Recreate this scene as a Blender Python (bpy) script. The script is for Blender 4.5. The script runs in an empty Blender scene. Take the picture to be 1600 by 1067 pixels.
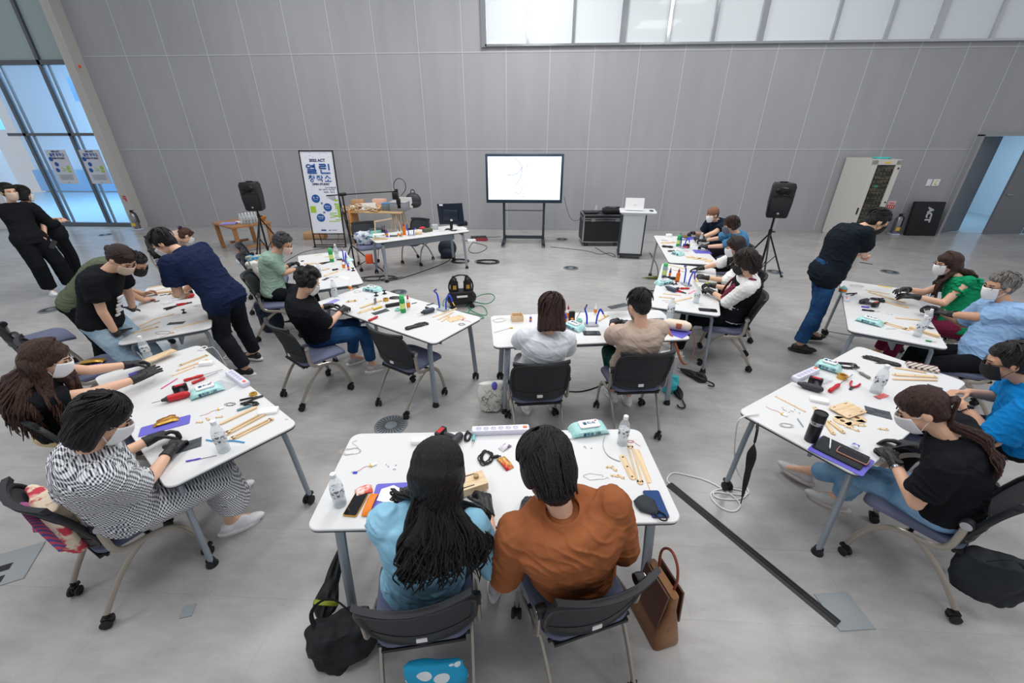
import bpy, math, random
from math import pi, sin, cos, radians as R
from mathutils import Vector as V, Matrix as MX, noise as NZ
random.seed(7)
SC = bpy.context.scene
COL = SC.collection
# ---------------------------------------------------------------- camera
cam = bpy.data.cameras.new('camera'); cam.sensor_width = 36; cam.lens = 642.2*36/1600; cam.clip_end = 200
camo = bpy.data.objects.new('camera', cam); COL.objects.link(camo); SC.camera = camo
_p, _r, _y = .4678, -.0019, .0505
_f = V((-sin(_y)*cos(_p), cos(_y)*cos(_p), -sin(_p))); _rt = V((cos(_y), sin(_y), 0)); _u = _rt.cross(_f)
_rt, _u = cos(_r)*_rt+sin(_r)*_u, -sin(_r)*_rt+cos(_r)*_u
camo.matrix_world = MX(((_rt.x, _u.x, -_f.x, 0), (_rt.y, _u.y, -_f.y, 0), (_rt.z, _u.z, -_f.z, 2.395), (0, 0, 0, 1)))
# ---------------------------------------------------------------- view, world, lamps
SC.view_settings.view_transform = 'Standard'; SC.view_settings.look = 'None'
SC.view_settings.gamma = 1; SC.view_settings.exposure = 0.0; SC.view_settings.use_curve_mapping = False
w = bpy.data.worlds.new('world'); SC.world = w; w.use_nodes = True
w.node_tree.nodes['Background'].inputs[0].default_value = (.93, .95, 1, 1)
w.node_tree.nodes['Background'].inputs[1].default_value = .50
def area(name, loc, size, power, col=(1, 1, 1), rot=(0, 0, 0)):
    l = bpy.data.lights.new(name, 'AREA'); l.shape = 'RECTANGLE'; l.size, l.size_y = size; l.energy = power; l.color = col
    o = bpy.data.objects.new(name, l); o.location = loc; o.rotation_euler = rot; COL.objects.link(o); return o
for ax in (-5.2, 0, 5.2):
    for ay in (1.0, 5.0, 8.6):
        area('ceiling_lamp', (ax, ay, 6.6), (1.6, 1.6), {1.0: (110, 88), 5.0: (80, 62), 8.6: (215, 78)}[ay][ax != 0], (1, .985, .96))
area('lobby_daylight', (-14, 15, 5.6), (7, 4), 1000, (.56, .80, 1))  # added area light standing in for blue daylight in the lobby
area('corridor_lamp', (12.6, 14.0, 2.9), (1.6, 2), 60, (.62, .82, 1))
# ---------------------------------------------------------------- materials
def lin(c):
    return tuple(((v/255)/12.92 if v <= 10.3 else (((v/255)+.055)/1.055)**2.4) for v in c)+(1,)
MATS = {}
def mat(name, col, rough=.5, metal=0, spec=.5, col2=None, nscale=8, nmix=(.4, .6), stretch=None, bump=0, bscale=60, trans=0, alpha=1, emit=0, wave=None, check=None, sheen=0, coat=0, ior=1.45, dots=None, detail=4):
    if name in MATS: return MATS[name]
    m = bpy.data.materials.new(name); m.use_nodes = True; MATS[name] = m
    nt = m.node_tree; N = nt.nodes; L = nt.links; b = N['Principled BSDF']
    I = b.inputs
    I['Base Color'].default_value = lin(col); I['Roughness'].default_value = rough; I['Metallic'].default_value = metal
    I['Specular IOR Level'].default_value = spec; I['Transmission Weight'].default_value = trans; I['Alpha'].default_value = alpha
    I['Coat Weight'].default_value = coat; I['IOR'].default_value = ior
    if sheen: I['Sheen Weight'].default_value = sheen
    if emit: I['Emission Color'].default_value = lin(col); I['Emission Strength'].default_value = emit
    tc = N.new('ShaderNodeTexCoord'); mp = N.new('ShaderNodeMapping'); L.new(tc.outputs['Object'], mp.inputs[0])
    if stretch: mp.inputs['Scale'].default_value = stretch
    def mixc(fac, c1, c2):
        x = N.new('ShaderNodeMix'); x.data_type = 'RGBA'
        L.new(fac, x.inputs[0])
        for s, c in ((6, c1), (7, c2)):
            if isinstance(c, tuple): x.inputs[s].default_value = lin(c)
            else: L.new(c, x.inputs[s])
        return x.outputs[2]
    if col2:
        if check:
            # woven gingham: two crossed stripe families
            mp.inputs['Rotation'].default_value = (R(-30), 0, R(-48)); sx = N.new('ShaderNodeSeparateXYZ'); L.new(mp.outputs[0], sx.inputs[0]); fs = []
            for ax in check[1]:
                q = N.new('ShaderNodeMath'); q.operation = 'MULTIPLY'; L.new(sx.outputs[ax], q.inputs[0]); q.inputs[1].default_value = check[0]
                fr = N.new('ShaderNodeMath'); fr.operation = 'FRACT'; L.new(q.outputs[0], fr.inputs[0])
                g = N.new('ShaderNodeMath'); g.operation = 'GREATER_THAN'; g.inputs[1].default_value = .5; L.new(fr.outputs[0], g.inputs[0]); fs.append(g)
            a = N.new('ShaderNodeMath'); a.operation = 'ADD'; L.new(fs[0].outputs[0], a.inputs[0]); L.new(fs[1].outputs[0], a.inputs[1])
            h = N.new('ShaderNodeMath'); h.operation = 'MULTIPLY'; h.inputs[1].default_value = .5; L.new(a.outputs[0], h.inputs[0])
            out = mixc(h.outputs[0], col, col2)
        elif wave:
            wv = N.new('ShaderNodeTexWave'); wv.inputs['Scale'].default_value = wave[0]; wv.bands_direction = wave[1]; wv.inputs['Distortion'].default_value = wave[2]
            L.new(mp.outputs[0], wv.inputs[0]); out = mixc(wv.outputs[1], col, col2)
        elif dots:
            vo = N.new('ShaderNodeTexVoronoi'); vo.inputs['Scale'].default_value = dots[0]; L.new(mp.outputs[0], vo.inputs[0])
            g = N.new('ShaderNodeMath'); g.operation = 'LESS_THAN'; g.inputs[1].default_value = dots[1]; L.new(vo.outputs[0], g.inputs[0]); out = mixc(g.outputs[0], col, col2)
        else:
            nz = N.new('ShaderNodeTexNoise'); nz.inputs['Scale'].default_value = nscale; nz.inputs['Detail'].default_value = detail; L.new(mp.outputs[0], nz.inputs[0])
            cr = N.new('ShaderNodeMapRange'); cr.inputs[1].default_value, cr.inputs[2].default_value = nmix; L.new(nz.outputs[0], cr.inputs[0])
            out = mixc(cr.outputs[0], col, col2)
        L.new(out, I['Base Color'])
    if bump:
        n2 = N.new('ShaderNodeTexNoise'); n2.inputs['Scale'].default_value = bscale; n2.inputs['Detail'].default_value = 3; L.new(mp.outputs[0], n2.inputs[0])
        bp = N.new('ShaderNodeBump'); bp.inputs['Strength'].default_value = bump; bp.inputs['Distance'].default_value = .01; L.new(n2.outputs[0], bp.inputs['Height']); L.new(bp.outputs[0], I['Normal'])
    return m
# ---------------------------------------------------------------- mesh builder
class MB:
    def __init__(s): s.v = []; s.f = []; s.m = []; s.mi = 0; s.T = MX.Identity(4)
    def add(s, vs, fs):
        o = len(s.v); s.v += [tuple(s.T @ V(p)) for p in vs]
        s.f += [[o+i for i in f] for f in fs]; s.m += [s.mi]*len(fs); return s
    def box(s, c, d, rz=0, M=None):
        x, y, z = d[0]/2, d[1]/2, d[2]/2; c = V(c); Q = M or MX.Rotation(rz, 3, 'Z')
        vs = [c+Q @ V((a*x, b*y, e*z)) for a in (-1, 1) for b in (-1, 1) for e in (-1, 1)]
        return s.add(vs, [(0, 1, 3, 2), (4, 6, 7, 5), (0, 4, 5, 1), (2, 3, 7, 6), (0, 2, 6, 4), (1, 5, 7, 3)])
    def rbox(s, c, d, r=.01, rz=0, M=None, n=3):
        # box rounded in plan and chamfered top and bottom
        c = V(c); Q = M or MX.Rotation(rz, 3, 'Z'); r = min(r, d[0]*.49, d[1]*.49); e = min(r*.5, d[2]*.3)
        def ring(k, z):
            o = []
            for cx, cy, a0 in ((1, 1, 0), (-1, 1, 90), (-1, -1, 180), (1, -1, 270)):
                for i in range(n+1):
                    a = R(a0+90*i/n); rr = r-k
                    o.append(c+Q @ V((cx*(d[0]/2-r)+rr*cos(a), cy*(d[1]/2-r)+rr*sin(a), z)))
            return o
        h = d[2]/2; return s.loft([ring(e*.7, -h), ring(0, -h+e), ring(0, h-e), ring(e*.7, h)])
    def loft(s, rings, cap=True, closed=True):
        n = len(rings[0]); vs = [p for r in rings for p in r]; fs = []
        for i in range(len(rings)-1):
            for j in range(n if closed else n-1):
                k = (j+1) % n; fs.append((i*n+j, i*n+k, (i+1)*n+k, (i+1)*n+j))
        if cap: fs.append(tuple(range(n))[::-1]); fs.append(tuple(range((len(rings)-1)*n, len(rings)*n)))
        return s.add(vs, fs)
    def cone(s, a, b, r1, r2=None, n=14):
        r2 = r1 if r2 is None else r2; a, b = V(a), V(b); d = (b-a).normalized(); u = d.orthogonal().normalized(); w_ = d.cross(u)
        ring = lambda c, r: [c+u*r*cos(2*pi*i/n)+w_*r*sin(2*pi*i/n) for i in range(n)]
        return s.loft([ring(a, r1), ring(b, r2)])
    def cap(s, a, b, r1, r2=None, n=12, k=4):
        r2 = r1 if r2 is None else r2; a, b = V(a), V(b); d = (b-a)
        if d.length < 1e-5: return s.ell(a, (r1, r1, r1))
        d.normalize(); u = d.orthogonal().normalized(); w_ = d.cross(u); rs = []
        for c, r, rng in ((a, r1, range(k, 0, -1)), (b, r2, range(0, k+1))):
            sg = -1 if c is a else 1
            for i in (list(rng) if sg < 0 else list(rng)):
                t = i/(k+.3)*pi/2; rs.append([c+d*sg*r*sin(t)+(u*cos(2*pi*j/n)+w_*sin(2*pi*j/n))*r*cos(t) for j in range(n)])
            if sg < 0: rs.append([c+(u*cos(2*pi*j/n)+w_*sin(2*pi*j/n))*r for j in range(n)])
        return s.loft(rs)
    def ell(s, c, r, fr=None, n=16, k=10):
        # fr = (right, front, up) frame
        c = V(c); x, y, z = fr or (V((1, 0, 0)), V((0, 1, 0)), V((0, 0, 1))); rs = []
        for i in range(1, k):
            t = pi*i/k; rs.append([c+x*r[0]*sin(t)*cos(2*pi*j/n)+y*r[1]*sin(t)*sin(2*pi*j/n)-z*r[2]*cos(t) for j in range(n)])
        vs = [p for q in rs for p in q]+[c-z*r[2], c+z*r[2]]; fs = []; m = k-1
        for i in range(m-1):
            for j in range(n): fs.append((i*n+j, i*n+(j+1) % n, (i+1)*n+(j+1) % n, (i+1)*n+j))
        for j in range(n): fs.append(((j+1) % n, j, m*n)); fs.append(((m-1)*n+j, (m-1)*n+(j+1) % n, m*n+1))
        return s.add(vs, fs)
    def tube(s, path, r, n=8, closed=False, smooth=0, flat=None):
        P = [V(p) for p in path]
        for _ in range(smooth):
            Q = [P[0]]
            for i in range(len(P)-1): Q += [P[i]*.75+P[i+1]*.25, P[i]*.25+P[i+1]*.75]
            P = Q+[P[-1]]
        m = len(P); rr = r if callable(r) else (lambda t: r)
        d = (P[1]-P[0]).normalized(); u = V(flat) if flat else d.orthogonal(); u = (u-d*u.dot(d)).normalized(); rs = []
        for i in range(m):
            a, b = P[max(i-1, 0)], P[min(i+1, m-1)]; t = (b-a)
            if t.length < 1e-7: t = d
            t.normalize(); u = (u-t*u.dot(t))
            if u.length < 1e-6: u = t.orthogonal()
            u.normalize(); w_ = t.cross(u); q = rr(i/(m-1)); qa, qb = q if isinstance(q, tuple) else (q, q)
            rs.append([P[i]+u*qa*cos(2*pi*j/n)+w_*qb*sin(2*pi*j/n) for j in range(n)])
        if closed: rs.append(rs[0]); return s.loft(rs, cap=False)
        return s.loft(rs)
    def rev(s, prof, c=(0, 0, 0), n=20, ax=None):
        # prof: (r,z) pairs about +Z at c
        c = V(c); Q = ax or MX.Identity(3); rs = [[c+Q @ V((max(r, 1e-4)*cos(2*pi*j/n), max(r, 1e-4)*sin(2*pi*j/n), z)) for j in range(n)] for r, z in prof]
        return s.loft(rs)
    def poly(s, pts, z0, z1):
        return s.loft([[V((x, y, z0)) for x, y in pts], [V((x, y, z1)) for x, y in pts]])
    def plate(s, pts, z0, z1, holes=()):
        return s.poly(pts, z0, z1)
def rrect(w_, d, r, n=5, cx=0, cy=0):
    o = []
    for sx, sy, a0 in ((1, 1, 0), (-1, 1, 90), (-1, -1, 180), (1, -1, 270)):
        for i in range(n+1):
            a = R(a0+90*i/n); o.append((cx+sx*(w_/2-r)+r*cos(a), cy+sy*(d/2-r)+r*sin(a)))
    return o
def mk(mb, name, sharp=35):
    me = bpy.data.meshes.new(name); me.from_pydata(mb.v, [], mb.f); me.polygons.foreach_set('material_index', mb.m)
    me.update(); me.shade_smooth()
    if sharp < 180: me.set_sharp_from_angle(angle=R(sharp))
    return me
def obj(name, mb, m, parent=None, label=None, sharp=35):
    me = mb if isinstance(mb, bpy.types.Mesh) else mk(mb, name, sharp)
    for x in (m if isinstance(m, (list, tuple)) else [m]): me.materials.append(x)
    o = bpy.data.objects.new(name, me); COL.objects.link(o)
    if parent: o.parent = parent
    if label: o['label'] = label
    return o
def tag(o, label, cat, group=None, kind=None):
    if label: o['label'] = label
    if cat: o['category'] = cat
    if group: o['group'] = group
    if kind: o['kind'] = kind
    return o
def thing(name, label, cat, loc=(0, 0, 0), rz=0, group=None):
    o = bpy.data.objects.new(name, None); o.empty_display_size = .1; COL.objects.link(o); o.location = loc; o.rotation_euler = (0, 0, rz)
    return tag(o, label, cat, group)
def struct(name, mb, m, parent=None):
    o = obj(name, mb, m, parent); o['kind'] = 'structure'; return o
def dup(o, loc, rz, label=None, group=None, parent=None, cat=None):
    c = o.copy(); COL.objects.link(c)
    if parent is None: c.location = loc; c.rotation_euler = (0, 0, rz)
    else: c.parent = parent
    if label: c['label'] = label
    if group: c['group'] = group
    if cat: c['category'] = cat
    for ch in list(o.children): dup(ch, None, None, parent=c)
    return c
def blob(name, mb, vox, m, parent, smooth=2, disp=None, label=None):
    """fuse overlapping closed shapes into one continuous surface"""
    me = bpy.data.meshes.new(name); me.from_pydata(mb.v, [], mb.f); me.update()
    o = bpy.data.objects.new(name, me); COL.objects.link(o)
    md = o.modifiers.new('r', 'REMESH'); md.mode = 'VOXEL'; md.voxel_size = vox
    if smooth: sm = o.modifiers.new('s', 'SMOOTH'); sm.iterations = smooth; sm.factor = .5
    dg = bpy.context.evaluated_depsgraph_get(); dg.update()
    nm = bpy.data.meshes.new_from_object(o.evaluated_get(dg)); bpy.data.objects.remove(o); bpy.data.meshes.remove(me)
    if disp:
        n = len(nm.vertices); co = [0.0]*(3*n); no = [0.0]*(3*n); nm.vertices.foreach_get('co', co); nm.vertices.foreach_get('normal', no)
        for i in range(n):
            p = V(co[3*i:3*i+3]); d = disp(p)
            for k in range(3): co[3*i+k] += no[3*i+k]*d
        nm.vertices.foreach_set('co', co)
    nm.name = name; nm.update(); nm.shade_smooth()
    return obj(name, nm, m, parent, label, 180)
W_ = mat('white_plastic', (238, 238, 240), .35); BK = mat('black_plastic', (22, 22, 25), .42); MET = mat('leg_grey_metal', (150, 160, 170), .35, .35)
STEEL = mat('steel', (190, 192, 196), .22, .95); RUB = mat('rubber', (26, 26, 28), .6); WOOD = mat('basswood', (229, 205, 170), .6, col2=(214, 186, 146), nscale=6, stretch=(1, 9, 9))
DGREY = mat('dark_grey_plastic', (52, 54, 60), .5); RED = mat('red_plastic', (196, 34, 42), .35); BLUE = mat('blue_hose', (28, 62, 200), .4)
GREEN = mat('green_plastic', (36, 150, 84), .35); ORG = mat('orange_plastic', (236, 128, 24), .4); TEAL = mat('teal_pack', (160, 216, 214), .4, col2=(190, 228, 226), nscale=30)
PURP = mat('purple_folder', (104, 100, 200), .4); YEL = mat('yellow_tape', (226, 190, 60), .5); CLR = mat('clear_plastic', (236, 242, 246), .08, alpha=.28, spec=.8)
PAPER = mat('paper', (244, 244, 244), .7); SAND = mat('sandpaper', (62, 66, 72), .9, col2=(84, 88, 94), nscale=20); GOLD = mat('gold_foil', (206, 160, 74), .3, .7)
WIRE = mat('pale_wire', (196, 190, 186), .5); NAVYP = mat('navy_plastic', (38, 56, 100), .4)

# ================================================================ SETTING
YW = 11.68; XL = -11.2; SX0, SW, Z1, Z2 = -10.06, 1.038, 2.034, 4.112
def floor_mat():
    m = mat('floor_vinyl', (182, 180, 178), .30, col2=(160, 159, 159), nscale=1.1, nmix=(.25, .75), bump=0, detail=8)
    nt = m.node_tree; N = nt.nodes; L = nt.links; b = N['Principled BSDF']
    tc = N.new('ShaderNodeTexCoord'); mp = N.new('ShaderNodeMapping'); mp.inputs['Rotation'].default_value = (0, 0, .0); L.new(tc.outputs['Object'], mp.inputs[0])
    br = N.new('ShaderNodeTexBrick'); br.inputs['Scale'].default_value = 1; br.inputs['Mortar Size'].default_value = .0022; br.inputs['Brick Width'].default_value = .92; br.inputs['Row Height'].default_value = .46
    br.inputs['Color1'].default_value = (1, 1, 1, 1); br.inputs['Color2'].default_value = (.93, .93, .93, 1); br.inputs['Mortar'].default_value = (.86, .86, .86, 1); L.new(mp.outputs[0], br.inputs[0])
    old = b.inputs['Base Color'].links[0].from_socket
    n3 = N.new('ShaderNodeTexNoise'); n3.inputs['Scale'].default_value = 5; n3.inputs['Detail'].default_value = 10; n3.inputs['Roughness'].default_value = .7
    m3 = N.new('ShaderNodeMapping'); m3.inputs['Scale'].default_value = (.6, 1.7, 1); m3.inputs['Rotation'].default_value = (0, 0, .5); L.new(tc.outputs['Object'], m3.inputs[0]); L.new(m3.outputs[0], n3.inputs[0])
    mr = N.new('ShaderNodeMapRange'); mr.inputs[1].default_value = .3; mr.inputs[2].default_value = .7; mr.inputs[3].default_value = .82; mr.inputs[4].default_value = 1.08; L.new(n3.outputs[0], mr.inputs[0])
    x = N.new('ShaderNodeMix'); x.data_type = 'RGBA'; x.blend_type = 'MULTIPLY'; x.inputs[0].default_value = 1; L.new(old, x.inputs[6]); L.new(br.outputs[0], x.inputs[7])
    x2 = N.new('ShaderNodeMix'); x2.data_type = 'RGBA'; x2.blend_type = 'MULTIPLY'; x2.inputs[0].default_value = 1; L.new(x.outputs[2], x2.inputs[6]); L.new(mr.outputs[0], x2.inputs[7])
    L.new(x2.outputs[2], b.inputs['Base Color'])
    r2 = N.new('ShaderNodeMapRange'); r2.inputs[3].default_value = .14; r2.inputs[4].default_value = .34; L.new(n3.outputs[0], r2.inputs[0]); L.new(r2.outputs[0], b.inputs['Roughness'])
    return m
b = MB(); b.box((0, 4.8, -.05), (32, 14.0, .1)); struct('floor', b, floor_mat())
WALLM = mat('wall_panel_grey', (166, 167, 171), .62, col2=(159, 160, 164), nscale=1.1, stretch=(2.5, 1, .5), nmix=(.3, .7), bump=.15, bscale=180)
b = MB(); xr = SX0+20*SW; xe = 15.5
b.box(((XL+xr)/2, YW+.1, 3.5), (xr-XL, .2, 7)); b.box(((xr+xe)/2, YW+.1, (2.36+7)/2), (xe-xr, .2, 7-2.36)); b.box((14.9, YW+.1, 1.18), (1.2, .2, 2.36))
struct('wall_back', b, WALLM)
SEAM = mat('seam_light', (186, 189, 192), .5)
b = MB(); t = .011
for i in range(24):
    x = SX0+SW*i
    if i <= 20: b.box((x, YW-.002, 2.9), (2*t, .012, 5.8))
    elif x < 15: b.box((x, YW-.002, 4.1), (2*t, .012, 3.4))
b.box(((XL+xr)/2, YW-.003, Z1), (xr-XL, .012, 2*t)); b.box(((XL+xe)/2, YW-.003, Z2), (xe-XL, .012, 2*t))
b.box(((XL+xr)/2, YW-.002, 6.19), (xr-XL, .012, 2*t))
struct('trim_1', b, SEAM)
b = MB(); b.box(((XL+xr)/2, YW-.008, .035), (xr-XL, .02, .07)); struct('baseboard_back', b, mat('baseboard_grey', (160, 162, 165), .4))
b = MB(); b.box((XL-.12, YW-.08, 3.5), (.24, .4, 7)); b.box((XL-.02, YW-.29, 3.5), (.05, .03, 7)); struct('trim_2', b, mat('corner_cream', (186, 184, 180), .5))
# high clerestory of frosted panes, right of the centre
b = MB(); zx0 = -1.2; b.box(((zx0+xe)/2, YW-.03, 4.235), (xe-zx0, .1, .045)); b.box((zx0-.03, YW-.03, 5.2), (.12, .1, 2.0)); b.box(((zx0+xe)/2, YW-.03, 6.2), (xe-zx0, .1, .06))
mx = [-.2, .83, 1.95, 2.97, 3.98, 5.02, 6.6, 7.75, 8.8, 10.0, 11.3, 12.6]
for i, x in enumerate(mx): b.box((x, YW-.035, 5.2), (.13 if i % 3 == 2 else .065, .11, 1.98))
win = thing('window_1', None, None); win['kind'] = 'structure'
struct('window_frame', b, mat('polished_steel', (200, 203, 206), .12, 1), win)
b = MB(); ed = [zx0]+mx+[xe]
for a, c in zip(ed, ed[1:]): b.box(((a+c)/2, YW-.012, 5.2), (c-a-.06, .02, 1.9))
struct('frosted_pane', b, mat('frosted_pane', (222, 230, 234), .25, coat=.3), win)
# glazed wall left of the corner
gl = thing('window_2', None, None); gl['kind'] = 'structure'
GM = mat('mullion_steel', (104, 110, 116), .35, .8)
b = MB(); xa, xb = -22, XL-.24
vx = [-11.9, -12.62, -13.42, -14.3]
b.box(((xa+xb)/2, YW, .05), (xb-xa, .12, .11)); b.box(((xa+xb)/2, YW, 4.0), (xb-xa, .1, .1)); b.box(((-14.1+xb)/2, YW, 2.4), (xb+14.1, .1, .07))
for x in (-12.35, -13.62, -17.6, -18.9, -20.2): b.box((x, YW, 3), (.08, .1, 6.2)); b.box((x+.14, YW+.05, 2), (.05, .04, 4))
b.box((-17.9, YW, 2.4), (1.6, .1, .07))
struct('window_frame', b, GM, gl)
b = MB(); b.box(((xa+xb)/2, YW, 2.05), (xb-xa, .012, 3.9)); struct('glass_pane', b, mat('lobby_glass', (205, 232, 250), .03, alpha=.16, spec=.8), gl)
b = MB(); b.box(((xa+xb)/2, YW+.02, 5.5), (xb-xa, .02, 2.9)); struct('frosted_pane', b, mat('frosted_green', (160, 178, 178), .3), gl)
b = MB(); b.box((-15.35, YW-.25, 3.5), (1.55, .5, 7)); b.box((-16.35, YW-.45, 3.5), (.45, .9, 7)); struct('wall_column', b, mat('column_white', (226, 228, 230), .5))
# lobby beyond the glass
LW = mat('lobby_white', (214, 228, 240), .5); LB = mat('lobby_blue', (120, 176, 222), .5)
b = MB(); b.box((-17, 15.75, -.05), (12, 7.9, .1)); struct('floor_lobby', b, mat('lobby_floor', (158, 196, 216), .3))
b = MB(); b.box((-17, 19.5, 3.5), (12, .2, 7)); b.box((-10.9, 15.7, 3.5), (.2, 7.8, 7)); struct('wall_lobby', b, LW)
b = MB(); b.box((-12.6, 14.6, 3.62), (3.0, 1.4, .62)); b.box((-12.5, 14.8, 3.0), (2.6, 1.0, .6)); b.box((-11.9, 15.6, 1.4), (1.6, .9, 2.9)); b.box((-19.5, 14.6, 3.0), (2.2, 1.2, .9)); struct('wall_lobby_soffit', b, LB)
b = MB(); b.box((-17, 19.3, .5), (12, .12, .9)); struct('baseboard_lobby', b, LB)
b = MB(); b.box((-17, 15.6, 6.95), (12, 8, .1)); struct('ceiling_lobby', b, LW)
# doorway right
b = MB(); b.box((xr+.03, YW-.01, 1.18), (.06, .26, 2.36)); b.box(((xr+14.4)/2, YW-.01, 2.36), (14.4-xr, .26, .06)); b.box((14.35, YW-.01, 1.18), (.06, .26, 2.36)); struct('trim_3', b, mat('door_frame_grey', (150, 152, 156), .4))
DM = mat('door_grey', (112, 116, 122), .45)
def door(name, hx, ang, w_, side):
    t_ = thing(name, None, None, (hx, YW+.02, 0), ang); t_['kind'] = 'structure'
    b = MB(); b.box((side*w_/2, 0, 1.165), (w_, .05, 2.31)); struct('door_leaf', b, DM, t_)
    b = MB(); b.cap((side*(w_-.08), -.06, 1.0), (side*(w_-.2), -.06, 1.0), .011); b.cone((side*(w_-.08), 0, 1.0), (side*(w_-.08), -.06, 1.0), .014)
    b.cap((side*(w_-.08), .06, 1.0), (side*(w_-.2), .06, 1.0), .011); struct('door_handle', b, STEEL, t_)
door('door_1', xr+.06, R(24), 1.05, 1); door('door_2', 12.92, R(6), 1.05, -1); 
b = MB(); b.box((13.65, YW-.0, 1.17), (1.35, .06, 2.3)); struct('door_3', b, DM)
b = MB(); b.box((13.0, 15.9, -.05), (6, 8.2, .1)); struct('floor_corridor', b, mat('corridor_floor', (170, 190, 200), .35))
b = MB(); b.box((13, 19.2, 1.5), (6, .2, 3.4)); b.box((10.9, 15.5, 1.5), (.2, 7.4, 3.2)); b.box((14.9, 15.5, 1.5), (.2, 7.4, 3.2)); struct('wall_corridor', b, mat('corridor_white', (216, 228, 236), .5))
b = MB(); b.box((13, 15.6, 3.1), (6, 7.6, .1)); struct('ceiling_corridor', b, mat('corridor_white', (216, 228, 236), .5))
b = MB(); b.ell((11.55, 13.2, .95), (.06, .06, .06)); b.box((11.55, 13.2, .45), (.03, .03, .9)); tag(obj('bollard', b, mat('dull_red', (170, 50, 60), .5)), 'small red ball on a post in the corridor behind the door', 'post')
# exit sign
e = thing('exit_sign', 'green lit exit sign above the doorway', 'sign', (12.05, YW-.06, 2.62))
b = MB(); b.box((0, 0, 0), (.42, .06, .22)); obj('housing', b, W_, e)
b = MB(); b.box((0, -.034, 0), (.38, .008, .18)); obj('lit_panel', b, mat('exit_green', (30, 190, 120), .4, emit=1.2), e)
b = MB(); b.ell((-.08, -.042, .05), (.018, .006, .018)); b.tube([(-.09, -.042, .03), (-.07, -.042, -.02), (-.11, -.042, -.06)], .01); b.tube([(-.07, -.042, -.02), (-.02, -.042, -.06)], .01); b.box((.07, -.042, 0), (.1, .004, .14)); obj('running_figure', b, mat('exit_white', (240, 255, 246), .4, emit=1.0), e)
# floor vents and plates
VENT = mat('vent_grey', (122, 130, 136), .45, .3); VD = mat('vent_dark', (58, 62, 66), .7)
def vent(x, y, label, r=.15):
    t_ = thing('floor_vent', label, 'vent', (x, y, 0), random.random()*6, 'round floor vents')
    b = MB(); b.rev([(r, 0), (r, .006), (r*.97, .008), (0, .008)], n=36); obj('vent_plate', b, VENT, t_)
    b = MB()
    for k in range(26):
        a = 2*pi*k/26; b.box((cos(a)*r*.62, sin(a)*r*.62, .009), (r*.5, .008, .003), a)
    obj('vent_slots', b, VD, t_)
for p, l in (((-1.266, 2.968, 0.0), 'round grey floor vent behind the front table'), ((-2.257, 6.482, 0.0), 'round floor vent between the long left table and the air compressor'), ((0.773, 8.028, 0.0), 'round floor vent on the open floor before the lectern'), ((-11.413, 10.545, 0.0), 'round floor vent in front of the glazed wall'),
             ((-7.347, 5.483, 0.0), 'round floor vent behind the man in olive'), ((4.684, 7.945, 0.0), 'round floor vent between the legs of the right speaker stand'), ((6.899, 8.043, 0.0), 'round floor vent behind the woman in the green top'), ((0.742, 10.535, 0.0), 'faint round vent at the foot of the flight case')):
    vent(p[0], p[1], l)
def plate(p, w_, d, a, label, hole=False):
    t_ = thing('floor_plate', label, 'floor plate', (p[0], p[1], 0), a); b = MB(); b.box((0, 0, .003), (w_, d, .006)); obj('cover', b, mat('plate_grey', (150, 156, 160), .4, .2), t_)
    if hole: b = MB(); b.box((-.02, 0, .0065), (.1, .05, .003)); b.box((-.02, -.09, .0065), (.1, .05, .003)); obj('socket', b, BK, t_)
plate((1.786, 1.467, 0.0), .2, .2, .1, 'square metal plate in the floor beyond the end of the black cable cover')
plate((-1.893, 1.288, 0.0), .06, .07, .3, 'tiny grey plate set in the floor left of the umbrella')
plate((-3.219, 1.479, 0.0), .28, .28, .5, 'metal floor plate with socket openings at the left edge', True)

# ================================================================ FURNITURE
TT = mat('table_white', (218, 219, 220), .4, spec=.3); TE = mat('table_edge', (70, 74, 80), .5)
MESHB = mat('backrest_mesh', (60, 64, 68), .8, col2=(40, 43, 46), wave=(160, 'Z', 0), alpha=.93)
SEATM = mat('seat_fabric', (104, 110, 134), .85, spec=.2, bump=.1, bscale=300); FR = mat('chair_tube', (172, 164, 154), .3, .6)
BFR = mat('backrest_frame', (36, 38, 42), .5)
def caster(r=.028):
    b = MB(); b.cone((0, 0, .055), (0, 0, .085), .011); b.box((0, .0, .058), (.03, .05, .02)); b.box((0, -.01, .045), (.012, .04, .03))
    w_ = MB()
    for s in (-1, 1):
        w_.rev([(0, 0), (r-.006, 0), (r, .004), (r, .015), (r-.006, .019), (0, .019)], (s*.009 if s > 0 else -.028, .0-.012, r), n=18, ax=MX.Rotation(pi/2, 3, 'Y'))
    return b, w_
def put(mb, M):
    mb.v = [tuple(M @ V(p)) for p in mb.v]; return mb
def holes(pts, z, r, par, m=None):
    for x, y in pts: b = MB(); b.cone((x, y, z), (x, y, z+.0006), r, n=10); obj('hole', b, m or mat('hole_brown', (90, 66, 44), .8), par)
def add_caster(par, x, y, a=0, s=1):
    c, w_ = caster(); M = MX.Translation((x, y, 0)) @ MX.Rotation(a, 4, 'Z') @ MX.Scale(s, 4)
    o = obj('caster', put(c, M), BK, par); obj('wheel', put(w_, M), RUB, o)
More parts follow.
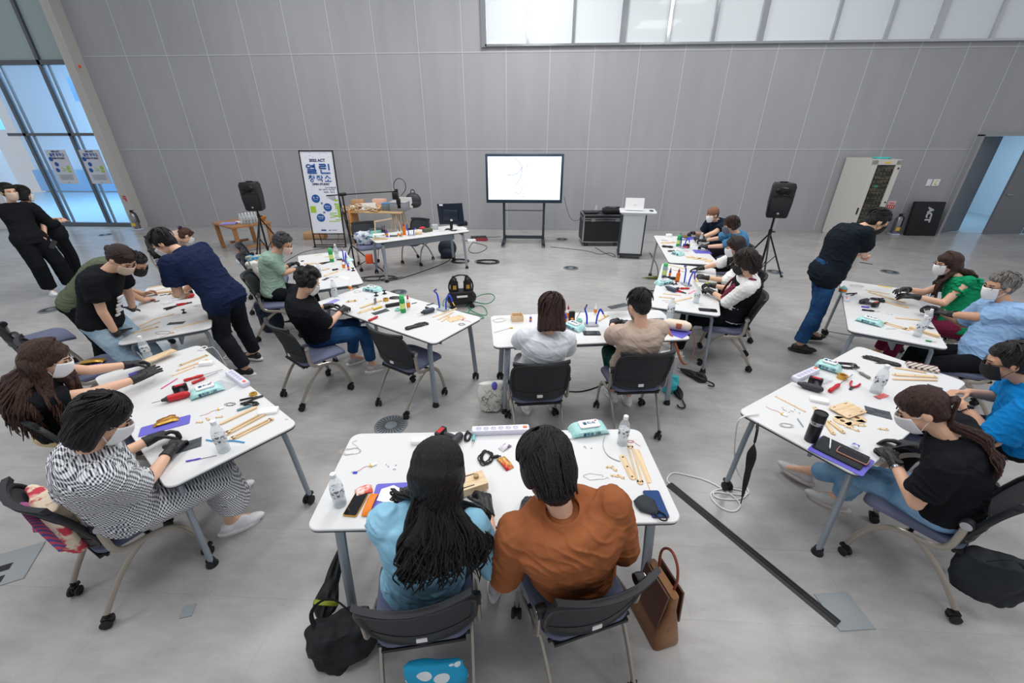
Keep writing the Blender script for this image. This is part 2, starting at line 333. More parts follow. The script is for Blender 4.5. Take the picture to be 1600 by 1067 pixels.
def make_table(L=1.8, D=.70, glide=-1):
    t = thing('folding_table', 'x', 'table')
    b = MB(); pts = rrect(L, D, .055); sh = lambda k, z: [V((x*(1-k/L*2), y*(1-k/D*2), z)) for x, y in pts]
    b.loft([sh(.004, .716), sh(0, .719), sh(0, .727), sh(.003, .73)]); obj('tabletop', b, TT, t)
    b = MB(); b.loft([sh(.006, .704), sh(.002, .707), sh(.002, .716), sh(.004, .7165)]); obj('edge_band', b, TE, t)
    b = MB(); b.box((0, 0, .672), (L-.3, .05, .04)); b.box((0, .12, .69), (L-.5, .03, .025)); b.box((0, -.05, .60), (L-.42, .018, .12)); obj('beam', b, MET, t)
    for sx in (-1, 1):
        x = sx*(L/2-.13); b = MB()
        b.tube([(x, -.26, .675), (x, .26, .675)], lambda q: (.03, .02), n=8, flat=(0, 0, 1)); b.box((x, 0, .695), (.05, .5, .018)); obj('crossbar', b, MET, t)
        for sy in (-1, 1):
            b = MB(); z0 = .02 if sy == glide else .075
            b.tube([(x, sy*.235, .68), (x, sy*.275, .665), (x+sx*.005, sy*.295, .62), (x+sx*.035, sy*.318, z0)], lambda q: (.027, .017), n=10, smooth=1, flat=(1, 0, 0)); lg = obj('leg', b, MET, t)
            if sy == glide:
                b = MB(); b.rev([(0, 0), (.034, 0), (.034, .012), (.03, .018), (.024, .05), (0, .05)], (x+sx*.035, sy*.318, 0)); obj('glide_foot', b, BK, lg)
            else:
                c, w_ = caster(); M = MX.Translation((x+sx*.035, sy*.318, 0)) @ MX.Rotation(.5*sx, 4, 'Z') @ MX.Scale(1.15, 4)
                obj('caster', put(c, M), BK, lg); obj('wheel', put(w_, M), RUB, lg)
    return t
tab0 = make_table(); TABS = {}; _u1 = [0]
def table(key, x, y, a, label):
    if not _u1[0]: t = tab0; t.location = (x, y, 0); t.rotation_euler = (0, 0, a); t['label'] = label; t['group'] = 'white folding tables of the workshop'; _u1[0] = 1
    else: t = dup(tab0, (x, y, 0), a, label)
    TABS[key] = (x, y, a); return t
table('A', -.172, 1.693, .074, 'white folding table nearest the camera, before the light blue and rust shirts')
table('B', .522, 3.643, .137, 'white folding table in the middle, where the white and beige tops sit')
table('C', -2.419, 2.295, -.625, 'white folding table at the near left with red drill and purple papers')
table('D', -3.88, 3.993, -.966+pi, 'white folding table at the left where three people stand bending over')
table('E', -1.444, 3.977, -.543, 'long white folding table before the empty chair, with a black glove on it')
table('F', -2.85, 5.438, -1.057, 'white folding table before the seated person in pale green')
table('G', 2.44, 6.78, 1.44+pi, 'farthest white folding table on the right, before the man in the knitted cap')
table('I', 1.904, 4.93, -1.911+pi, 'white folding table before the person in the plaid vest')
table('J', 3.758, 4.271, -2.099+pi, 'white folding table before the woman in green and the grey-haired man')
table('K', 2.337, 2.552, .607, 'white folding table at the near right with tumbler, tablet and phone')

def make_chair():
    t = thing('training_chair', 'x', 'chair')
    # seat: rounded pad with a falling front edge
    b = MB(); rs = []
    for k, z in ((.02, .425), (0, .432), (0, .455), (.015, .47), (.05, .476)):
        ring = []
        for x, y in rrect(.46-2*k, .44-2*k, .09-k*.5, 6):
            zz = z-.03*max(0, (y-.10)/.12)**2 - (.012*(1-(x/.23)**2) if z > .46 else 0)*(1 if y < .1 else 0)
            ring.append(V((x*(1-.06*(y < -.1)), y+.075, zz)))
        rs.append(ring)
    b.loft(rs); obj('seat', b, SEATM, t)
    # backrest: curved frame, mesh inset, lower lip
    def bp(u, v_): # u -1..1 across, v 0..1 up
        w_ = .225-.012*abs(v_-.6); return V((u*w_, -.10-.055*(1-u*u)-.08*v_-.03*v_*v_, .475+.37*v_))
    b = MB(); loop = []
    for i in range(40):
        a = 2*pi*i/40; c, s_ = cos(a), sin(a); e = .45; u = math.copysign(abs(c)**e, c); v_ = .5+.5*math.copysign(abs(s_)**e, s_); loop.append(bp(u, v_))
    b.tube(loop, lambda q: (.013, .018), n=8, closed=True)
    # thicker bottom band
    rs = []
    for i in range(13):
        u = -1+2*i/12; p, q = bp(u, .0), bp(u, .2); rs.append([p+V((0, -.010, 0)), q+V((0, -.007, 0)), q+V((0, .006, 0)), p+V((0, .008, 0))])
    b.loft(rs)
    rs = []
    for i in range(13):
        u = -1+2*i/12; p, q = bp(u, .94), bp(u, 1.03); rs.append([p+V((0, -.010, 0)), q+V((0, -.012, 0)), q+V((0, .016, 0)), p+V((0, .010, 0))])
    b.loft(rs); br = obj('backrest', b, BFR, t)
    b = MB(); rs = []
    for i in range(15):
        u = -.97+1.94*i/14; rs.append([bp(u, v_)+V((0, o, 0)) for v_, o in ((.1, -.003), (.35, -.003), (.6, -.003), (.97, -.003), (.97, .003), (.6, .003), (.35, .003), (.1, .003))])
    b.loft(rs); obj('mesh_panel', b, MESHB, br)
    b = MB(); b.box(bp(0, .1)+V((0, -.013, 0)), (.045, .004, .025)); obj('label_tag', b, W_, br)
    for s in (-1, 1):
        b = MB(); b.rev([(0, -.02), (.028, -.02), (.03, 0), (.026, .022), (0, .022)], (s*.232, -.105, .63), n=18, ax=MX.Rotation(pi/2, 3, 'Y')); hb = obj('hub', b, BFR, t)
        b = MB(); b.rev([(0, 0), (.022, 0), (.023, .004), (0, .006)], (s*.254, -.105, .63), n=18, ax=MX.Rotation(s*pi/2, 3, 'Y')); obj('hub_cap', b, STEEL, hb)
        b = MB(); b.tube([(s*.242, -.105, .62), (s*.243, -.105, .54), (s*.243, -.10, .455), (s*.243, -.05, .415), (s*.24, .03, .405), (s*.235, .11, .385), (s*.23, .18, .32), (s*.225, .225, .21), (s*.222, .255, .085)], lambda q: (.017, .011), n=10, smooth=2, flat=(0, 1, 0)); obj('side_frame', b, FR, t)
        b = MB(); b.tube([(s*.212, .07, .40), (s*.21, .0, .37), (s*.205, -.10, .29), (s*.2, -.19, .17), (s*.197, -.245, .085)], lambda q: (.016, .010), n=10, smooth=2, flat=(0, 1, 0)); obj('leg', b, FR, t)
        add_caster(t, s*.222, .255, .4*s); add_caster(t, s*.197, -.25, -.7*s)
    b = MB(); b.cone((-.235, .05, .405), (.235, .05, .405), .011); b.cone((-.2, -.12, .42), (.2, -.12, .42), .009); b.box((0, 0, .418), (.36, .3, .018)); obj('under_frame', b, BK, t)
    return t
ch0 = make_chair(); _u2 = [0]
def chair(x, y, deg, label, tilt=0, sc=1):
    a = R(deg-90); g = 'grey mesh-back training chairs'
    if not _u2[0]: c = ch0; c.location = (x, y, 0); c.rotation_euler = (0, 0, a); c['label'] = label; c['group'] = g; _u2[0] = 1
    else: c = dup(ch0, (x, y, 0), a, label)
    return c
CH = {}
for k, x, y, d, l in (
    ('1', -.46, 1.12, 101, 'training chair under the woman in the light blue shirt'),
    ('2', .25, 1.20, 110, 'training chair under the person in the brown shirt'),
    ('3', -2.335, 1.51, 66, 'training chair under the woman in the gingham dress'),
    ('4', -2.99, 2.12, 52, 'training chair under the long-haired woman in a black tee at the left'),
    ('12', -2.20, 3.48, 54, 'training chair under the curly-haired person in black, yellow hub'),
    ('e', -1.19, 3.40, 60, 'empty training chair pushed to the long left table'),
    ('11', -3.34, 4.85, 22, 'training chair under the person in pale green'),
    ('13', .06, 2.93, 98, 'training chair under the woman in the white top at the middle table'),
    ('14', .91, 3.13, 97, 'training chair under the person in the beige top'),
    ('18', 2.27, 4.37, 161, 'training chair under the person with black mask and plaid vest'),
    ('17', 2.62, 5.10, 161, 'training chair under the woman in the white blouse'),
    ('16', 3.12, 6.52, 165, 'training chair under the woman in the denim blue shirt'),
    ('23', 2.35, 1.77, 126, 'training chair under the woman with the ponytail, black tote on it'),
    ('22', 2.97, 2.40, 126, 'training chair under the man in the bright blue shirt'),
    ('21', 4.05, 3.52, 150, 'training chair under the grey-haired man in light blue'),
    ('20', 4.62, 4.35, 150, 'training chair under the woman in the ruffled green top'),
    ('bag', -3.98, 5.72, 25, 'training chair behind the one in pale green, piled with bags'),
    ('l1', -5.25, 3.62, 60, 'empty training chair at the left edge behind the long brown hair'),
    ('l2', -4.12, 3.06, 60, 'empty training chair with gold packet and purple paper on its seat'),
    ('15', 3.38, 7.6, 215, 'training chair under the man in the knitted cap'),
    ('l3', -6.3, 6.75, -40, 'training chair beyond the left table under the woman with the hair clip'),
    ('d1', -2.38, 8.35, 250, 'empty training chair behind the monitor desk'),
    ('d2', -3.25, 7.95, 300, 'training chair by the camera stand, heaped with white packs')):
    CH[k] = chair(x, y, d, l)
# ---------------------------------------------------------------- back of the room
def cable(pts, r=.004, name='cable', label='', m=None, sm=3, z=None, cat='cable'):
    b = MB(); b.tube([(p[0], p[1], (p[2] if len(p) > 2 else 0)+r) for p in pts], r, n=6, smooth=sm); return tag(obj(name, b, m or BK), label, cat)
def coil(cx, cy, z, rx, ry, turns, r=.004, a=0, seed=1, jit=.25, lead=()):
    rnd = random.Random(seed); P = []
    for i in range(turns*10+1):
        t = 2*pi*i/10; k = 1+jit*(rnd.random()-.5)+.12*sin(t*.37); x, y = rx*k*cos(t), ry*k*sin(t); P.append((cx+x*cos(a)-y*sin(a), cy+x*sin(a)+y*cos(a), z+r+rnd.random()*r*2.5))
    return P+[tuple(q) for q in lead]
# display on a trolley
p = (-.22, 10.0); t = thing('display_screen', 'large flat display on a black wheeled stand, showing a white picture', 'screen', (p[0], p[1], 0), .0)
tz = 1.48; b = MB(); b.rbox((0, 0, tz), (1.75, .07, 1.04), .02); b.box((0, .045, tz), (1.4, .04, .8)); obj('bezel', b, mat('bezel_blue_black', (38, 58, 78), .4), t)
b = MB(); b.box((0, -.037, tz+.01), (1.64, .006, .91)); scr = obj('lit_panel', b, mat('screen_white', (238, 248, 252), .3, emit=1.0), t)
SL = mat('screen_lines', (150, 158, 190), .5, emit=.25); b = MB()
for pts in ([(-.28, .5), (-.13, .42), (-.05, .25), (-.08, .05), (-.2, -.12)], [(-.42, .1), (-.3, .09), (-.15, .14), (-.04, .3)], [(-.04, -.15), (-.1, -.4), (-.25, -.3)], [(.08, .4), (.06, .25)], [(-.18, -.42), (.02, -.43)]):
    b.tube([(x*.9, -.042, tz+z*.88) for x, z in pts], .007, n=5, smooth=2)
obj('drawn_lines', b, SL, scr)
st = mat('stand_dark', (44, 54, 62), .4)
for s in (-1, 1):
    b = MB(); b.box((s*.47, .05, .55), (.055, .05, 1.0)); obj('post', b, st, t)
    b = MB(); b.box((s*.47, .05, .09), (.07, .85, .06)); f = obj('foot', b, st, t)
    for q in (-.38, .46):
        c, w_ = caster(); M = MX.Translation((s*.5, q, 0)); obj('caster', put(c, M), BK, f)
b = MB(); b.box((0, .05, .16), (.94, .04, .07)); b.cone((-.47, .05, .78), (.47, .05, .78), .01); obj('crossbar', b, st, t)
# flight case
p = (1.602, 9.778, 0.0); t = thing('flight_case', 'black flight case on casters with aluminium edges', 'case', (1.66, 10.16, 0), R(2)); t.scale = (1, 1, .88)
b = MB(); b.box((0, 0, .47), (.98, .62, .68)); obj('shell', b, mat('case_black', (30, 31, 34), .5), t)
b = MB()
for sx in (-1, 1):
    for sy in (-1, 1): b.box((sx*.49, sy*.31, .47), (.03, .03, .70))
for z in (.12, .68, .73, .82):
    for sy in (-1, 1): b.box((0, sy*.31, z), (1.0, .03, .022))
    for sx in (-1, 1): b.box((sx*.49, 0, z), (.03, .62, .022))
obj('aluminium_edge', b, STEEL, t)
for x in (-.28, .28): b = MB(); b.box((x, -.325, .7), (.09, .02, .09)); b.cone((x, -.34, .7), (x, -.33, .7), .03); obj('latch', b, STEEL, t)
for sx in (-1, 1):
    for sy in (-1, 1): c, w_ = caster(); M = MX.Translation((sx*.4, sy*.24, 0)) @ MX.Scale(1.4, 4); o = obj('caster', put(c, M), mat('caster_blue', (90, 110, 130), .4), t); obj('wheel', put(w_, M), RUB, o)
t = thing('audio_mixer', 'small black audio mixer with looped leads on the flight case', 'mixer', (1.85, 10.1, .731), R(8)); b = MB(); b.rbox((0, 0, .05), (.42, .28, .1), .02); obj('body', b, BK, t)
b = MB(); b.tube(coil(0, 0, .12, .16, .08, 3, seed=3, jit=.6), .006, n=5, smooth=1)
for i in range(6): b.cone((-.15+.06*i, -.05, .1), (-.15+.06*i, -.05, .12), .008)
obj('lead', b, BK, t)
b = MB(); b.rbox((1.36, 10.1, .751), (.32, .22, .04), .01, R(8)); tag(obj('laptop_computer', b, DGREY), 'closed dark laptop at the left of the flight case lid', 'laptop')
b = MB(); b.rev([(.03, 0), (.03, .1), (.012, .13), (.012, .15), (0, .15)], (1.5, 10.3, .731)); tag(obj('plastic_bottle', b, CLR), 'clear bottle standing on the flight case', 'bottle', 'plastic bottles')
# lectern
t = thing('lectern', 'light grey wheeled lectern with a wide tilted top', 'lectern', (2.1, 8.98, 0), R(-8)); t.scale = (.85, 1, .93)
LG = mat('lectern_grey', (198, 202, 206), .4)
b = MB(); b.box((0, 0, .55), (.52, .40, .86)); obj('body', b, LG, t); b = MB(); b.box((.275, 0, .55), (.03, .42, .88)); b.box((-.275, 0, .55), (.03, .42, .88)); obj('side_panel', b, DGREY, t)
b = MB(); b.rbox((.08, 0, 1.03), (.86, .5, .035), .04); b.box((.0, 0, .995), (.6, .42, .04)); obj('top', b, mat('lectern_top', (225, 228, 230), .35), t)
b = MB(); b.box((0, 0, .09), (.6, .44, .03)); o = obj('base', b, DGREY, t)
for sx in (-1, 1):
    for sy in (-1, 1): c, w_ = caster(); obj('caster', put(c, MX.Translation((sx*.26, sy*.19, 0))), STEEL, o)
t = thing('laptop', 'open white laptop on the lectern, its lid towards the camera', 'laptop', (2.08, 8.96, .978), R(-8))
b = MB(); b.rbox((0, .08, .01), (.36, .25, .02), .01); obj('base', b, LG, t); b = MB(); M = MX.Rotation(R(-12), 3, 'X'); b.box((0, -.08, .13), (.37, .012, .24), M=M); obj('lid', b, W_, t)
b = MB(); b.box((.0, -.092, .14), (.05, .004, .03), M=M); obj('logo', b, PAPER, t)
b = MB(); b.rbox((2.42, 8.86, .984), (.07, .11, .012), .01); tag(obj('computer_mouse', b, DGREY), 'dark mouse at the right of the white laptop', 'mouse')
# loudspeakers on tripods
def speaker(x, y, zt, rz, lab, lab2, spread=.48):
    t = thing('speaker_stand', lab2, 'speaker stand', (x, y, 0), rz)
    b = MB(); b.cone((0, 0, .12), (0, 0, zt), .018); obj('pole', b, BK, t); b = MB(); b.cone((0, 0, .82), (0, 0, .9), .03); b.cap((.03, 0, .86), (.07, 0, .86), .012); obj('collar', b, BK, t)
    b = MB(); b.cone((0, 0, .16), (0, 0, .2), .03); obj('lower_collar', b, BK, t)
    for k in range(3):
        a = 2*pi*k/3+.5; e = (cos(a)*spread, sin(a)*spread, .015); b = MB(); b.cap((cos(a)*.02, sin(a)*.02, .8), e, .014); l = obj('leg', b, BK, t)
        b = MB(); b.cap((cos(a)*spread*.5, sin(a)*spread*.5, .42), (0, 0, .18), .008); obj('strut', b, BK, l); b = MB(); b.cap(e, (cos(a)*(spread+.02), sin(a)*(spread+.02), .018), .018); obj('rubber_foot', b, RUB, l)
    s = thing('loudspeaker', lab, 'loudspeaker', (x, y, zt-.02), rz); s.scale = (.95, .9, .84)
    b = MB(); H_ = .66; rs = []
    for z, w_, f, bk in ((0, .15, .13, .14), (.03, .17, .15, .17), (.3, .185, .165, .19), (.6, .185, .16, .17), (H_, .16, .14, .13)):
        rs.append([V((-w_, -f+.02, z)), V((-w_*.8, -f, z)), V((w_*.8, -f, z)), V((w_, -f+.02, z)), V((w_*.72, bk, z)), V((-w_*.72, bk, z))])
    b.loft(rs); obj('cabinet', b, mat('speaker_black', (24, 25, 28), .45), s, sharp=50)
    b = MB(); b.rbox((0, -.165, .22), (.30, .012, .36), .03, M=MX.Identity(3)); obj('grille', b, mat('grille_black', (34, 35, 38), .8, col2=(14, 14, 15), dots=(220, .3)), s)
    b = MB(); b.ell((0, -.165, .52), (.13, .018, .07)); b.tube([(-.15, -.172, .40), (-.08, -.176, .44), (0, -.178, .452), (.08, -.176, .44), (.15, -.172, .40)], .008, smooth=1); obj('horn', b, mat('horn_gloss', (14, 14, 16), .2), s)
    b = MB(); b.ell((0, -.174, .09), (.02, .004, .02)); obj('badge', b, STEEL, s)
    b = MB(); b.box((0, 0, .672), (.12, .04, .02)); obj('handle', b, BK, s)
speaker(-5.76, 8.62, 1.0, R(8), 'black loudspeaker on a tripod at the left, in front of the wall', 'black tripod under the left loudspeaker', .42)
speaker(4.15, 7.5, 1.13, R(-15), 'black loudspeaker on a tripod at the right of the hall', 'black tripod under the right loudspeaker', .5)
# banner
HS = {}
def text(s, x, z, h, m, par, y=-.006, name='lettering', al='CENTER', bold=0.0, sx=1):
    c = bpy.data.curves.new('tmp', 'FONT'); c.body = s; c.size = h*1.38; c.align_x = al; c.extrude = .0015; c.offset = bold
    o = bpy.data.objects.new('tmp', c); COL.objects.link(o); dg = bpy.context.evaluated_depsgraph_get(); dg.update(); me = bpy.data.meshes.new_from_object(o.evaluated_get(dg)); bpy.data.objects.remove(o)
    me.transform(MX.Translation((x, y, z)) @ MX.Rotation(pi/2, 4, 'X') @ MX.Scale(sx, 4, (1, 0, 0))); me.name = name; return obj(name, me, m, par)
def jamo(b, ch, x, z, w_, h, y, t):
    """Hangul letters as strokes, cell (x,z) lower left"""
    S = lambda *q: b.tube([(x+a*w_, y, z+c*h) for a, c in q], t, n=4, flat=(0, 1, 0))
    C = lambda cx, cz, r: b.tube([(x+(cx+r*cos(k*pi/6))*w_, y, z+(cz+r*sin(k*pi/6))*h) for k in range(12)], t*.9, n=4, closed=True)
    if ch == 'yeol':
        C(.25, .76, .17); S((.48, .82), (.66, .82)); S((.48, .68), (.66, .68)); S((.72, 1), (.72, .5)); S((.12, .40), (.78, .40)); S((.78, .40), (.78, .22)); S((.78, .22), (.14, .22)); S((.14, .22), (.14, .04)); S((.14, .04), (.84, .04))
    elif ch == 'rin':
        S((.08, .94), (.56, .94)); S((.56, .94), (.56, .74)); S((.56, .74), (.08, .74)); S((.08, .74), (.08, .52)); S((.08, .52), (.6, .52)); S((.82, 1), (.82, .34)); S((.16, .36), (.16, .04)); S((.16, .04), (.88, .04))
    elif ch == 'chang':
        S((.26, 1), (.44, 1)); S((.1, .86), (.58, .86)); S((.34, .86), (.08, .48)); S((.34, .72), (.6, .48)); S((.76, 1), (.76, .44)); S((.76, .72), (.92, .72)); C(.46, .2, .19)
    elif ch == 'jak':
        S((.1, .92), (.58, .92)); S((.34, .92), (.08, .52)); S((.34, .74), (.6, .52)); S((.76, 1), (.76, .46)); S((.76, .74), (.92, .74)); S((.16, .34), (.76, .34)); S((.76, .34), (.76, .0))
    elif ch == 'so':
        S((.5, .98), (.12, .5)); S((.5, .84), (.88, .5)); S((.5, .42), (.5, .16)); S((.06, .1), (.94, .1))
bc = (-5.0, 9.6); t = thing('banner_stand', 'tall white event banner with blue Hangul title in a black frame', 'sign', (-4.79, 9.5, 0), R(3)); t.scale = (.96, .9, .9)
BW, BZ0, BZ1 = .74, .36, 2.30; lean = R(-6)
fr = thing('frame', None, None); 
pan = MB(); pan.box((0, 0, (BZ0+BZ1)/2), (BW, .008, BZ1-BZ0)); 
bpy.data.objects.remove(fr)
TL = MX.Rotation(lean, 4, 'X')
def lt(o): o.data.transform(TL); return o
lt(obj('panel', pan, mat('banner_white', (226, 230, 240), .5), t))
b = MB()
for s in (-1, 1): b.box((s*(BW/2+.012), 0, 1.16), (.024, .03, 2.32))
b.box((0, 0, 2.31), (BW+.04, .03, .024)); b.box((0, 0, .34), (BW, .03, .02)); b.box((0, 0, .2), (BW, .02, .02)); b.box((0, 0, .06), (BW, .02, .02)); b.box((0, -.1, .02), (BW, .02, .02))
for s in (-1, 1): b.box((s*(BW/2), -.05, .02), (.02, .14, .02)); b.cone((s*(BW/2), .03, 1.3), (s*(BW/2), .42, .02), .01)
lt(obj('frame', b, BK, t))
NB = mat('ink_navy', (28, 44, 96), .5); BB = mat('ink_blue', (20, 84, 160), .5); LGN = mat('ink_lime', (160, 200, 60), .5); GI = mat('ink_grey', (90, 98, 116), .5)
lt(text('2022 ACT', 0, 2.07, .062, NB, t, bold=.004)); 
b = MB(); jamo(b, 'yeol', -.29, 1.80, .29, .22, -.007, .017); jamo(b, 'rin', .01, 1.80, .29, .22, -.007, .017); lt(obj('title_line', b, BB, t))
b = MB(); 
for i, c in enumerate(('chang', 'jak', 'so')): jamo(b, c, -.27+.185*i, 1.605, .175, .15, -.007, .011)
lt(obj('title_line', b, BB, t)); lt(text('OPEN STUDIO', .0, 1.53, .045, NB, t, bold=.003))
lt(text('아이디어를 위한', .22, 1.455, .028, NB, t)); lt(text('개방 스튜디오 시범 운영', .12, 1.41, .028, NB, t)); lt(text("'22.05. - '22.11.", .18, 1.35, .032, NB, t, bold=.001))
b = MB()
for i, (z, w_) in enumerate(((1.29, .2), (1.27, .24), (1.25, .18), (1.23, .22), (1.21, .16), (1.19, .12), (1.17, .1))): b.box((.31-w_/2, -.006, z), (w_, .003, .006))
b.box((.05, -.006, .435), (.05, .003, .02)); b.box((.16, -.006, .435), (.12, .003, .012)); lt(obj('small_print', b, GI, t))
for x, z, s in ((-.17, 1.21, '창 · 작'), (.08, 1.0, '창작소'), (-.12, .745, '워크숍')):
    b = MB(); b.cone((x, -.006, z), (x, -.009, z), .098, n=28); o = lt(obj('blue_disc', b, BB, t)); lt(text(s, x, z+.005, .036, W_, o, y=-.011)); q = MB(); q.box((x, -.0105, z-.025), (.1, .002, .006)); lt(obj('disc_line', q, W_, o))
b = MB()
for x, z in ((-.045, 1.1), (-.02, .875)): b.box((x, -.007, z), (.06, .003, .014), M=MX.Rotation(.8, 3, 'Y')); b.box((x, -.007, z), (.06, .003, .014), M=MX.Rotation(-.8, 3, 'Y'))
b.box((-.1, -.006, .435), (.12, .003, .035)); lt(obj('mark', b, BB, t))
b = MB(); b.box((-.27, -.006, .95), (.13, .003, .16)); b.box((.3, -.006, 1.08), (.11, .003, .03)); b.box((.28, -.006, 1.02), (.03, .003, .14)); b.box((.30, -.006, .70), (.13, .003, .02)); b.box((.2, -.006, .86), (.16, .003, .02)); b.box((.2, -.006, .81), (.2, .003, .02), M=MX.Rotation(.2, 3, 'Y')); b.box((.2, -.006, .77), (.2, .003, .02), M=MX.Rotation(-.2, 3, 'Y')); b.box((.2, -.006, .66), (.26, .003, .018)); b.box((.33, -.006, .9), (.05, .003, .3)); b.ell((.3, -.006, 1.17), (.05, .002, .03)); lt(obj('tool_drawing', b, LGN, t))
b = MB(); rr_ = random.Random(5)
for i in range(14): b.ell((rr_.uniform(-.34, .34), -.006, rr_.choice((rr_.uniform(2.16, 2.28), rr_.uniform(1.3, 2.2)))), (.006, .002, .006))
lt(obj('confetti', b, BB, t))
# posters on the glass
for i, (x, l) in enumerate(((-12.98, 'event poster on the left glass door, blue discs and lime drawing'), (-12.02, 'event poster on the glass nearest the grey wall'))):
    t = thing('poster', l, 'poster', (x, YW-.04, 1.18)); b = MB(); b.box((0, 0, .42), (.60, .006, .86)); obj('sheet', b, mat('poster_paper', (206, 212, 224), .5), t)
    text('2022 ACT', 0, .79, .04, NB, t, bold=.003, y=-.004)
    b = MB(); jamo(b, 'yeol', -.2, .69, .075, .075, -.006, .007); jamo(b, 'rin', -.12, .69, .075, .075, -.006, .007)
    for k, c in enumerate(('chang', 'jak', 'so')): jamo(b, c, -.02+.08*k, .69, .075, .075, -.006, .006)
    obj('title_line', b, BB, t); text('OPEN STUDIO', 0, .62, .042, NB, t, bold=.003, y=-.004)
    b = MB(); 
    for cx, cz in ((-.22, .62), (-.12, .49), (-.16, .34)): b.cone((cx, -.004, cz), (cx, -.007, cz), .055, n=22)
    obj('blue_disc', b, BB, t); b = MB(); b.box((.17, -.005, .4), (.09, .003, .09)); b.box((.02, -.005, .33), (.14, .003, .015)); b.box((.17, -.005, .31), (.1, .003, .05)); b.box((.03, -.005, .38), (.12, .003, .02), M=MX.Rotation(.5, 3, 'Y')); obj('tool_drawing', b, LGN, t)
    b = MB()
    for k in range(9): b.box((.0, -.004, .22-.016*k), (.42-.03*(k % 3), .002, .005))
    b.box((0, -.005, .02), (.05, .002, .015)); obj('small_print', b, GI, t)
# server rack
t = thing('server_rack', 'tall light grey server rack cabinet with a dark glazed door', 'cabinet', (8.07, 11.08, 0), R(-2)); t.scale = (1, 1, .93)
RK = mat('rack_grey', (205, 203, 198), .45); b = MB(); b.box((0, .05, 1.02), (.62, .95, 1.96)); b.box((0, .05, .02), (.6, .9, .04)); obj('cabinet_body', b, RK, t)
d = MB()
for s in (-1, 1): d.box((s*.255, -.445, 1.02), (.11, .03, 1.92))
d.box((0, -.445, 1.93), (.62, .03, .1)); d.box((0, -.445, .1), (.62, .03, .1)); do = obj('door', d, RK, t)
b = MB(); b.box((0, -.432, 1.02), (.42, .006, 1.76)); obj('glass_pane', b, mat('rack_interior', (88, 84, 66), .2, col2=(44, 46, 40), nscale=5, stretch=(1, 1, 3)), do)
b = MB(); rr_ = random.Random(3)
for k in range(16):
    z = .3+.095*k; b.box((0, -.438, z), (.40, .006, .012))
    for q in range(5): b.box((-.16+.08*q, -.437, z+.04), (.035 if rr_.random() < .6 else .01, .006, .03))
obj('equipment', b, BK, do)
b = MB(); b.box((-.05, -.44, 1.38), (.08, .008, .06)); b.box((.0, -.44, .42), (.3, .008, .05)); obj('patch_cables', b, mat('patch_teal', (60, 130, 110), .5), do)
b = MB(); b.box((-.28, -.465, .78), (.03, .015, .16)); obj('handle', b, BK, do); b = MB(); b.cone((.27, -.46, 1.8), (.27, -.47, 1.8), .02); b.cone((.27, -.46, 1.0), (.27, -.47, 1.0), .02); obj('hinge', b, DGREY, do)
b = MB(); b.box((.0, -.462, 1.93), (.12, .004, .035)); obj('yellow_sticker', b, YEL, do)
b = MB(); b.tube(coil(8.1, 10.9, 1.861, .17, .12, 9, .008, seed=11, jit=.5), .008, n=5, smooth=1); tag(obj('cord_coil', b, mat('turquoise', (64, 206, 200), .5)), 'tangled turquoise cord lying on top of the server rack', 'cord')
# ACT case, extinguishers, wall plates
t = thing('padded_case', 'flat black case marked ACT leaning on the wall', 'case', (10.1, 11.38, 0), R(-2)); M4 = MX.Rotation(R(-7), 4, 'X')
b = MB(); b.T = M4; b.rbox((0, 0, .42), (.74, .1, .84), .03); obj('case_body', b, mat('case_fabric', (30, 31, 34), .8), t)
o = text('ACT', 0, 0, .13, mat('print_grey', (176, 180, 184), .6), t, y=-.056, bold=.012, al='CENTER'); o.data.transform(MX.Translation((-.02, 0, .52)) @ MX.Rotation(pi/2, 4, 'Y')); o.data.transform(M4)
def exting(x, y, rz, lab):
    t = thing('fire_extinguisher', lab, 'fire extinguisher', (x, y, 0), rz); b = MB(); b.rev([(.0, .04), (.075, .04), (.08, .06), (.08, .40), (.05, .46), (.02, .48), (0, .48)]); obj('cylinder', b, mat('ext_steel', (140, 142, 146), .25, .9), t)
    b = MB(); b.box((0, 0, .5), (.05, .05, .05)); b.box((.03, 0, .53), (.12, .02, .015)); b.tube([(.03, 0, .5), (.12, 0, .44), (.12, 0, .2)], .012, smooth=1); obj('valve_and_hose', b, BK, t)
    b = MB(); b.rbox((0, 0, .02), (.22, .2, .04), .03); obj('base', b, mat('base_lilac', (190, 196, 216), .5), t); b = MB(); b.box((0, -.081, .16), (.1, .01, .08)); obj('sticker', b, YEL, t)
exting(9.5, 11.45, 0, 'steel fire extinguisher left of the black ACT case'); exting(-11.08, 11.2, 0, 'steel fire extinguisher at the corner by the glazed wall')
t = thing('wall_plate', 'two small wall plates side by side, one with a yellow mark', 'wall plate', (10.12, YW-.012, 1.27)); b = MB(); b.box((-.08, 0, 0), (.11, .012, .16)); b.box((.09, 0, 0), (.16, .012, .16)); obj('plate', b, W_, t); b = MB(); b.tube([(.12, -.01, .05), (.06, -.01, .04), (.06, -.01, -.04), (.12, -.01, -.05)], .008, smooth=1); obj('yellow_mark', b, mat('lime_mark', (200, 206, 60), .5), t)
t = thing('fire_notice', 'red and white fire notice above the right extinguisher', 'sign', (9.33, YW-.012, .72)); b = MB(); b.box((0, 0, 0), (.2, .008, .2)); obj('sheet', b, mat('notice_pink', (232, 200, 200), .5), t); b = MB(); b.box((0, -.006, -.04), (.18, .004, .1)); b.box((0, -.006, .05), (.12, .004, .02)); obj('red_print', b, RED, t); b = MB(); [b.box((-.05+.05*k, -.009, -.04), (.015, .004, .07)) for k in range(3)]; obj('white_print', b, W_, t)
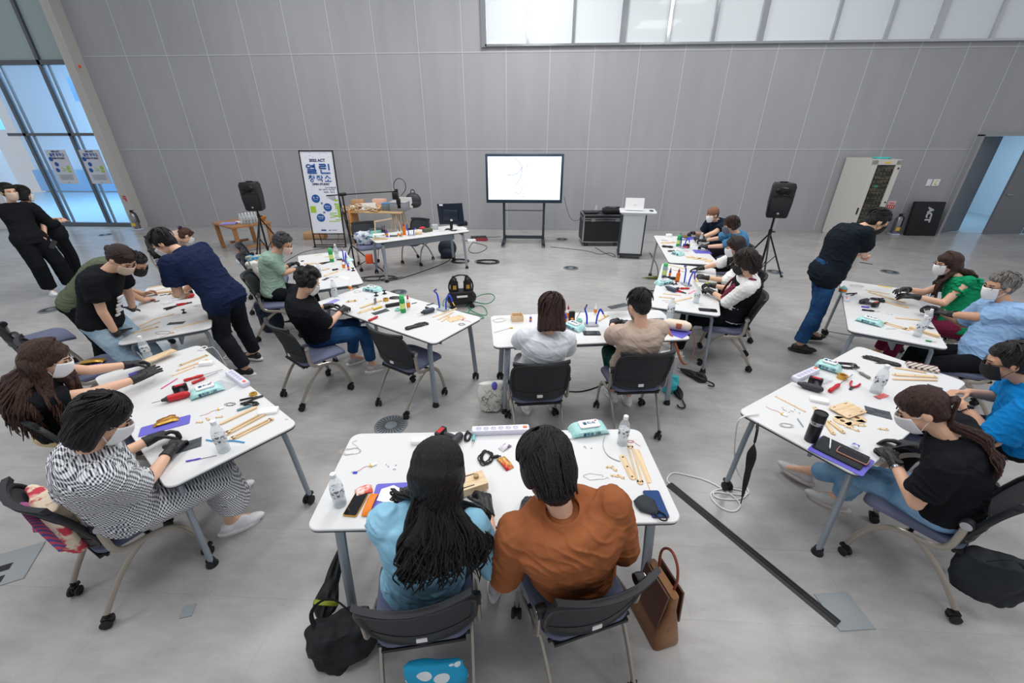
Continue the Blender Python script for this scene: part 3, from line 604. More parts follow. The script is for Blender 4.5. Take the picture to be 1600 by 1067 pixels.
t = thing('fire_notice', 'red fire mark on the corner trim by the glazed wall', 'sign', (-11.28, YW-.31, .82)); b = MB(); b.box((0, 0, .05), (.1, .006, .03)); b.box((.02, 0, -.03), (.04, .006, .08)); b.box((-.03, 0, 0), (.04, .006, .03)); obj('red_print', b, RED, t)
b = MB(); b.ell((-11.06, YW-.31, 3.87), (.04, .01, .04)); tag(obj('wall_sticker', b, mat('orange_red', (220, 80, 40), .5)), 'small orange sticker high on the corner trim', 'sticker')
# ply table on trestles
PLY = mat('ply_birch', (206, 176, 132), .5, col2=(190, 158, 116), nscale=4, stretch=(1, 6, 6)); LEGW = mat('leg_birch', (204, 180, 140), .55)
t = thing('trestle_table', 'birch plywood table on round trestle legs by the wall', 'table', (-3.95, 10.25, 0), R(-3))
b = MB(); b.rbox((0, 0, .735), (1.75, .8, .03), .04); obj('tabletop', b, PLY, t)
for sx in (-.66, .66):
    for dx, dy in ((-.14, -.3), (.14, -.3), (-.14, .3), (.14, .3), (0, -.32), (.0, .32)):
        b = MB(); b.cap((sx+dx*.3, dy*.7, .70), (sx+dx*1.3, dy*1.15, .02), .017, .013); obj('leg', b, LEGW, t)
    b = MB(); b.box((sx, 0, .7), (.14, .6, .04)); obj('trestle_head', b, LEGW, t)
def box_pack(x, y, z, w_, d, h, a, m, name, lab, cat='box', lid=None, r=.01, group=None):
    if lid is None:
        b = MB(); b.rbox((x, y, z+h/2), (w_, d, h), r, a); return tag(obj(name, b, m), lab, cat, group)
    t = thing(name, lab, cat, (x, y, z), a, group); b = MB(); b.rbox((0, 0, h/2), (w_, d, h), r); obj('box_body', b, m, t); b = MB(); b.rbox((0, 0, h+.006), (w_*1.04, d*1.04, .014), r); obj('lid', b, lid, t); return t
def heap(x, y, z, w_, d, h, n, mats, name, lab, cat, seed=1, stuff=True, shapes='mix'):
    rnd = random.Random(seed); b = MB()
    for i in range(n):
        u, v_ = rnd.uniform(-1, 1), rnd.uniform(-1, 1); hh = h*(1-.6*max(abs(u), abs(v_))); b.mi = rnd.randrange(len(mats))
        c = (x+u*w_/2, y+v_*d/2, z+.012+rnd.random()*hh); Mr = MX.Rotation(rnd.uniform(0, 6), 3, 'Z') @ MX.Rotation(rnd.uniform(-.5, .5), 3, 'X'); b.box(c, (rnd.uniform(.03, .12), rnd.uniform(.02, .07), rnd.uniform(.006, .02)), M=Mr)
    o = obj(name, b, mats); return tag(o, lab, cat, None, 'stuff' if stuff else None)
heap(-4.15, 10.10, .75, .95, .5, .16, 130, [WOOD, mat('kraft', (190, 150, 110), .7), WOOD, PAPER], 'wood_offcuts', 'heap of pale wooden cut pieces on the birch trestle table', 'wood pieces', 2)
box_pack(-4.35, 10.45, .75, .3, .2, .2, .2, mat('kraft', (190, 150, 110), .7), 'cardboard_box', 'brown cardboard box at the back of the trestle table heap')
box_pack(-3.80, 10.45, .75, .3, .18, .22, -.1, mat('salmon_card', (222, 178, 158), .7), 'cardboard_box', 'salmon coloured box standing on the trestle table')
box_pack(-4.00, 10.25, .75, .32, .24, .14, .3, mat('off_white_card', (222, 216, 206), .6), 'cardboard_box', 'cream box in the middle of the trestle table')
box_pack(-3.52, 10.12, .75, .2, .16, .16, 0, mat('tin_grey', (110, 122, 130), .5), 'storage_tub', 'grey tub with a blue lid on the trestle table', 'tub', lid=mat('lid_blue', (50, 140, 200), .4))
box_pack(-3.20, 10.12, .75, .4, .3, .2, -.05, mat('bin_grey', (150, 156, 164), .3, alpha=.8), 'storage_tub', 'translucent storage bin at the right end of the trestle table', 'tub', lid=mat('bin_lid', (190, 194, 200), .3))
b = MB(); b.box((-3.15, 10.5, .88), (.3, .02, .25), M=MX.Rotation(.15, 3, 'X')); tag(obj('paper_sheet', b, PAPER), 'white sheet propped at the right end of the trestle table', 'paper')
t = thing('backpack', 'dark grey rucksack on the right end of the trestle table', 'bag', (-3.0, 10.62, .75)); b = MB(); b.ell((0, 0, .17), (.2, .12, .18)); b.ell((0, 0, .1), (.2, .13, .12)); blob('bag_body', b, .012, DGREY, t); b = MB(); b.tube([(-.05, 0, .33), (-.03, 0, .42), (.04, 0, .42), (.06, 0, .33)], .01, smooth=2); obj('handle', b, BK, t)
def arm_lamp(x, y, z, rz, lab, s=1):
    t = thing('arm_lamp', lab, 'lamp', (x, y, z), rz); b = MB(); b.box((0, 0, .01*s), (.12*s, .12*s, .02*s)); obj('base', b, WOOD, t)
    b = MB(); b.box((-.01*s, 0, .2*s), (.028*s, .02*s, .38*s), M=MX.Rotation(.12, 3, 'Y')); obj('lower_arm', b, WOOD, t); b = MB(); b.box((.2*s, 0, .415*s), (.42*s, .02*s, .028*s), M=MX.Rotation(-.12, 3, 'Y')); obj('upper_arm', b, WOOD, t)
arm_lamp(-4.65, 10.05, .75, 2.9, 'wooden arm lamp at the left end of the trestle table', .9)
# low oak bench table with bottles
OAK = mat('oak', (176, 128, 84), .5, col2=(156, 108, 68), nscale=4, stretch=(1, 7, 7))
t = thing('oak_table', 'low oak table behind the left loudspeaker', 'table', (-6.72, 9.38, 0), R(-34)); b = MB(); b.box((0, 0, .57), (1.05, .85, .035)); obj('tabletop', b, OAK, t)
for sx in (-1, 1):
    for sy in (-1, 1): b = MB(); b.box((sx*.47, sy*.36, .28), (.05, .08, .56), M=MX.Rotation(sx*.06, 3, 'Y')); obj('leg', b, OAK, t)
b = MB(); b.box((-.42, 0, .1), (.05, .4, .05)); b.box((.42, 0, .1), (.05, .4, .05)); obj('stretcher', b, OAK, t)
def bottle_meshes():
    b = MB(); b.rev([(0, 0), (.028, 0), (.032, .006), (.032, .045), (.029, .055), (.032, .065), (.032, .125), (.03, .14), (.022, .165), (.012, .182), (.012, .192), (0, .192)], n=18)
    w_ = MB(); w_.rev([(0, .004), (.0295, .004), (.0295, .05), (.027, .056), (.0295, .066), (.0295, .1), (0, .1)], n=16)
    l = MB(); l.rev([(.0323, .07), (.0328, .072), (.0328, .112), (.0323, .114), (.0, .114)], n=18); l.f = l.f[:-2]+[]; l.m = l.m[:-2]
    c = MB(); c.rev([(0, .184), (.0145, .184), (.0145, .204), (.012, .207), (0, .207)], n=16)
    return mk(b, 'bottle'), mk(w_, 'water'), mk(l, 'label'), mk(c, 'cap')
BM_ = bottle_meshes(); PET = mat('pet_plastic', (226, 236, 240), .06, alpha=.34, spec=1.0); WAT = mat('bottle_water', (214, 226, 232), .05, alpha=.25, spec=.6); LAB = mat('bottle_label', (222, 226, 230), .4, col2=(60, 66, 80), nscale=60, nmix=(.55, .6), alpha=.9)
bot0 = thing('water_bottle', 'x', 'bottle', group='water bottles'); ob = obj('bottle', BM_[0], PET, bot0); obj('label', BM_[2], LAB, bot0); obj('cap', BM_[3], W_, bot0); obj('water', BM_[1], WAT, ob); _u3 = [0]
def bottle(p, lab, s=1, lay=None):
    global bot0
    if not _u3[0]: o = bot0; o['label'] = lab; _u3[0] = 1; o.location = p[:3]
    else: o = dup(bot0, p[:3], 0, lab)
    o.scale = (s, s, s)
    if lay is not None: o.rotation_euler = (pi/2, 0, lay); o.location.z += .032*s
    return o
bk = 0
for i in range(4):
    for j in range(3):
        bk += 1; o = bottle((-6.55+.06*i+.02*j, 9.15+.075*j+.02*i, .5875), 'clear water bottle in the cluster on the low oak table', 1.1)
        o['group'] = 'water bottles clustered on the oak table'
box_pack(-6.85, 9.15, .5875, .3, .21, .03, .3, mat('lilac_paper', (150, 146, 214), .5), 'booklet', 'stack of violet booklets at the left end of the oak table', 'booklet'); box_pack(-6.76, 9.36, .5875, .2, .16, .015, .1, PAPER, 'booklet', 'white leaflets beside the violet booklets', 'leaflets')
t = thing('basket', 'orange brown basket behind the bottles on the oak table', 'basket', (-6.35, 9.55, .5875)); b = MB(); b.rev([(.08, 0), (.14, .1), (.13, .1), (.075, .01), (0, .01)]); obj('bowl', b, mat('basket_tan', (190, 130, 60), .6), t)
# camera boom
t = thing('camera_boom', 'black camera boom stand reaching over the desk', 'camera stand', (-3.38, 7.5, 0)); b = MB(); b.cone((0, 0, .1), (0, 0, 1.45), .014); obj('pole', b, BK, t)
for k in range(3): a = 2*pi*k/3+.3; b = MB(); b.cap((0, 0, .55), (.5*cos(a), .5*sin(a), .01), .011); b.cap((0, 0, .12), (.27*cos(a), .27*sin(a), .26), .007); obj('leg', b, BK, t)
b = MB(); b.cone((-.3, .02, 1.42), (.95, -.02, 1.5), .010); obj('boom_arm', b, BK, t); b = MB(); b.cap((-.03, 0, 1.44), (.05, 0, 1.45), .03); b.cap((0, 0, .95), (0, 0, 1.0), .022); b.cap((0, 0, .7), (0, 0, .75), .02); obj('clamp', b, BK, t)
t2 = thing('video_camera', 'small black camera hung from the end of the boom', 'camera', (-2.42, 7.48, 1.43)); b = MB(); b.rbox((0, 0, 0), (.1, .1, .12), .02); b.box((.03, 0, .08), (.04, .04, .06)); b.rbox((.04, 0, -.1), (.07, .07, .1), .02); obj('camera_body', b, BK, t2); b = MB(); b.cone((.04, 0, -.15), (.04, 0, -.21), .03); obj('lens', b, mat('lens_gloss', (12, 12, 14), .1), t2); b = MB(); b.tube([(0, 0, .05), (-.02, 0, .2), (.08, 0, .3), (.2, 0, .24), (.2, 0, .1), (.1, 0, .0)], .006, smooth=3); obj('cable', b, BK, t2)
# desk with monitor
table('L', -2.14, 7.73, .61, 'white folding table near the wall carrying the computer monitor')
t = thing('computer_monitor', 'dark computer monitor seen from behind on the far desk', 'monitor', (-1.58, 8.02, .73), R(-8))
b = MB(); b.rbox((0, 0, .01), (.24, .17, .016), .04); b.box((0, .02, .1), (.05, .03, .18)); obj('stand', b, BK, t)
b = MB(); b.box((0, .03, .30), (.50, .02, .38), M=MX.Rotation(-.06, 3, 'Y')); b.rbox((0, .01, .28), (.3, .03, .2), .02, M=MX.Identity(3)); obj('housing', b, mat('monitor_navy', (22, 34, 52), .4), t)
b = MB(); b.box((-.18, .018, .46), (.07, .004, .03)); b.box((.02, -.008, .19), (.04, .006, .03)); obj('sticker', b, W_, t)

# ================================================================ PEOPLE
Z = V((0, 0, 1))
def ik(a, b, l1, l2, pole):
    a, b = V(a), V(b); d = b-a; L = d.length
    if L > (l1+l2)*.995: b = a+d*((l1+l2)*.995/L); d = b-a; L = d.length
    d.normalize(); x = (l1*l1-l2*l2+L*L)/(2*L); h = math.sqrt(max(0, l1*l1-x*x)); p = V(pole); p = p-d*p.dot(d)
    p = p.normalized() if p.length > 1e-6 else d.orthogonal().normalized()
    return a+d*x+p*h, b
SKINS = {'fair': (226, 180, 152), 'mid': (206, 158, 128), 'tan': (188, 138, 108)}
def skin(k): return mat('skin_'+k, SKINS[k], .5, bump=.05, bscale=300, sheen=.1)
GLV = mat('nitrile_black', (30, 31, 34), .42, bump=.4, bscale=90)
def fold(amp, sc, st=(1, 1, 1), seed=0.0):
    amp *= .75
    def f(p):
        q = V((p.x*st[0]*sc+seed, p.y*st[1]*sc, p.z*st[2]*sc)); n = NZ.noise(q*1.7+V((q.z*.8, 0, q.x*.6))); n2 = NZ.noise(q*.8)
        return amp*1.5*max(0, 1-4.2*abs(n))*(.25+1.6*abs(n2))+amp*.2*NZ.noise(q*4)
    return f
def hand(b, wr, d, pn, side, pose, r=.0088, s=1):
    """wr wrist, d direction of hand, pn palm normal (out of the back of the hand), side -1 left / +1 right"""
    d = V(d).normalized(); pn = V(pn); pn = (pn-d*pn.dot(d)).normalized(); ax = d.cross(pn)*side  # towards the little finger is +ax*-1
    th = -ax   # thumb side
    curl = {'flat': (.12, .15, .1), 'rest': (.35, .45, .3), 'grip': (.85, .95, .6), 'pinch': (.7, .8, .35), 'fist': (1.35, 1.5, .9)}[pose]
    for k in (-1.5, -.5, .5, 1.5):
        b.cap(wr+th*k*.012*s, wr+(d*.078+th*k*.0195)*s, .0135*s, .0125*s, n=8, k=2)
    L = (.066, .078, .073, .058)
    for i in range(4):
        k = 1.5-i; base = wr+(d*.082+th*k*.0205)*s; dd = (d+th*k*.06).normalized(); a = 0
        segs = (.45, .31, .27); sp = 1+.12*((i*7) % 3-1)
        for j in range(3):
            a += curl[j]*sp; v = dd*cos(a)-pn*sin(a); nx = base+v*L[i]*segs[j]*s; b.cap(base, nx, (r-.0006*j)*s, (r-.0006*(j+1))*s, n=8, k=2); base = nx
    base = wr+(d*.022+th*.026-pn*.004)*s; v = (d*.62+th*.72-pn*.35).normalized()
    for j, l in enumerate((.036, .031, .026)):
        nx = base+v*l*s; b.cap(base, nx, (.0125-.0016*j)*s, (.011-.0016*j)*s, n=8, k=2); base = nx; v = (v+d*.35-th*.35*(1 if pose != 'flat' else .4)-pn*(.1 if pose == 'flat' else .35)).normalized()
def person(label, hip, head, face, hl, hr, top, bottom, hair, sex='f', sk='fair', heading=90, twist=0, gloves=True, fl=None, fr=None, s=1.0, pose=('grip', 'grip'), mask='white', shoes=('white_shoe', (235, 235, 238)), vox=.008, stand=False, gl=None, extras=None, lift=.0, sleeve=.55, wide=1.0, collar=False, skirt=None, pn=None, glasses=False, hem=0.0, pole=None, legdir=None):
    P0 = thing('person', label, 'person', (0, 0, 0), 0)
    h = V((cos(R(heading)), sin(R(heading)), 0)); P = V(hip); Hc = V(head)
    base = V((P.x, P.y, 0)); P0.location = base; off = -base
    b_pole = -h+Z*.25
    N, Hc = ik(P, Hc, .50*s, .185*s, b_pole); u = (N-P).normalized()
    hx = V((cos(R(heading+twist)), sin(R(heading+twist)), 0)); r = hx.cross(Z); r = (r-u*r.dot(u)).normalized(); f = u.cross(r).normalized()
    # head frame
    fy, fp = face; hf = V((cos(R(fy))*cos(R(fp)), sin(R(fy))*cos(R(fp)), -sin(R(fp)))); hr_ = hf.cross(Z).normalized(); hu = hr_.cross(hf).normalized(); F3 = (hr_, hf, hu)
    A = lambda x, y, z: Hc+(hr_*x+hf*y+hu*z)*s
    male = sex == 'm'; sw = (.185 if male else .16)*s*wide
    hh = (h.cross(Z)).normalized()
    S = {sd: N-u*.045*s+r*sw*sd for sd in (-1, 1)}; arms = {}
    for sd, tgt in ((-1, hl), (1, hr)):
        T = V(tgt) if tgt is not None else S[sd]-Z*.5+h*.1
        # a hand target is the palm centre: bring the wrist back towards the body
        dd = (T-S[sd]); dh = V((dd.x, dd.y, 0)); dh = (dh.normalized() if dh.length > .05 else h)*.9+h*.25+(-r*sd*.35); dh.normalize()
        if stand and tgt is None: dh = -Z
        wr = T-dh*.07*s; el, wr = ik(S[sd], wr, .275*s, .245*s, (r*sd*.35-Z*1.0-h*.2) if pole is None else pole(sd, r, h)); arms[sd] = (el, wr, dh)
    HJ = {sd: P+hh*.088*s*sd for sd in (-1, 1)}; legs = {}
    for sd, ft in ((-1, fl), (1, fr)):
        if ft is None: ft = (P.x+h.x*(.47 if not stand else 0)+hh.x*.12*sd, P.y+h.y*(.47 if not stand else 0)+hh.y*.12*sd, .0)
        an = V((ft[0], ft[1], ft[2]+.095*s)) if len(ft) > 2 else V((ft[0], ft[1], .095*s))
        kn, an = ik(HJ[sd], an, .425*s, .405*s, h*1.0+Z*(.9 if not stand else .05)+hh*.12*sd); legs[sd] = (kn, an)
    # ---- body: one continuous surface
    b = MB(); b.T = MX.Translation(off)
    def ringset(q, e=0.0, fw=1.0):
        return [P.lerp(N, t)-f*bk*s+(f*.0) for t, bk in q]
    prof = ((-.10, .150, .105, 0), (0, .165, .12, .0), (.2, .145, .108, .01), (.42, .135, .10, .022), (.66, .155, .108, .028), (.86, .172, .10, .02), (.97, .138, .080, .008), (1.05, .06, .055, 0))
    def torso(mb, e, t0=-.1, t1=1.05, belly=0.0):
        rs = []; k = 26
        for i in range(k+1):
            t = t0+(t1-t0)*i/k; j = 0
            while j < len(prof)-2 and t > prof[j+1][0]: j += 1
            a, c = prof[j], prof[j+1]; q = min(max((t-a[0])/(c[0]-a[0]), 0), 1); q = q*q*(3-2*q) if 0 < q < 1 else q
            wx, wy, bk = [a[m]+(c[m]-a[m])*q for m in (1, 2, 3)]
            wx *= (sw/s/.165 if t > .5 else 1+(sw/s/.165-1)*max(0, t*2)); ct = P+(N-P)*t-f*bk*s+f*belly*max(0, 1-abs(t-.25)*2.2)
            uu = r.lerp(hh, max(0, 1-t*1.6)).normalized(); ff = u.cross(uu)
            rs.append([ct+uu*(wx*s+e)*cos(2*pi*m/24)+ff*(wy*s*wide+e)*sin(2*pi*m/24) for m in range(24)])
        mb.loft(rs)
    torso(b, 0, -.1, .99)
    b.cap(N-u*.03*s, A(0, -.01, -.05), .052*s, .048*s)
    b.ell(A(0, -.012, .022), (.074*s, .092*s, .088*s), F3); b.ell(A(0, .022, -.045), (.056*s, .062*s, .068*s), F3); b.ell(A(0, .05, -.092), (.026*s, .026*s, .022*s), F3)
    b.ell(A(0, .055, .0), (.055*s, .032*s, .05*s), F3); b.cap(A(0, .080, .008), A(0, .100, -.032), .008*s, .0125*s, n=8, k=3); b.ell(A(0, .083, -.062), (.02*s, .012*s, .008*s), F3)
    b.cap(A(-.035, .068, .026), A(.035, .068, .026), .012*s, n=8)
    for sd in (-1, 1): b.ell(A(sd*.077, -.008, -.004), (.010*s, .020*s, .031*s), F3); b.ell(A(sd*.04, .052, -.035), (.022*s, .024*s, .024*s), F3)
    for sd in (-1, 1):
        el, wr, dh = arms[sd]; rr = (1.12 if male else .95)*s
        b.cap(N-u*.07*s+r*sw*sd*.45, S[sd], .055*s, .048*rr); b.cap(S[sd], el, .047*rr, .037*rr); b.cap(el, el.lerp(wr, .35), .038*rr, .036*rr); b.cap(el.lerp(wr, .35), wr, .036*rr, .025*rr)
        kn, an = legs[sd]; b.cap(HJ[sd]-h*.0, kn, .078*s, .052*s); b.cap(kn, kn.lerp(an, .3), .052*s, .052*s); b.cap(kn.lerp(an, .3), an, .052*s, .033*s)
        b.cap(an, an+h*.10*s-Z*.05*s, .03*s, .025*s)
        g = (gloves if gl is None else gl[0 if sd < 0 else 1])
        q = pn[0 if sd < 0 else 1] if pn else (Z*.75+r*sd*.45-h*.1)
        ps = pose[0 if sd < 0 else 1]
        if g:
            b.cap(wr, wr+dh*.05*s, .02*s); gb = MB(); gb.T = b.T; hand(gb, wr, dh, q, sd, ps, .0098, s*1.02); a0 = (wr-el).normalized(); gb.cone(wr-a0*.045*s, wr+dh*.01, .034*s, .028*s, n=14); gb.cap(wr, wr+dh*.04*s, .027*s)
            blob('glove', gb, .0042 if vox < .007 else .0052, GLV, P0, 1)
        else: hand(b, wr, dh, q, sd, ps, .0092 if vox > .0061 else .0088, s)
    body = blob('body', b, vox if gloves else min(vox, .0058), skin(sk), P0, 2)
    # ---- face
    for sd in (-1, 1):
        eb = MB(); eb.T = MX.Translation(off); eb.ell(A(sd*.031, .0835, .008), (.0125*s, .006*s, .0065*s), F3, 10, 6); obj('eye', eb, mat('eye_dark', (48, 36, 32), .2), body)
        eb = MB(); eb.T = MX.Translation(off); eb.cap(A(sd*.016, .088, .030), A(sd*.048, .074, .032), .0035*s, n=6, k=2); obj('eyebrow', eb, mat('brow', (50, 38, 34), .7), body)
    if not mask: eb = MB(); eb.T = MX.Translation(off); eb.ell(A(0, .090, -.062), (.021*s, .006*s, .007*s), F3); obj('lips', eb, mat('lips', (186, 100, 96), .4), body)
    else:
        mc = {'white': (240, 240, 242), 'black': (28, 29, 32), 'beige': (222, 200, 180), 'pink': (226, 196, 184), 'grey': (100, 108, 120)}[mask]
        mb = MB(); mb.T = MX.Translation(off); rs = []
        for lay in (0, 1):
            for i in range(9):
                v = i/8; z = -.108+.118*v; row = []
                for j in range(17):
                    t = -1+j/8; pr = .008+.022*max(0, 1-abs(t)*1.5)*(sin(pi*(.08+.84*v))); y = .035+.062*math.sqrt(max(0, 1-(t*.93)**2))*(1-.25*(1-v)**2)+pr*1.0; y = y-.0035*lay
                    row.append(A(t*.071*(1-.28*(1-v)**2), y-.012*(t*t), z*(1-.10*t*t)-.004*t*t))
                rs.append(row)
        a_, c_ = rs[:9], rs[9:]; mb.loft([x+y[::-1] for x, y in zip(a_, c_)])
        mo = obj('face_mask', mb, mat('mask_'+mask, mc, .75, bump=.1, bscale=200), P0, sharp=180)
        for sd in (-1, 1):
            mb = MB(); mb.T = MX.Translation(off)
            for z in (-.08, .0): mb.tube([A(sd*.060, .045, z), A(sd*.074, .02, z*.6), A(sd*.082, -.018, .008 if z > -.01 else -.02)], .0016*s, n=5, smooth=1)
            obj('ear_loop', mb, mat('mask_'+mask, mc, .75), mo)
    if glasses:
        mb = MB(); mb.T = MX.Translation(off)
        for sd in (-1, 1): mb.tube([A(sd*.032+.022*cos(k*pi/6), .098-.006*abs(sd*.032+.022*cos(k*pi/6))/.03, .008+.016*sin(k*pi/6)) for k in range(12)], .0018*s, n=5, closed=True); mb.tube([A(sd*.054, .09, .014), A(sd*.078, .04, .012), A(sd*.082, -.015, .004)], .0018*s, n=5)
        mb.tube([A(-.01, .1, .012), A(.01, .1, .012)], .0018*s, n=5); obj('glasses', mb, BK, P0)
    # ---- trousers / skirt
    tm = bottom[1]
    if bottom[0]:
        b = MB(); b.T = MX.Translation(off); cut = bottom[2] if len(bottom) > 2 else 1.0; e = bottom[3] if len(bottom) > 3 else .014
        for sd in (-1, 1):
            kn, an = legs[sd]; b.cap(HJ[sd], kn, .088*s+e*.6, .058*s+e); en = kn.lerp(an, cut*.93); b.cone(kn-(kn-HJ[sd]).normalized()*0, en, .057*s+e, (.057-.018*cut)*s+e*1.25, n=18); b.ell(kn, (.058*s+e,)*3)
        torso(b, .014, -.12, .22)
        b.ell(P-u*.03*s-f*(.02 if not stand else .005)*s, (.165*s*wide, (.135 if not stand else .115)*s, .10*s), (hh, f, u))
        blob(bottom[0], b, max(vox, .0075), tm, P0, 8, fold(.0045, 9, seed=P.x))
    if skirt:
        b = MB(); b.T = MX.Translation(off); k1, k2 = legs[-1][0], legs[1][0]; rs = []; m1 = (k1+k2)/2
        for q in range(11):
            t = q/10
            if t < .7: tt = t/.7; c = P.lerp(m1, tt); wd, ht = (.19+.03*tt)*s, (.115-.015*tt)*s; ax_ = (Z*(1) + h*(-.2+.35*tt)).normalized(); c = c+Z*.005
            else: tt = (t-.7)/.3; c = m1+(h*.02-Z*.25*tt*skirt[1])*s; wd, ht = (.22+.02*tt)*s, (.10+.015*tt)*s; ax_ = (h*.9+Z*(.5-.5*tt)).normalized()
            rs.append([c+hh*wd*cos(2*pi*m/24)*(1)+ax_*ht*sin(2*pi*m/24) for m in range(24)])
        b.loft(rs); torso(b, .02, -.1, .2); blob('skirt', b, max(vox, .0075), skirt[0], P0, 8, fold(.008, 8, seed=P.y))
    # ---- top
    name, m, e = top[0], top[1], top[2] if len(top) > 2 else .02
    b = MB(); b.T = MX.Translation(off); torso(b, e, -.06-hem, 1.02, top[3] if len(top) > 3 else 0.0)
    if hem > .05: b.ell(P+u*.01*s-f*.01*s, (.18*s*wide, .138*s*wide, .14*s), (hh, f, u)); [b.cap(HJ[q], HJ[q].lerp(legs[q][0], .12), .112*s+e*.4) for q in (-1, 1)]
    for sd in (-1, 1):
        el, wr, dh = arms[sd]; rr = (1.12 if male else .98)*s
        b.cap(N-u*.075*s+r*sw*sd*.3, S[sd], .07*s+e*.4, .052*rr+e*.55)
        if sleeve > 0:
            b.cap(S[sd], S[sd].lerp(el, .25), .052*rr+e*.55, .052*rr+e*.7)
            if sleeve <= 1: b.cone(S[sd]-(el-S[sd]).normalized()*.01, S[sd].lerp(el, sleeve), .056*rr+e*.7, .049*rr+e*1.15, n=18)
            else: b.cap(S[sd], el, .056*rr+e*.7, .044*rr+e*.8); b.cone(el, el.lerp(wr, sleeve-1), .043*rr+e*.8, .034*rr+e*.9, n=18)
    b.cone(N-u*.07*s-f*.005, N+u*.016*s, .125*s, .068*s, n=20)
    sh_ = blob(name, b, max(vox*.95, .0062), m, P0, 12, fold(top[4] if len(top) > 4 else .006, 7.5, (1, 1, 1.5), seed=P.x*3))
    if collar:
        b = MB(); b.T = MX.Translation(off); c0 = N+u*.0*s; c1 = N+u*.035*s+f*.01
        rs = [[c+(r*cos(2*pi*k/20)*ra+f*sin(2*pi*k/20)*ra*.95) for k in range(20)] for c, ra in ((c0, .068*s), (c1, .062*s), (c1+u*.002, .067*s), (c0-u*.01, .082*s))]
        b.loft(rs, cap=False); obj('collar', b, m, sh_, sharp=180)
    # ---- shoes
    if shoes:
        for sd in (-1, 1):
            kn, an = legs[sd]; fz = V(h)*1.0+hh*.15*sd; fz.normalize(); k0 = V((an.x, an.y, an.z-.095*s)); b = MB(); b.T = MX.Translation(off)
            b.ell(k0+fz*-.02*s+Z*.045*s, (.036*s, .048*s, .045*s), (fz.cross(Z), fz, Z)); b.ell(k0+fz*.09*s+Z*.033*s, (.042*s, .105*s, .033*s), (fz.cross(Z), fz, Z)); b.ell(k0+fz*.04*s+Z*.055*s, (.034*s, .07*s, .04*s), (fz.cross(Z), fz, Z))
            sm = mat(shoes[0], shoes[1], .5); o = blob('shoe', b, .0075, sm, P0, 1)
            b = MB(); b.T = MX.Translation(off); rs = []
            for z, g in ((.0, 0), (.018, .003), (.022, 0)):
                rs.append([k0+fz*(.035*s+(.125*s+g)*cos(2*pi*k/20))+fz.cross(Z)*((.046*s+g)*sin(2*pi*k/20)*(1+.12*cos(2*pi*k/20)))+Z*z for k in range(20)])
            b.loft(rs); obj('sole', b, mat(*(shoes[2] if len(shoes) > 2 else ('sole_white', (232, 232, 232), .6))), o)
    # ---- hair
    make_hair(P0, off, A, F3, s, hair, N, u, r, f, Hc, top[2] if len(top) > 2 else .02)
    if extras: extras(dict(P0=P0, off=off, A=A, F3=F3, N=N, u=u, r=r, f=f, S=S, arms=arms, legs=legs, h=h, P=P, s=s, top=sh_, torso=torso, HJ=HJ))
    return P0
def hair_mat(c): return mat('hair_%d_%d_%d' % c, c, .36, spec=.5, col2=tuple(int(v*.5) for v in c), nscale=40, stretch=(4, 4, .5), bump=.8, bscale=110)
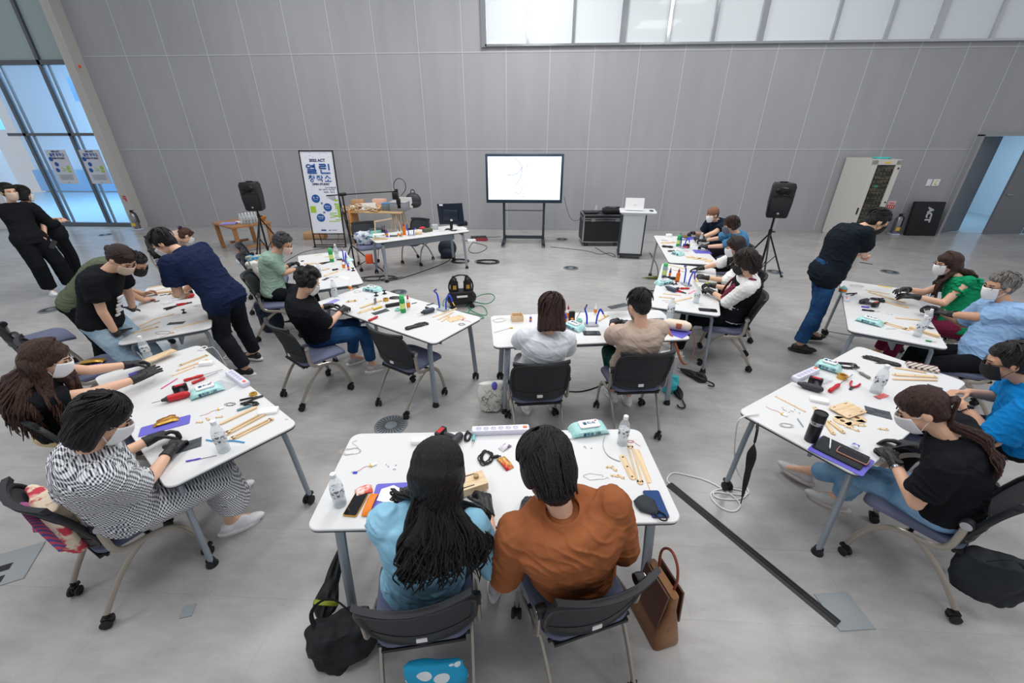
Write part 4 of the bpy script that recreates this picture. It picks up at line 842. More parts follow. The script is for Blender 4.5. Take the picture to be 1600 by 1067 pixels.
def make_hair(P0, off, A, F3, s, hair, N, u, r, f, Hc, te=.03):
    kind, c = hair[0], hair[1]; L = hair[2] if len(hair) > 2 else .3; m = hair_mat(c); rnd = random.Random(int(sum(c)*7+L*100)); b = MB(); b.T = MX.Translation(off)
    hr_, hf, hu = F3; wav = hair[3] if len(hair) > 3 else .012
    def drape(pts, ln, tg, sidev, ph, wv, n=9):
        cur = pts[-1]; stp = ln/n
        for k in range(1, n+1):
            d = V((0, 0, -1))-f*.10-r*((cur-N).dot(r))*(3.0 if k < 6 else .8)
            if k > 6: d += r*sidev*.22
            nxt = cur+d.normalized()*stp; t = (nxt-N).dot(-u); rel = nxt-(N-u*t)
            if t > -.06:
                rx, ry = (.175*s+te)*min(1, max(.35, (t+.1)/.12)), (.118*s if t > .03 else .078*s)+te; qx, qy = rel.dot(r)/rx, rel.dot(f)/ry; q = math.sqrt(qx*qx+qy*qy)
                if q < tg: sc = tg/max(q, .2); nxt = (N-u*t)+r*qx*rx*min(sc, 1.6)+f*(-abs(qy) if qy < .25 else qy)*ry*sc
            pts.append(nxt+(r*sin(ph+k*1.25)+f*cos(ph+k*1.25)*.4)*wv*min(k/4, 1)); cur = nxt
        return pts
    if kind == 'bald':
        b.ell(A(0, -.045, .012), (.079*s, .068*s, .07*s), F3)
        for sd in (-1, 1): b.ell(A(sd*.06, -.02, .03), (.02*s, .05*s, .045*s), F3)
    else:
        b.ell(A(0, -.028, .036), (.085*s, .094*s, .088*s), F3); b.ell(A(0, -.045, -.01), (.076*s, .062*s, .07*s), F3)
        if kind in ('cap', 'bun', 'tail'): pass
    if kind in ('short', 'short_m', 'grey'):
        b.ell(A(0, .03, .075), (.06*s, .045*s, .038*s), F3); b.ell(A(0, -.05, -.05), (.055*s, .035*s, .04*s), F3)
        for sd in (-1, 1): b.ell(A(sd*.068, -.01, .025), (.018*s, .05*s, .045*s), F3)
    if kind == 'mop':
        b.ell(A(0, -.022, .038), (.102*s, .110*s, .098*s), F3); b.ell(A(0, -.055, -.05), (.080*s, .058*s, .068*s), F3); b.ell(A(0, -.052, -.085), (.072*s, .052*s, .07*s), F3); b.ell(A(0, .045, .06), (.07*s, .04*s, .05*s), F3)
        for sd in (-1, 1): b.ell(A(sd*.078, -.012, -.012), (.024*s, .055*s, .062*s), F3)
    if kind == 'bob':
        b.ell(A(0, -.02, .035), (.092*s, .102*s, .092*s), F3); b.ell(A(0, .045, .06), (.07*s, .035*s, .04*s), F3)
        for k in range(9):
            a = pi*(k/8); x, y = cos(a), -sin(a); b.cap(A(x*.07, y*.075-.01, .02), A(x*.084, y*.082-.012, -.06-L*.2), .03*s, .026*s)
    if kind in ('bun', 'tail', 'clip'):
        b.ell(A(0, -.02, .04), (.086*s, .098*s, .088*s), F3); b.ell(A(0, .03, .075), (.062*s, .05*s, .035*s), F3)
        if kind == 'bun':
            q = hair[3] if len(hair) > 3 else (0, -.13, .0); b.ell(A(*q), (.036*s, .034*s, .034*s), F3); b.cap(A(0, -.09, .0), A(*q), .03*s)
    if kind == 'long':
        b.ell(A(0, -.02, .038), (.09*s, .10*s, .09*s), F3); b.ell(A(0, .04, .066), (.066*s, .04*s, .038*s), F3)
        b.ell(A(0, -.03, .03), (.10*s, .10*s, .094*s), F3)
        for k in range(15):
            a = pi*(k/14); x, y = cos(a), -sin(a); q = drape([A(x*.075, y*.08-.01, .03), A(x*.088, y*.092-.012, -.03)], L*(.70+.12*((k*5) % 4)/4), 1.02, rnd.uniform(-1, 1), rnd.uniform(0, 6), wav)
            for j in range(len(q)-1): b.cap(q[j], q[j+1], .030*s*(1-.055*j), .030*s*(1-.055*(j+1)), n=8, k=2)
    if kind == 'curly':
        for i in range(150):
            v = V((rnd.gauss(0, 1), rnd.gauss(0, 1), rnd.gauss(0, 1))).normalized()
            if v.y > .45 and v.z < .45: continue
            if v.z < -.62: continue
            b.ell(A(v.x*.094, v.y*.10-.022, v.z*.1+.03), (.024*s,)*3, F3, 8, 5)
    def dsp(p):
        q = p-off-Hc; a = math.atan2(q.dot(hr_), -q.dot(hf)+.001); z = q.dot(hu)
        if kind == 'curly': return .005*NZ.noise(p*60)
        return .0035*NZ.noise(V((a*9, z*6, 3.1)))+.0016*NZ.noise(V((a*26, z*9, 1.7)))
    if kind == 'hat': 
        obj_ = blob('hair', b, .007, m, P0, 2, dsp)
    else: obj_ = blob('hair', b, .0055 if s else .006, m, P0, 2, dsp)
    # loose locks give the outline its strands
    b = MB(); b.T = MX.Translation(off)
    def lock(pts, r0, r1=.0015, n=5): 
        b.tube(pts, lambda t: (r0*(1-t)**.6+r1, (r0*.6)*(1-t)**.6+r1), n=n, smooth=1)
    if kind in ('short', 'short_m', 'mop', 'bob', 'grey', 'curly', 'hat'):
        n = {'short': 90, 'short_m': 90, 'mop': 130, 'bob': 120, 'grey': 60, 'curly': 0, 'hat': 0}[kind]; ex = {'mop': 1.1, 'bob': 1.06}.get(kind, 1.0)
        for i in range(n):
            a = rnd.uniform(-pi, pi); t0 = rnd.uniform(.0, .9 if cos(a) > -.2 else 1.5); ln = rnd.uniform(.4, .8); fr_ = cos(a) > .55
            pts = []
            for k in range(5):
                t = t0+(ln*k/4); 
                if fr_: t = min(t, 1.05)
                el = pi/2-t; rad = .094*ex+.002*k; x, y, z = sin(a+.1*k)*cos(el), cos(a+.1*k)*cos(el), sin(el)
                pts.append(A(x*rad*.97, y*rad*1.06-.026, z*rad+.034-(.012*k if t > 1.6 and kind == 'bob' else 0)))
            lock(pts, (.010 if kind == 'mop' else .007)*s)
        if kind == 'mop':
            for i in range(130):
                a = pi*(.12+.76*rnd.random()); x, y = cos(a), -sin(a); e = rnd.uniform(.96, 1.06); zb = -.10-.05*abs(y)*rnd.random()
                j_ = rnd.uniform(-.012, .012); lock([A(x*.075*e, y*.085*e-.02, .105), A(x*.096*e+j_, y*.112*e-.02, .06), A(x*.10*e, y*.12*e-.02, .0), A(x*.090*e-j_, y*.098*e-.03, -.06), A(x*.07*e+j_, y*.062*e-.035, zb)], .008*s)
        if kind == 'bob':
            for i in range(110):
                a = pi*rnd.random(); x, y = cos(a), -sin(a); e = rnd.uniform(.95, 1.08); zb = -.065-L*.2+rnd.uniform(-.02, .012)
                lock([A(x*.084*e, y*.09*e-.012, .03), A(x*.094*e, y*.094*e-.014, -.03), A(x*.10*e, y*.098*e-.014, zb+.02), A(x*.095*e, y*.09*e-.012, zb)], .007*s)
    if kind == 'clip' or kind == 'bun':
        for i in range(50):
            a = rnd.uniform(-pi, pi); pts = [A(sin(a)*.06, .07*cos(a)+.01, .10), A(sin(a)*.093, .03*cos(a)-.02, .05), A(sin(a)*.085, -.07, .01), A(sin(a)*.03, -.12, .0)]; lock(pts, .006*s)
    if kind == 'clip':
        for i in range(26): v = V((rnd.gauss(0, 1), rnd.gauss(0, .6), rnd.gauss(0, 1))).normalized()*.045; c0 = (0, -.10, .06); lock([A(c0[0], c0[1], c0[2]), A(c0[0]+v.x, c0[1]+v.y*.6, c0[2]+v.z), A(c0[0]+v.x*.6, c0[1]+v.y-.02, c0[2]+v.z*1.3)], .006*s)
    if kind in ('long', 'tail'):
        n = 250 if kind == 'long' else 90
        for i in range(n):
            if kind == 'long':
                a = pi*(i+.5)/n+rnd.uniform(-.1, .1); x, y = cos(a), -sin(a); q0 = rnd.uniform(.1, 1); root = A(x*.03*q0, y*.03*q0+.0, .126); m0 = A(x*.07, y*.07-.012, .098); mid1 = A(x*.096, y*.10-.014, .05); mid2 = A(x*.096, y*.105-.016, -.04); pts = [root, m0, mid1, mid2]
            else:
                tc = A(0, -.112, hair[4] if len(hair) > 4 else .0); pts = [tc+V((rnd.uniform(-.01, .01),)*3), tc+(-hf*.035+r*rnd.uniform(-.014, .014))*s]
            pts = drape(pts, L*rnd.uniform(.78, 1.05), 1.10+.14*rnd.random(), rnd.uniform(-1, 1), rnd.uniform(0, 6), wav)
            lock(pts, (.0098 if kind == 'long' else .010)*s, .0014, n=6)
    if b.v: obj('hair_strand', b, m, obj_, sharp=180)
    if kind == 'tail' or kind == 'bun':
        q = (0, -.108, hair[4] if kind == 'tail' and len(hair) > 4 else .0); b = MB(); b.T = MX.Translation(off); b.rev([(.014, -.012), (.022, -.008), (.022, .008), (.014, .012)], A(*q), ax=MX((F3[0], F3[2], -F3[1])).transposed()); obj('hair_tie', b, BK, obj_)
    if kind == 'clip': b = MB(); b.T = MX.Translation(off); b.box(A(.02, -.13, .09), (.07, .02, .025), M=MX(F3).transposed()); obj('hair_clip', b, mat('clip_navy', (30, 40, 90), .3), obj_)
    if kind == 'hat':
        b = MB(); b.T = MX.Translation(off); b.ell(A(0, -.015, .055), (.092*s, .103*s, .086*s), F3, 20, 12); blob('knitted_cap', b, .006, mat('hat_brown', (150, 108, 88), .9, col2=(124, 88, 72), nscale=90, bump=.6, bscale=200), P0, 1)

# ================================================================ WHO IS THERE
CL = lambda n, c, c2=None, **k: mat(n, c, k.pop('rough', .85), col2=c2, bump=k.pop('bump', .55), bscale=k.pop('bscale', 13), spec=.15, **k)
BLKT = CL('black_cotton', (24, 26, 30)); NAVY = CL('navy_pique', (26, 38, 68)); LTJ = CL('light_denim', (150, 178, 200), (176, 200, 216), nscale=7); MIDJ = CL('mid_denim', (44, 84, 128), (30, 62, 104), nscale=6); BLUJ = CL('blue_denim', (112, 156, 196), (138, 178, 210), nscale=7)
BLKTR = CL('black_trousers', (20, 22, 26)); CHAR = CL('charcoal_jeans', (38, 40, 48), (28, 30, 36), nscale=6)
DEN = CL('pale_blue_linen', (138, 192, 220), (150, 202, 228), nscale=9); RUST = CL('rust_cotton', (158, 96, 60), (150, 90, 56), nscale=5); GING = mat('gingham', (236, 238, 242), .85, col2=(26, 30, 52), check=(92, (0, 2)), bump=.1, bscale=200)
SAGE = CL('sage_cotton', (150, 178, 162)); OLIVE = CL('olive_cotton', (92, 100, 80)); WHT = CL('white_cotton', (226, 230, 236)); BEI = CL('beige_cotton', (190, 170, 156)); DKG = CL('dark_green_trousers', (24, 80, 72)); NVS = CL('ink_shirt', (22, 34, 50))
DENS = CL('denim_shirt', (72, 124, 164)); BLOU = CL('white_blouse', (236, 236, 234)); GRNT = CL('ruffle_green', (18, 138, 92)); LBS = CL('sky_shirt', (150, 186, 226), (142, 178, 220), nscale=14); BRB = CL('bright_blue_shirt', (18, 128, 200)); PLAID = mat('plaid', (150, 40, 70), .85, col2=(30, 24, 34), check=(40, (0, 2)))
DSH = CL('black_shirt', (22, 30, 38))
def addx(d, mb, name, m, sharp=180, par=None): return obj(name, mb, m, par or d['P0'], sharp=sharp)
def nb(d): b = MB(); b.T = MX.Translation(d['off']); return b
H1, H2, H3, H4 = (-.475, 1.19, .56), (.22, 1.29, .56), (-2.172, 1.495, 0.56), (-3.267, 2.143, 0.56)
person('woman in a light blue shirt with long wavy black hair, back to the camera', H1, (-0.357, 1.208, 1.204), (92, 50), (-0.43, 1.475, 0.77), (-0.211, 1.458, 0.8), ('shirt', DEN, .030, 0, .008), ('jeans', BLUJ, .75), ('long', (30, 28, 30), .36, .024), heading=96, vox=.006, s=1.0, sleeve=1.25, shoes=('grey_shoe', (190, 190, 194)), pose=('rest', 'grip'), fl=(-.62, 1.45), fr=(-.18, 1.50), mask='white', hem=.05, gl=(True, True), wide=1.05)
person('person in a rust brown shirt with short black hair, back to the camera', H2, (0.07, 1.261, 1.197), (110, 55), (0.007, 1.452, 0.77), (0.262, 1.517, 0.76), ('shirt', RUST, .040, 0, .008), ('trousers', BLKTR), ('mop', (34, 31, 31)), heading=105, vox=.006, s=1.06, sleeve=1.75, shoes=('grey_shoe', (190, 190, 194)), pose=('rest', 'rest'), fl=(.0, 1.6), fr=(.35, 1.62), wide=1.15, hem=.05, collar=True)
person('woman in a black and white gingham dress with a black bob', H3, (-2.006, 1.472, 1.193), (40, 40), (-2.174, 1.859, 0.79), (-2.061, 1.784, 0.78), ('dress_top', GING, .036, 0, .009), (None, None), ('bob', (22, 19, 24), .22), heading=48, vox=.006, sleeve=.85, skirt=(GING, .9), fl=(-2.194, 2.068, 0.0), fr=(-1.981, 1.816, 0.0), wide=1.08, pose=('pinch', 'pinch'), mask='white')
person('woman in a black tee with long wavy brown hair, holding a wooden plate', H4, (-2.989, 2.084, 1.156), (35, 30), (-3.041, 2.657, 0.8), (-2.783, 2.561, 0.8), ('tee', BLKT, .024), ('trousers', CL('sand_trousers', (214, 190, 146))), ('long', (86, 56, 44), .42, .022), heading=42, vox=.006, sleeve=.5, pose=('grip', 'flat'), mask='white', sk='fair')
H5 = (-3.878, 3.213, 0.9)
def print5(d):
    b = nb(d)
    for k, (dx, dz) in enumerate(((.0, .0), (.0, -.035), (.0, -.075), (.012, -.11), (-.01, -.14), (.01, -.175))):
        c = d['N']-d['u']*(.2-dz)+d['f']*.135+d['r']*(.02+dx); b.box(c, (.05 if k % 2 else .07, .012, .02), M=MX((d['r'], d['f'], d['u'])).transposed())
    obj('chest_print', b, W_, d['top'])
person('woman with a brown bun, black tee and light jeans, bending over a table', H5, (-3.51, 3.287, 1.443), (-5, 48), (-4.016, 3.636, 0.76), (-3.721, 3.204, 0.76), ('tee', BLKT, .03), ('jeans', LTJ, 1.0, .022), ('bun', (58, 38, 34), .1, (0, -.118, .0)), heading=12, stand=True, fl=(H5[0]+.25, H5[1]+.22), fr=(H5[0]+.12, H5[1]-.02), pose=('flat', 'flat'), mask='beige', sleeve=.62, extras=print5, shoes=('dark_shoe', (50, 40, 40)), vox=.0065)
H6 = (-4.618, 3.71, 0.88)
person('person in an olive shirt bending behind the woman with the bun', H6, (-4.145, 4.013, 1.186), (0, 40), (-4.397, 4.29, 0.77), (-4.245, 4.09, 0.77), ('shirt', OLIVE, .035), ('trousers', BLKTR), ('short_m', (36, 32, 32)), sex='m', heading=8, stand=True, gloves=False, pose=('pinch', 'pinch'), mask='black', sleeve=.8, sk='mid')
H7 = (-3.124, 3.792, 0.93)
person('man in a navy polo and dark jeans bending over the left table', H7, (-3.56, 3.80, 1.46), (200, 42), (-3.599, 3.827, 0.93), (-3.705, 3.899, 0.93), ('polo', NAVY, .034, .01, .008), ('jeans', CHAR, 1.0, .022), ('short_m', (26, 26, 30)), sex='m', heading=172, stand=True, gloves=False, pose=('grip', 'grip'), sleeve=.75, fl=(-3.134, 3.769, 0.0), fr=(-3.245, 4.113, 0.0), shoes=('black_trainer', (26, 26, 30)), collar=True, s=1.04, hem=.12, vox=.0065)
H8 = (-6.3, 6.75, .56)
person('woman with brown hair in a claw clip, hidden behind the navy polo', H8, (-5.749, 6.61, 0.896), (50, 35), None, None, ('top', BEI, .025), ('trousers', BLKTR), ('clip', (96, 62, 46)), heading=30, sleeve=.6, vox=.009)
H9 = (-8.02, 6.2, .93)
person('woman in a black jacket and wide trousers, beige mask, standing at the left edge', H9, (-8.035, 6.267, 1.612), (-15, 8), (-7.93, 6.36, .93), (-7.88, 6.30, .90), ('jacket', BLKT, .03), ('wide_trousers', BLKTR, 1.0, .045), ('short', (26, 24, 26)), heading=-20, stand=True, gloves=False, pose=('grip', 'grip'), mask='beige', sleeve=.8, fl=(-7.9, 6.35), fr=(-8.02, 6.12), vox=.0085, hem=.15, shoes=('white_shoe', (235, 235, 238)), s=1.03)
H10 = (-8.15, 6.72, .92)
def strap10(d):
    b = nb(d); b.tube([d['S'][-1]+d['u']*.05-d['f']*.02, d['N']-d['u']*.12-d['f']*.15, d['P']+d['r']*.12+d['u']*.1-d['f']*.13], lambda t: (.022, .004), n=6, smooth=2, flat=d['r']); obj('shoulder_strap', b, mat('pink_strap', (220, 30, 80), .6), d['P0'])
person('woman in black with a pink strap across her back, standing turned away', H10, (-8.11, 6.506, 1.554), (75, 12), (-8.16, 6.90, 1.10), (-8.08, 6.88, 1.08), ('jumper', BLKT, .028), ('trousers', BLKTR), ('bob', (28, 24, 26), .1), heading=60, stand=True, gloves=False, pose=('rest', 'rest'), sleeve=1.6, vox=.009, extras=strap10, mask='white', hem=.12, shoes=('dark_shoe', (50, 40, 40)))
H11 = (-3.371, 4.941, 0.56)
person('person in a pale green jumper with grey black hair and a pink mask', H11, (-3.14, 5.037, 1.16), (-5, 30), (-3.285, 5.423, 0.8), (-3.118, 5.283, 0.78), ('jumper', SAGE, .03), ('trousers', BLKTR), ('curly', (74, 74, 78)), heading=10, mask='pink', sleeve=.85, pose=('grip', 'grip'), sk='mid', vox=.0075)
H12 = (-2.171, 3.704, 0.56)
person('person in a black tee and blue jeans with curly black hair', H12, (-2.061, 3.541, 1.179), (45, 38), (-2.056, 3.929, 0.79), (-1.926, 3.881, 0.79), ('tee', BLKT, .032), ('jeans', MIDJ, .9), ('curly', (32, 28, 28)), heading=40, fl=(-2.058, 4.077, 0.0), fr=(-1.772, 3.916, 0.0), sleeve=.85, pose=('pinch', 'pinch'), shoes=('grey_clog', (188, 184, 186)), vox=.007, wide=1.08)
H13 = (.055, 3.02, .56)
person('woman in a white tee with a brown bob, back to the camera', H13, (0.151, 2.912, 1.199), (95, 28), (-.12, 3.36, .76), (.22, 3.38, .76), ('tee', WHT, .03), ('trousers', CL('white_trousers', (224, 224, 226))), ('bob', (76, 48, 42), .42), heading=96, fl=(-0.03, 3.272, 0.0), fr=(0.221, 3.348, 0.0), pose=('rest', 'rest'), sleeve=.8, vox=.007)
H14 = (.90, 3.21, .56)
person('person in a beige top and dark green trousers, back to the camera', H14, (0.843, 3.059, 1.195), (112, 30), (0.773, 3.562, 0.84), (0.874, 3.582, 0.82), ('top', BEI, .034), ('trousers', DKG), ('short', (28, 27, 30)), heading=98, fl=(0.842, 3.509, 0.0), fr=(0.978, 3.448, 0.0), pose=('pinch', 'pinch'), sleeve=.9, vox=.007)
H15 = (3.36, 7.54, .56)
person('man in a brown knitted cap, dark shirt and white mask', H15, (3.08, 7.458, 1.141), (205, 10), (2.743, 7.155, 0.79), (2.818, 7.616, 0.8), ('shirt', NVS, .03), ('trousers', BLKTR), ('hat', (60, 50, 46)), sex='m', heading=205, sleeve=.7, pose=('grip', 'grip'), vox=.0078, collar=True)
H16 = (3.18, 6.50, .56)
person('woman in a denim blue shirt with short brown hair and grey mask', H16, (2.953, 6.437, 1.166), (175, 22), (2.684, 6.664, 0.8), (2.768, 7.019, 0.8), ('shirt', DENS, .03), ('trousers', BLKTR), ('bob', (66, 44, 38), -.1), heading=172, mask='grey', sleeve=.85, pose=('grip', 'grip'), vox=.0078)
H17 = (2.74, 5.24, .56)
person('woman in a white blouse with long dark hair and white mask', H17, (2.485, 5.171, 1.154), (165, 25), (2.105, 5.091, 0.79), (2.19, 5.491, 0.77), ('blouse', BLOU, .034, 0, .008), ('trousers', BLKTR), ('long', (48, 32, 32), .28, .012), heading=163, sleeve=1.15, pose=('grip', 'rest'), vox=.0075)
H18 = (2.24, 4.40, .56)
def vest18(d):
    b = nb(d); d['torso'](b, .045, -.02, .93); v = blob('plaid_vest', b, .0075, BLKTR, d['P0'], 1, fold(.003, 9)); b = nb(d)
    for sd in (-1, 1): b.tube([d['N']-d['f']*.08+d['u']*.0, d['N']+d['r']*sd*.10+d['u']*.015, d['N']+d['r']*sd*.09+d['f']*.13-d['u']*.1, d['N']+d['r']*sd*.07+d['f']*.165-d['u']*.28], lambda t: (.035, .012), n=8, smooth=2, flat=d['r'])
    obj('scarf_trim', b, PLAID, v)
person('person in white sleeves and black vest with plaid trim, black mask', H18, (2.188, 4.271, 1.205), (163, 28), (2.003, 4.581, 0.8), (2.067, 4.77, 0.79), ('blouse', BLOU, .038, 0, .007), ('trousers', BLKTR), ('mop', (52, 36, 34)), heading=163, mask='black', sleeve=1.05, pose=('grip', 'grip'), extras=vest18, vox=.007)
H19 = (3.349, 4.72, 0.98)
person('man in a black shirt and blue jeans standing over the right-hand table', H19, (3.70, 4.72, 1.545), (-15, 38), (4.064, 5.144, 1.02), (3.998, 5.016, 1.0), ('shirt', DSH, .034, .03, .008), ('jeans', MIDJ, 1.0, .024), ('short_m', (28, 26, 28)), sex='m', heading=-12, stand=True, gloves=False, pose=('grip', 'grip'), mask='black', sleeve=.82, fl=(3.573, 4.92, 0.0), fr=(3.266, 4.626, 0.0), shoes=('brown_clog', (48, 44, 42), ('clog_sole', (40, 38, 36), .7)), collar=True, glasses=True, s=1.05, vox=.007, wide=1.12, hem=.1)
H20 = (4.517, 4.233, 0.56)
def ruff(d):
    rnd = random.Random(4); b = nb(d)
    for sd in (-1, 1):
        for k in range(60):
            t = rnd.random(); q = d['N']+d['r']*sd*(.10+.06*rnd.random())+d['f']*(.10*cos(t*pi)*1.0)-d['u']*(.02+.10*rnd.random())+d['r']*sd*.02
            b.ell(q, (.022, .022, .012), None, 8, 5)
            q2 = d['S'][sd].lerp(d['arms'][sd][0], rnd.uniform(-.1, .45)); w_ = V((rnd.gauss(0, 1), rnd.gauss(0, 1), rnd.gauss(0, 1))).normalized(); b.ell(q2+w_*.052, (.024, .024, .012), None, 8, 5)
    blob('ruffle', b, .006, GRNT, d['top'], 1, fold(.004, 30)); b = nb(d); b.rev([(0, 0), (.014, 0), (.016, .006), (0, .008)], d['A'](.045, -.01, .118)); obj('hair_pin', b, GOLD, d['P0'])
person('woman in a ruffled green top with long brown hair and white mask', H20, (4.404, 4.494, 1.156), (172, 14), (4.009, 4.355, 0.84), (4.01, 4.446, 0.88), ('top', GRNT, .026), ('trousers', CL('maroon_trousers', (110, 34, 60))), ('long', (74, 46, 38), .34, .014), heading=160, sleeve=0, pose=('rest', 'rest'), glasses=True, extras=ruff, vox=.0068)
H21 = (4.118, 3.484, 0.56)
def watch(side, m=STEEL):
    def g(d):
        el, wr, dh = d['arms'][side]; a = (wr-el).normalized(); b = nb(d); b.cone(wr-a*.055, wr-a*.03, .031*d['s'], .030*d['s'], n=18); q = obj('watch', b, m, d['P0']); b = nb(d); c = wr-a*.042+Z*.026; b.cone(c, c+Z*.012, .019, .018, n=18); obj('watch_face', b, BK, q)
    return g
person('grey-haired man in a light blue shirt with white mask, glasses and wrist watch', H21, (4.069, 3.617, 1.205), (172, 14), (3.964, 4.005, 0.8), (4.008, 4.077, 0.82), ('shirt', LBS, .036, .04, .008), ('trousers', BLKTR), ('grey', (150, 146, 142)), sex='m', heading=165, sleeve=.85, pose=('grip', 'grip'), glasses=True, extras=watch(-1), vox=.0065, collar=True, sk='mid', wide=1.05)
H22 = (3.261, 2.307, 0.56)
person('man in a bright blue shirt with glasses and a black mask', H22, (2.943, 2.355, 1.136), (150, 24), (2.839, 2.444, 0.8), (2.962, 2.542, 0.79), ('shirt', BRB, .036, .02, .008), ('trousers', BLKTR), ('short_m', (40, 38, 40)), sex='m', heading=140, gloves=False, pose=('pinch', 'pinch'), mask='black', glasses=True, sleeve=.85, extras=watch(-1, BK), vox=.0058, collar=True, sk='mid', wide=1.08)
H23 = (2.308, 1.732, 0.56)
person('woman in a black tee and blue jeans with a brown ponytail', H23, (2.004, 1.82, 1.133), (150, 42), (2.044, 1.931, 0.77), (2.166, 2.008, 0.77), ('tee', BLKT, .03), ('jeans', BLUJ, .82, .018), ('tail', (74, 44, 36), .34, .012, .01), heading=133, fl=(2.205, 2.211, 0.0), fr=(2.085, 2.455, 0.02), sleeve=.72, pose=('fist', 'rest'), extras=watch(-1), shoes=('silver_sandal', (196, 194, 196), ('sandal_sole', (206, 196, 190), .5)), vox=.006, sk='fair')

# ================================================================ THINGS ON THE TABLES
def strip(q, lab, w_=.022, h=.004, nh=2, m=None, name='wood_strip', cat='wood piece', dz=0, group=None, L=None):
    L = L or q[4]; t = thing(name, lab, cat, (q[0], q[1], q[2]+dz), q[3], group)
    pts = rrect(L, w_, w_*.48, 4); b = MB(); b.poly(pts, 0, h); obj('strip', b, m or WOOD, t)
    holes([(-L/2+w_*.6 if i == 0 else (L/2-w_*.6 if i == 1 else -L/2+w_*.6+(L-w_*1.2)*(i-1)/(nh-1)), 0) for i in range(nh)], h, w_*.17, t)
    return t
def frame_strip(q, lab, w_=.035, h=.006, dz=0):
    L = q[4]; t = thing('wood_strip', lab, 'wood piece', (q[0], q[1], q[2]+dz), q[3]); b = MB(); k = w_*.28
    for s in (-1, 1): b.box((0, s*(w_-k)/2, h/2), (L-w_*.6, k, h))
    for s in (-1, 1): b.cone((s*(L/2-w_*.4), 0, 0), (s*(L/2-w_*.4), 0, h), w_*.5, n=16)
    obj('slotted_strip', b, WOOD, t); holes([(s*(L/2-w_*.4), 0) for s in (-1, 1)], h, w_*.14, t); return t
def panel(q, w_, lab, h=.005, dz=0, m=None, name='wood_plate', cat='wood piece', slots=True, tilt=0, L=None):
    L = L or q[4]; t = thing(name, lab, cat, (q[0], q[1], q[2]+dz), q[3]); t.rotation_euler.x = tilt; b = MB(); b.poly(rrect(L, w_, .012, 3), 0, h); obj('plate', b, m or WOOD, t)
    if slots:
        b = MB(); s = mat('slot_brown', (120, 88, 58), .8)
        for x, y in ((-.3, .38), (.3, .38), (-.3, -.38), (.3, -.38)): b.box((x*L, y*w_, h+.0003), (L*.13, w_*.04, .0006))
        obj('slot', b, s, t)
    return t
def sheet(q, w_, lab, m=None, name='sandpaper_sheet', cat='sandpaper', dz=0, L=None, curl=.004, th=.0012, tilt=0):
    L = L or q[4]; b = MB(); rs = []
    for i in range(9):
        x = -L/2+L*i/8; z = curl*abs(2*i/8-1)**2; rs.append([V((x, -w_/2, z)), V((x, w_/2, z*.7)), V((x, w_/2, z*.7+th)), V((x, -w_/2, z+th))])
    b.loft(rs); o = obj(name, b, m or SAND, sharp=20); o.location = (q[0], q[1], q[2]+dz); o.rotation_euler = (tilt, 0, q[3]); return tag(o, lab, cat)
def wipes(q, lab, w_=.12, h=.05, crump=0):
    t = thing('wet_wipes_pack', lab, 'wet wipes', (q[0], q[1], q[2]), q[3], 'teal wet wipes packs'); L = max(.17, min(q[4], .24)) if len(q) > 4 else .2; b = MB(); rs = []
    for i in range(13):
        u = -1+i/6; k = (1-abs(u)**5)**.6 if abs(u) < 1 else .12; k = max(k, .12); hh = h*k+.002; ww = w_*(.86+.14*k); z0 = 0
        rs.append([V((u*L/2, ww/2*cos(a)*(1 if abs(cos(a)) > .99 else 1)*min(1, abs(cos(a))**.5/max(abs(cos(a)), 1e-6)*abs(cos(a))), z0+hh/2+hh/2*math.copysign(abs(sin(a))**.6, sin(a)))) for a in [2*pi*j/20 for j in range(20)]])
    b.loft(rs)
    if crump: b.v = [tuple(V(p)+V((0, 0, 1))*crump*NZ.noise(V(p)*30)*(1 if p[2] > .01 else 0)) for p in b.v]
    obj('pack', b, TEAL, t)
    b = MB(); b.rbox((0, 0, h+.004), (L*.55, w_*.6, .009), .015); fl = obj('flap', b, W_, t); text('물티슈', 0, 0, .022, mat('pack_navy', (40, 90, 130), .5), fl, y=0)
    o = fl.children[0]; o.data.transform(MX.Translation((0, -.008, h+.009)) @ MX.Rotation(-pi/2, 4, 'X'))
    b = MB(); b.ell((L*.2, .02, h+.009), (.008, .006, .002)); obj('red_mark', b, RED, fl)
    o = text('물티슈 100', 0, 0, .018, mat('pack_navy', (40, 90, 130), .5), t, y=0); o.data.transform(MX.Translation((0, -w_/2-.0005, h*.35)))
    return t
def power_strip(q, lab, n=6, L=None):
    L = L or .36; t = thing('power_strip', lab, 'power strip', (q[0], q[1], q[2]), q[3]); b = MB(); b.rbox((0, 0, .018), (L, .058, .036), .012); obj('housing', b, mat('strip_lilac', (222, 222, 238), .35), t)
    b = MB(); d = MB()
    for i in range(n):
        x = -L/2+.035+i*(L-.085)/n+.01; b.ell((x, 0, .0365), (.019, .017, .003))
        for s in (-1, 1): d.cone((x+s*.007, 0, .038), (x+s*.007, 0, .0402), .0025, n=8)
    so = obj('socket', b, mat('socket_lilac', (196, 196, 216), .4), t); obj('pin_hole', d, DGREY, so)
    b = MB(); b.rbox((L/2-.028, 0, .038), (.026, .018, .008), .003); obj('switch', b, mat('switch_orange', (244, 118, 60), .4), t); return t
